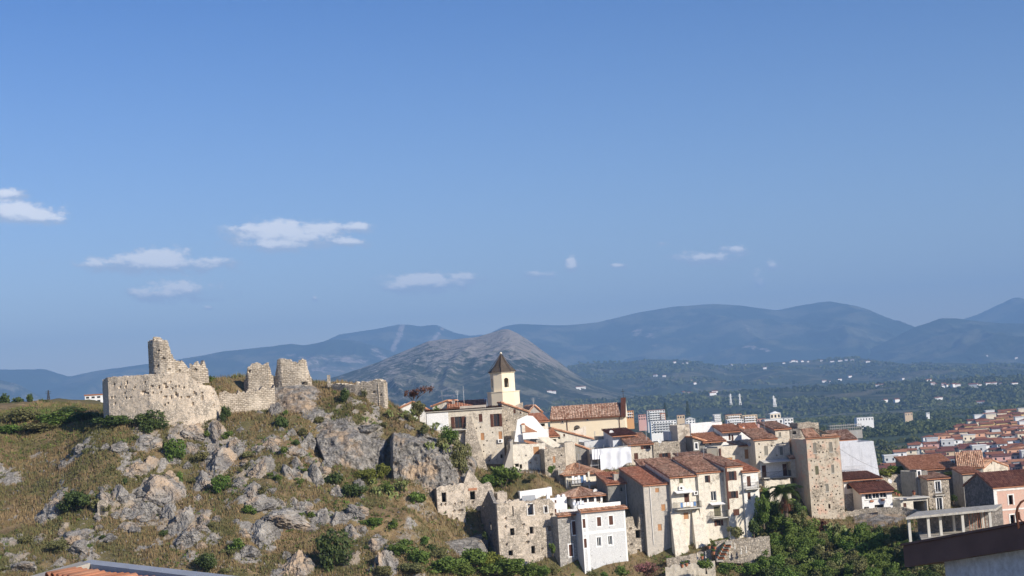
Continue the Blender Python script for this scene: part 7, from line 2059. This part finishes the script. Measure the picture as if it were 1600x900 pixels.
far_house(1147, 659, 25, 11, 1302, 'apartment_block', 'tan apartment block with terracotta roof', 'tanp', 'rooft', None, 3, 7)
far_house(1150, 667, 26, 11, 1147, 'apartment_block', 'white low apartment block in front of the tan ones', 'palegrey', 'brightwhite', None, 3, 7)
far_house(1173, 667, 23, 18, 1209, 'apartment_block', 'tall yellowish apartment block', 'tanp', 'tanp', None, 5, 5)
far_house(1190, 660, 13, 5, 1178, 'far_house', 'pinkish low house right of yellowish block', 'pinkp', 'roofo', None, 1, 3)
far_house(1214, 671, 36, 16, 1000, 'villa', 'big white villa above the tower house roofs', 'brightwhite', 'palegrey', None, 2, 5)
far_house(1212, 655, 16, 9, 1010, 'villa', 'upper storey of white villa with pitched roof', 'creamp', 'brightwhite', None, 1, 3, 'gy')
far_house(1233, 664, 14, 10, 990, 'villa', 'stepped right wing of the white villa', 'brightwhite', 'palegrey', None, 2, 3)
far_house(1352, 658, 26, 5.5, 1900, 'far_house', 'long white house alone in the woods', 'brightwhite', 'palegrey', None, 1, 6)
far_house(1420, 650, 12, 5, 2200, 'far_house', 'tan house amid far trees', 'tanp', 'roofo', None, 1, 3)
far_house(1450, 648, 5, 3, 2200, 'far_house', 'tiny white house amid far trees', 'brightwhite', 'palegrey', None, 1, 2)
far_house(1545, 665, 8, 5, 2000, 'far_house', 'white house at the edge of lower town trees', 'brightwhite', 'palegrey', None, 1, 2)
# unfinished concrete frame
uf = tag(empty('unfinished_building', P(1323, 673, 1500)), 'unfinished concrete building frame on the plain', 'building')
k_ = 1500 / F_PX
for lv in (0, 3.0, 5.6):
    MB().box(-26 * k_, 0, lv - (8 if lv == 0 else .45), 24 * k_, 12, lv).build('slab', M['concrete'], uf)
for j in range(15):
    x = -25 * k_ + 48 * k_ * j / 14
    MB().box(x - .2, .3, .003, x + .2, .7, 2.54).build('column', M['concrete'], uf)
    MB().box(x - .2, .3, 3.003, x + .2, .7, 5.14).build('column', M['concrete'], uf)
    MB().box(x - .15, .3, 5.603, x + .15, .6, 6.8).build('column', M['concrete'], uf)

# ------------------------------------------------------------------ lower town
rd = random.Random(123)
def far_variant(i):
    W, D, H = rd.uniform(6.5, 12), rd.uniform(6, 9), rd.choice([4.5, 5.5, 6, 6.5, 7.5, 9])
    gx = rd.random() < .72
    flat = i >= 10
    wall = MB().box(-W / 2, 0, -6, W / 2, D, H).mesh('wall')
    r_ = rd.uniform(.9, 1.6)
    if flat:
        H0 = H
        roof = MB().box(-W / 2 - .3, -.3, H + .004, W / 2 + .3, D + .3, H + .5).mesh('roof')
    elif gx:
        roof = MB().prism([(-W / 2 - .5, -.9, H - .25), (-W / 2 - .5, D / 2, H + r_), (-W / 2 - .5, D + .9, H - .25)], (W + 1, 0, 0)).mesh('roof')
    else:
        roof = MB().prism([(-W / 2 - .8, -.5, H - .25), (W / 2 + .8, -.5, H - .25), (0, -.5, H + r_ * 1.2)], (0, D + 1, 0)).mesh('roof')
    win = MB().box(-.55, -.06, -.75, .55, .06, .75).mesh('window'); win.materials.append(M['glass'])
    bal = MB().box(-W * .42, -1.2, -.1, W * .42, -.07, .85).mesh('balcony')
    ws = [(W * (q - .5) * .8, H * f) for f in (.22, .72) for q in (.1, .4, .65, .95)]
    return dict(flat=flat, W=W, wall=wall, roof=roof, win=win, bal=bal, ws=ws, H=H)
VAR = [far_variant(i) for i in range(11)]
_mm = {}
def wm(me, mt):
    if (me.name, mt) not in _mm:
        c_ = me.copy(); c_.materials.clear(); c_.materials.append(M[mt]); _mm[(me.name, mt)] = c_
    return _mm[(me.name, mt)]
WN = {'creamp': 'cream', 'brightwhite': 'white', 'peach': 'peach', 'yellow': 'yellow', 'pinkp': 'rose', 'palegrey': 'pale grey', 'tanp': 'tan'}
RN = {'rooft': 'terracotta', 'roofd': 'dark red', 'roofo': 'orange', 'palegrey': 'flat grey', 'brightwhite': 'flat white'}
TOWN = []
d_ = 700.0
nh = 0
rown = 0
ORD = 'first second third fourth fifth sixth seventh eighth ninth tenth eleventh twelfth thirteenth fourteenth fifteenth sixteenth seventeenth eighteenth nineteenth twentieth'.split() + ['twenty-first', 'twenty-second', 'twenty-third', 'twenty-fourth', 'twenty-fifth'] + ['last'] * 20
while d_ < 1560:
    ybase = lambda px: hor(px) + F_PX * (-PLAIN_Z - 1) / d_
    px0 = 1368 if d_ < 1000 else 1368 + (d_ - 1000) * .33
    px = px0 + rd.uniform(0, 12)
    while px < 1640:
        v = VAR[rd.randrange(11)]
        wpx = v['W'] * F_PX / d_
        dd = d_ + rd.uniform(-9, 9) - (px - 1500) * .12
        lift = (dd - 1050) * .028 + max(0.0, (px - 1450) * .012)
        if nh < 290:
            wmt = rd.choice(['creamp', 'creamp', 'brightwhite', 'peach', 'palegrey', 'tanp', 'pinkp', 'creamp']) if d_ < 1330 else rd.choice(['yellow', 'yellow', 'creamp', 'peach'])
            rmt = rd.choice(['rooft', 'rooft', 'roofd', 'roofo']) if not v['flat'] else rd.choice(['palegrey', 'brightwhite'])
            wmt = rd.choice(['brightwhite', 'creamp', 'palegrey']) if v['flat'] else wmt
            p = P(px + wpx / 2, ybase(px), dd)
            root = empty('town_house', (p.x, p.y, PLAIN_Z + lift), math.radians(rd.choice([-8, -8, -5, 82 if rd.random() < .3 else -8])))
            tag(root, f'{WN[wmt]} house with {RN[rmt]} roof in the {ORD[rown]} row of lower town, {"left" if px < 1450 else "middle" if px < 1530 else "right"} part', 'house', f'{WN[wmt]} and {RN[rmt]} houses of the lower town')
            link('wall', wm(v['wall'], wmt), None, root)
            link('roof', wm(v['roof'], rmt), None, root)
            if dd < 1250:
                for (x, z) in v['ws'][::1 if dd < 900 else 2]:
                    link('window', v['win'], None, root, (x, 0, z))
            link('balcony', wm(v['bal'], wmt), None, root, (0, 0, v['H'] * .5))
            TOWN.append((p.x, p.y))
            nh += 1
        px += wpx * rd.uniform(1.0, 1.35)
    d_ += rd.uniform(34, 50)
    rown += 1

# ------------------------------------------------------------------ woods of the plain and houses on the far slopes
def wood_mesh(x, y, z, r, nleaf, leaf, seed):
    rng = np.random.default_rng(seed)
    n = len(x)
    d = rng.normal(0, 1, (n, nleaf, 3)); d /= np.linalg.norm(d, axis=2)[..., None]
    lob = rng.normal(0, .35, (n, 3, 3))
    w = rng.integers(0, 3, (n, nleaf))
    off = np.take_along_axis(lob, w[..., None].repeat(3, 2), 1)
    d[..., 2] = np.abs(d[..., 2]) * .95 - .25
    rr_ = r[:, None, None]
    p = np.stack([x, y, z + r * .55], -1)[:, None] + (d * rng.uniform(.5, .85, (n, nleaf, 1)) + off * np.array([1, 1, .5])) * rr_
    nn = d + rng.normal(0, .45, d.shape); nn /= np.linalg.norm(nn, axis=2)[..., None]
    t = np.cross(nn, rng.normal(0, 1, d.shape)); t /= np.linalg.norm(t, axis=2)[..., None]
    u = np.cross(nn, t)
    s = leaf * rr_ * rng.uniform(.7, 1.3, (n, nleaf, 1))
    V = np.stack([p - t * s, p + u * s * .8, p + t * s, p - u * s * .8], 2).reshape(-1, 3)
    zone = np.clip((fbm(x / 130, y / 130, 3, 88) - .5) * 1.8, -.45, .45)[:, None]
    tint = np.repeat(np.clip(rng.normal(.45, .2, (n, 1)) + zone + rng.normal(0, .15, (n, nleaf)), 0, 1).ravel(), 4)
    return np_mesh('woodland', V, np.arange(len(V)).reshape(-1, 4), tint)
M['leaf_wood'] = leaf_mat('woodland_leaves', (0.036, 0.060, 0.018), (0.145, 0.175, 0.05), (0.12, 0.125, 0.035))
rng = np.random.default_rng(21)
TA = np.array(TOWN)
def wood(n, d0, d1, px0, px1, r0, r1, nleaf, leaf, seed, thr=.42):
    rng = np.random.default_rng(seed)
    d = np.sqrt(rng.uniform(d0 ** 2, d1 ** 2, n))
    a = (rng.uniform(px0, px1, n) - 800) / F_PX
    x = a * d
    k = fbm(x / 160, d / 160, 4, 31) > thr
    # keep the lower town and its streets clear
    inside = (a * F_PX + 800 > 1355 + np.maximum(0, (d - 1000) * .33)) & (d < 1600) & (d > 660)
    k &= ~inside
    x, d = x[k], d[k]
    z = np.full(len(x), PLAIN_Z - .5)
    return wood_mesh(x, d, z, rng.uniform(r0, r1, len(x)), nleaf, leaf, seed + 1)
tag(link('woodland', wood(3200, 620, 1500, 880, 1720, 2.6, 6.0, 56, .22, 5, .46), M['leaf_wood']), 'dark green woods and orchards on the near plain', 'woodland', kind='stuff')
tag(link('woodland', wood(9000, 1500, 2750, 860, 1780, 2.8, 6.5, 24, .34, 9, .46), M['leaf_wood']), 'dark green woodland filling the coastal plain', 'woodland', kind='stuff')
def on_range(name):
    o = bpy.data.objects[name]
    n = len(o.data.vertices)
    a = np.empty(n * 3, np.float32); o.data.vertices.foreach_get('co', a)
    a = a.reshape(-1, 3).astype(float)
    wv = a @ np.array(FW)
    return a, 800 + F_PX * (a @ np.array(RI)) / wv, 450 - F_PX * (a @ np.array(UI)) / wv
for nm, cnt, seed, thr, rlo, rhi, lb in (('low_rise', 420, 47, .45, 2.5, 4.5, 'trees between the apartment blocks'), ('foothill', 6500, 41, .38, 4, 8, 'trees covering the low rise before the hills'), ('wooded_hills', 11000, 43, .56, 6, 11, 'far woods on the foothills below the mountains')):
    a, qx, qy = on_range(nm)
    rng = np.random.default_rng(seed)
    i = rng.integers(0, len(a), cnt)
    b = a[i] + rng.normal(0, 1, (cnt, 3)) * np.array([9, 9, 0])
    k = (fbm(b[:, 0] / 220, b[:, 1] / 220, 4, seed) > thr) & (b[:, 2] > PLAIN_Z - 6)
    b = b[k]
    tag(link('woodland', wood_mesh(b[:, 0], b[:, 1], b[:, 2] - 2, rng.uniform(rlo, rhi, len(b)), 11, .55, seed), M['leaf_wood']), lb, 'woodland', kind='stuff')
fh_wall = MB().box(-6, 0, -6, 6, 9, 6.5).mesh('wall'); fh_wall.materials.append(M['brightwhite'])
fh_roof = MB().prism([(-6.6, -.6, 6.4), (-6.6, 4.5, 8.6), (-6.6, 9.6, 6.4)], (13.2, 0, 0)).mesh('roof'); fh_roof.materials.append(M['rooft'])
FAR = [(1055, 565), (1066, 567), (1075, 566), (1145, 569), (1167, 569), (1196, 574), (1226, 566), (1234, 564), (1240, 563), (1246, 564), (1254, 563), (1262, 563), (1285, 562), (1300, 563), (1312, 562), (1322, 561), (1332, 561), (1024, 586), (1038, 586), (1082, 594), (1085, 598), (1070, 615), (1075, 614), (1117, 612), (1115, 615), (1357, 564), (1290, 596), (1296, 596), (1314, 593), (1329, 587), (1374, 602), (1460, 601), (1458, 600), (1475, 602), (1480, 602), (1484, 602), (1478, 603), (1494, 603), (1499, 603), (1520, 603), (1533, 602), (1546, 600), (1552, 600), (1556, 600), (1570, 600), (1588, 600), (1411, 591), (1452, 595), (1464, 624), (1470, 623), (1402, 626), (1384, 627), (1532, 630), (860, 612), (866, 613), (905, 606), (913, 605), (1590, 560), (1545, 556)]
grids = [on_range(n) for n in ('foothill', 'wooded_hills', 'rocky_mountain', 'mountain_shoulder')]
for i, (px, py) in enumerate(FAR):
    best = None
    for (a, qx, qy) in grids:
        dd = np.hypot(qx - px, qy - py)
        j = np.where(dd < 3.0)[0]
        if len(j):
            j = j[np.argmin(a[j, 1])]
            if best is None or a[j, 1] < best[1]:
                best = a[j]
    if best is None:
        continue
    root = empty('far_house', best + np.array([0, 0, .5]), rd.uniform(-.5, .5))
    root.scale = (rd.uniform(.8, 1.8), 1, rd.uniform(.7, 1.2))
    link('wall', fh_wall, None, root); link('roof', fh_roof, None, root)
    zn = 'on the wooded hill crest' if py < 572 else 'in the white village strip' if px > 1440 and 594 < py < 606 else 'on the hill slope' if py < 606 else 'at the foot of hills'
    zx = 'behind the church' if px < 950 else 'above the apartment blocks' if px < 1100 else 'above the canopy houses' if px < 1200 else 'above the tower house' if px < 1350 else 'above the orange barn roof' if px < 1500 else 'near the right edge'
    tag(root, f'tiny pale house {zn} {zx}', 'house', 'houses scattered on the distant hills')
# two tall dark conifers on the plain
for k, (px, py) in enumerate([(1040, 650), (1075, 648)]):
    p = P(px, py, 2100)
    root = tag(empty('conifer', p), ['dark conifer standing above the stepped apartment block', 'taller dark conifer right of the stepped block'][k], 'tree', 'tall conifers on the plain')
    MB().tube([(0, 0, -8), (0, 0, 17)], .5, 6, .1).build('trunk', M['bark'], root)
    n = 900; rg = np.random.default_rng(k)
    t = rg.uniform(0, 1, n); an = rg.uniform(0, 6.28, n); r_ = (1 - t) * 4.0 * (.45 + .55 * np.abs(np.sin(t * 22)))* rg.uniform(.5, 1, n) + .3
    pp = np.stack([r_ * np.cos(an), r_ * np.sin(an), -2 + t * 20], -1)
    tt, uu = rg.normal(0, .5, (n, 3)), rg.normal(0, .5, (n, 3))
    link('crown', np_mesh('crown', np.stack([pp - tt, pp + uu, pp + tt, pp - uu], 1).reshape(-1, 3), np.arange(4 * n).reshape(-1, 4), rg.uniform(.2, .6, 4 * n)), M['leaf_wood'], root)
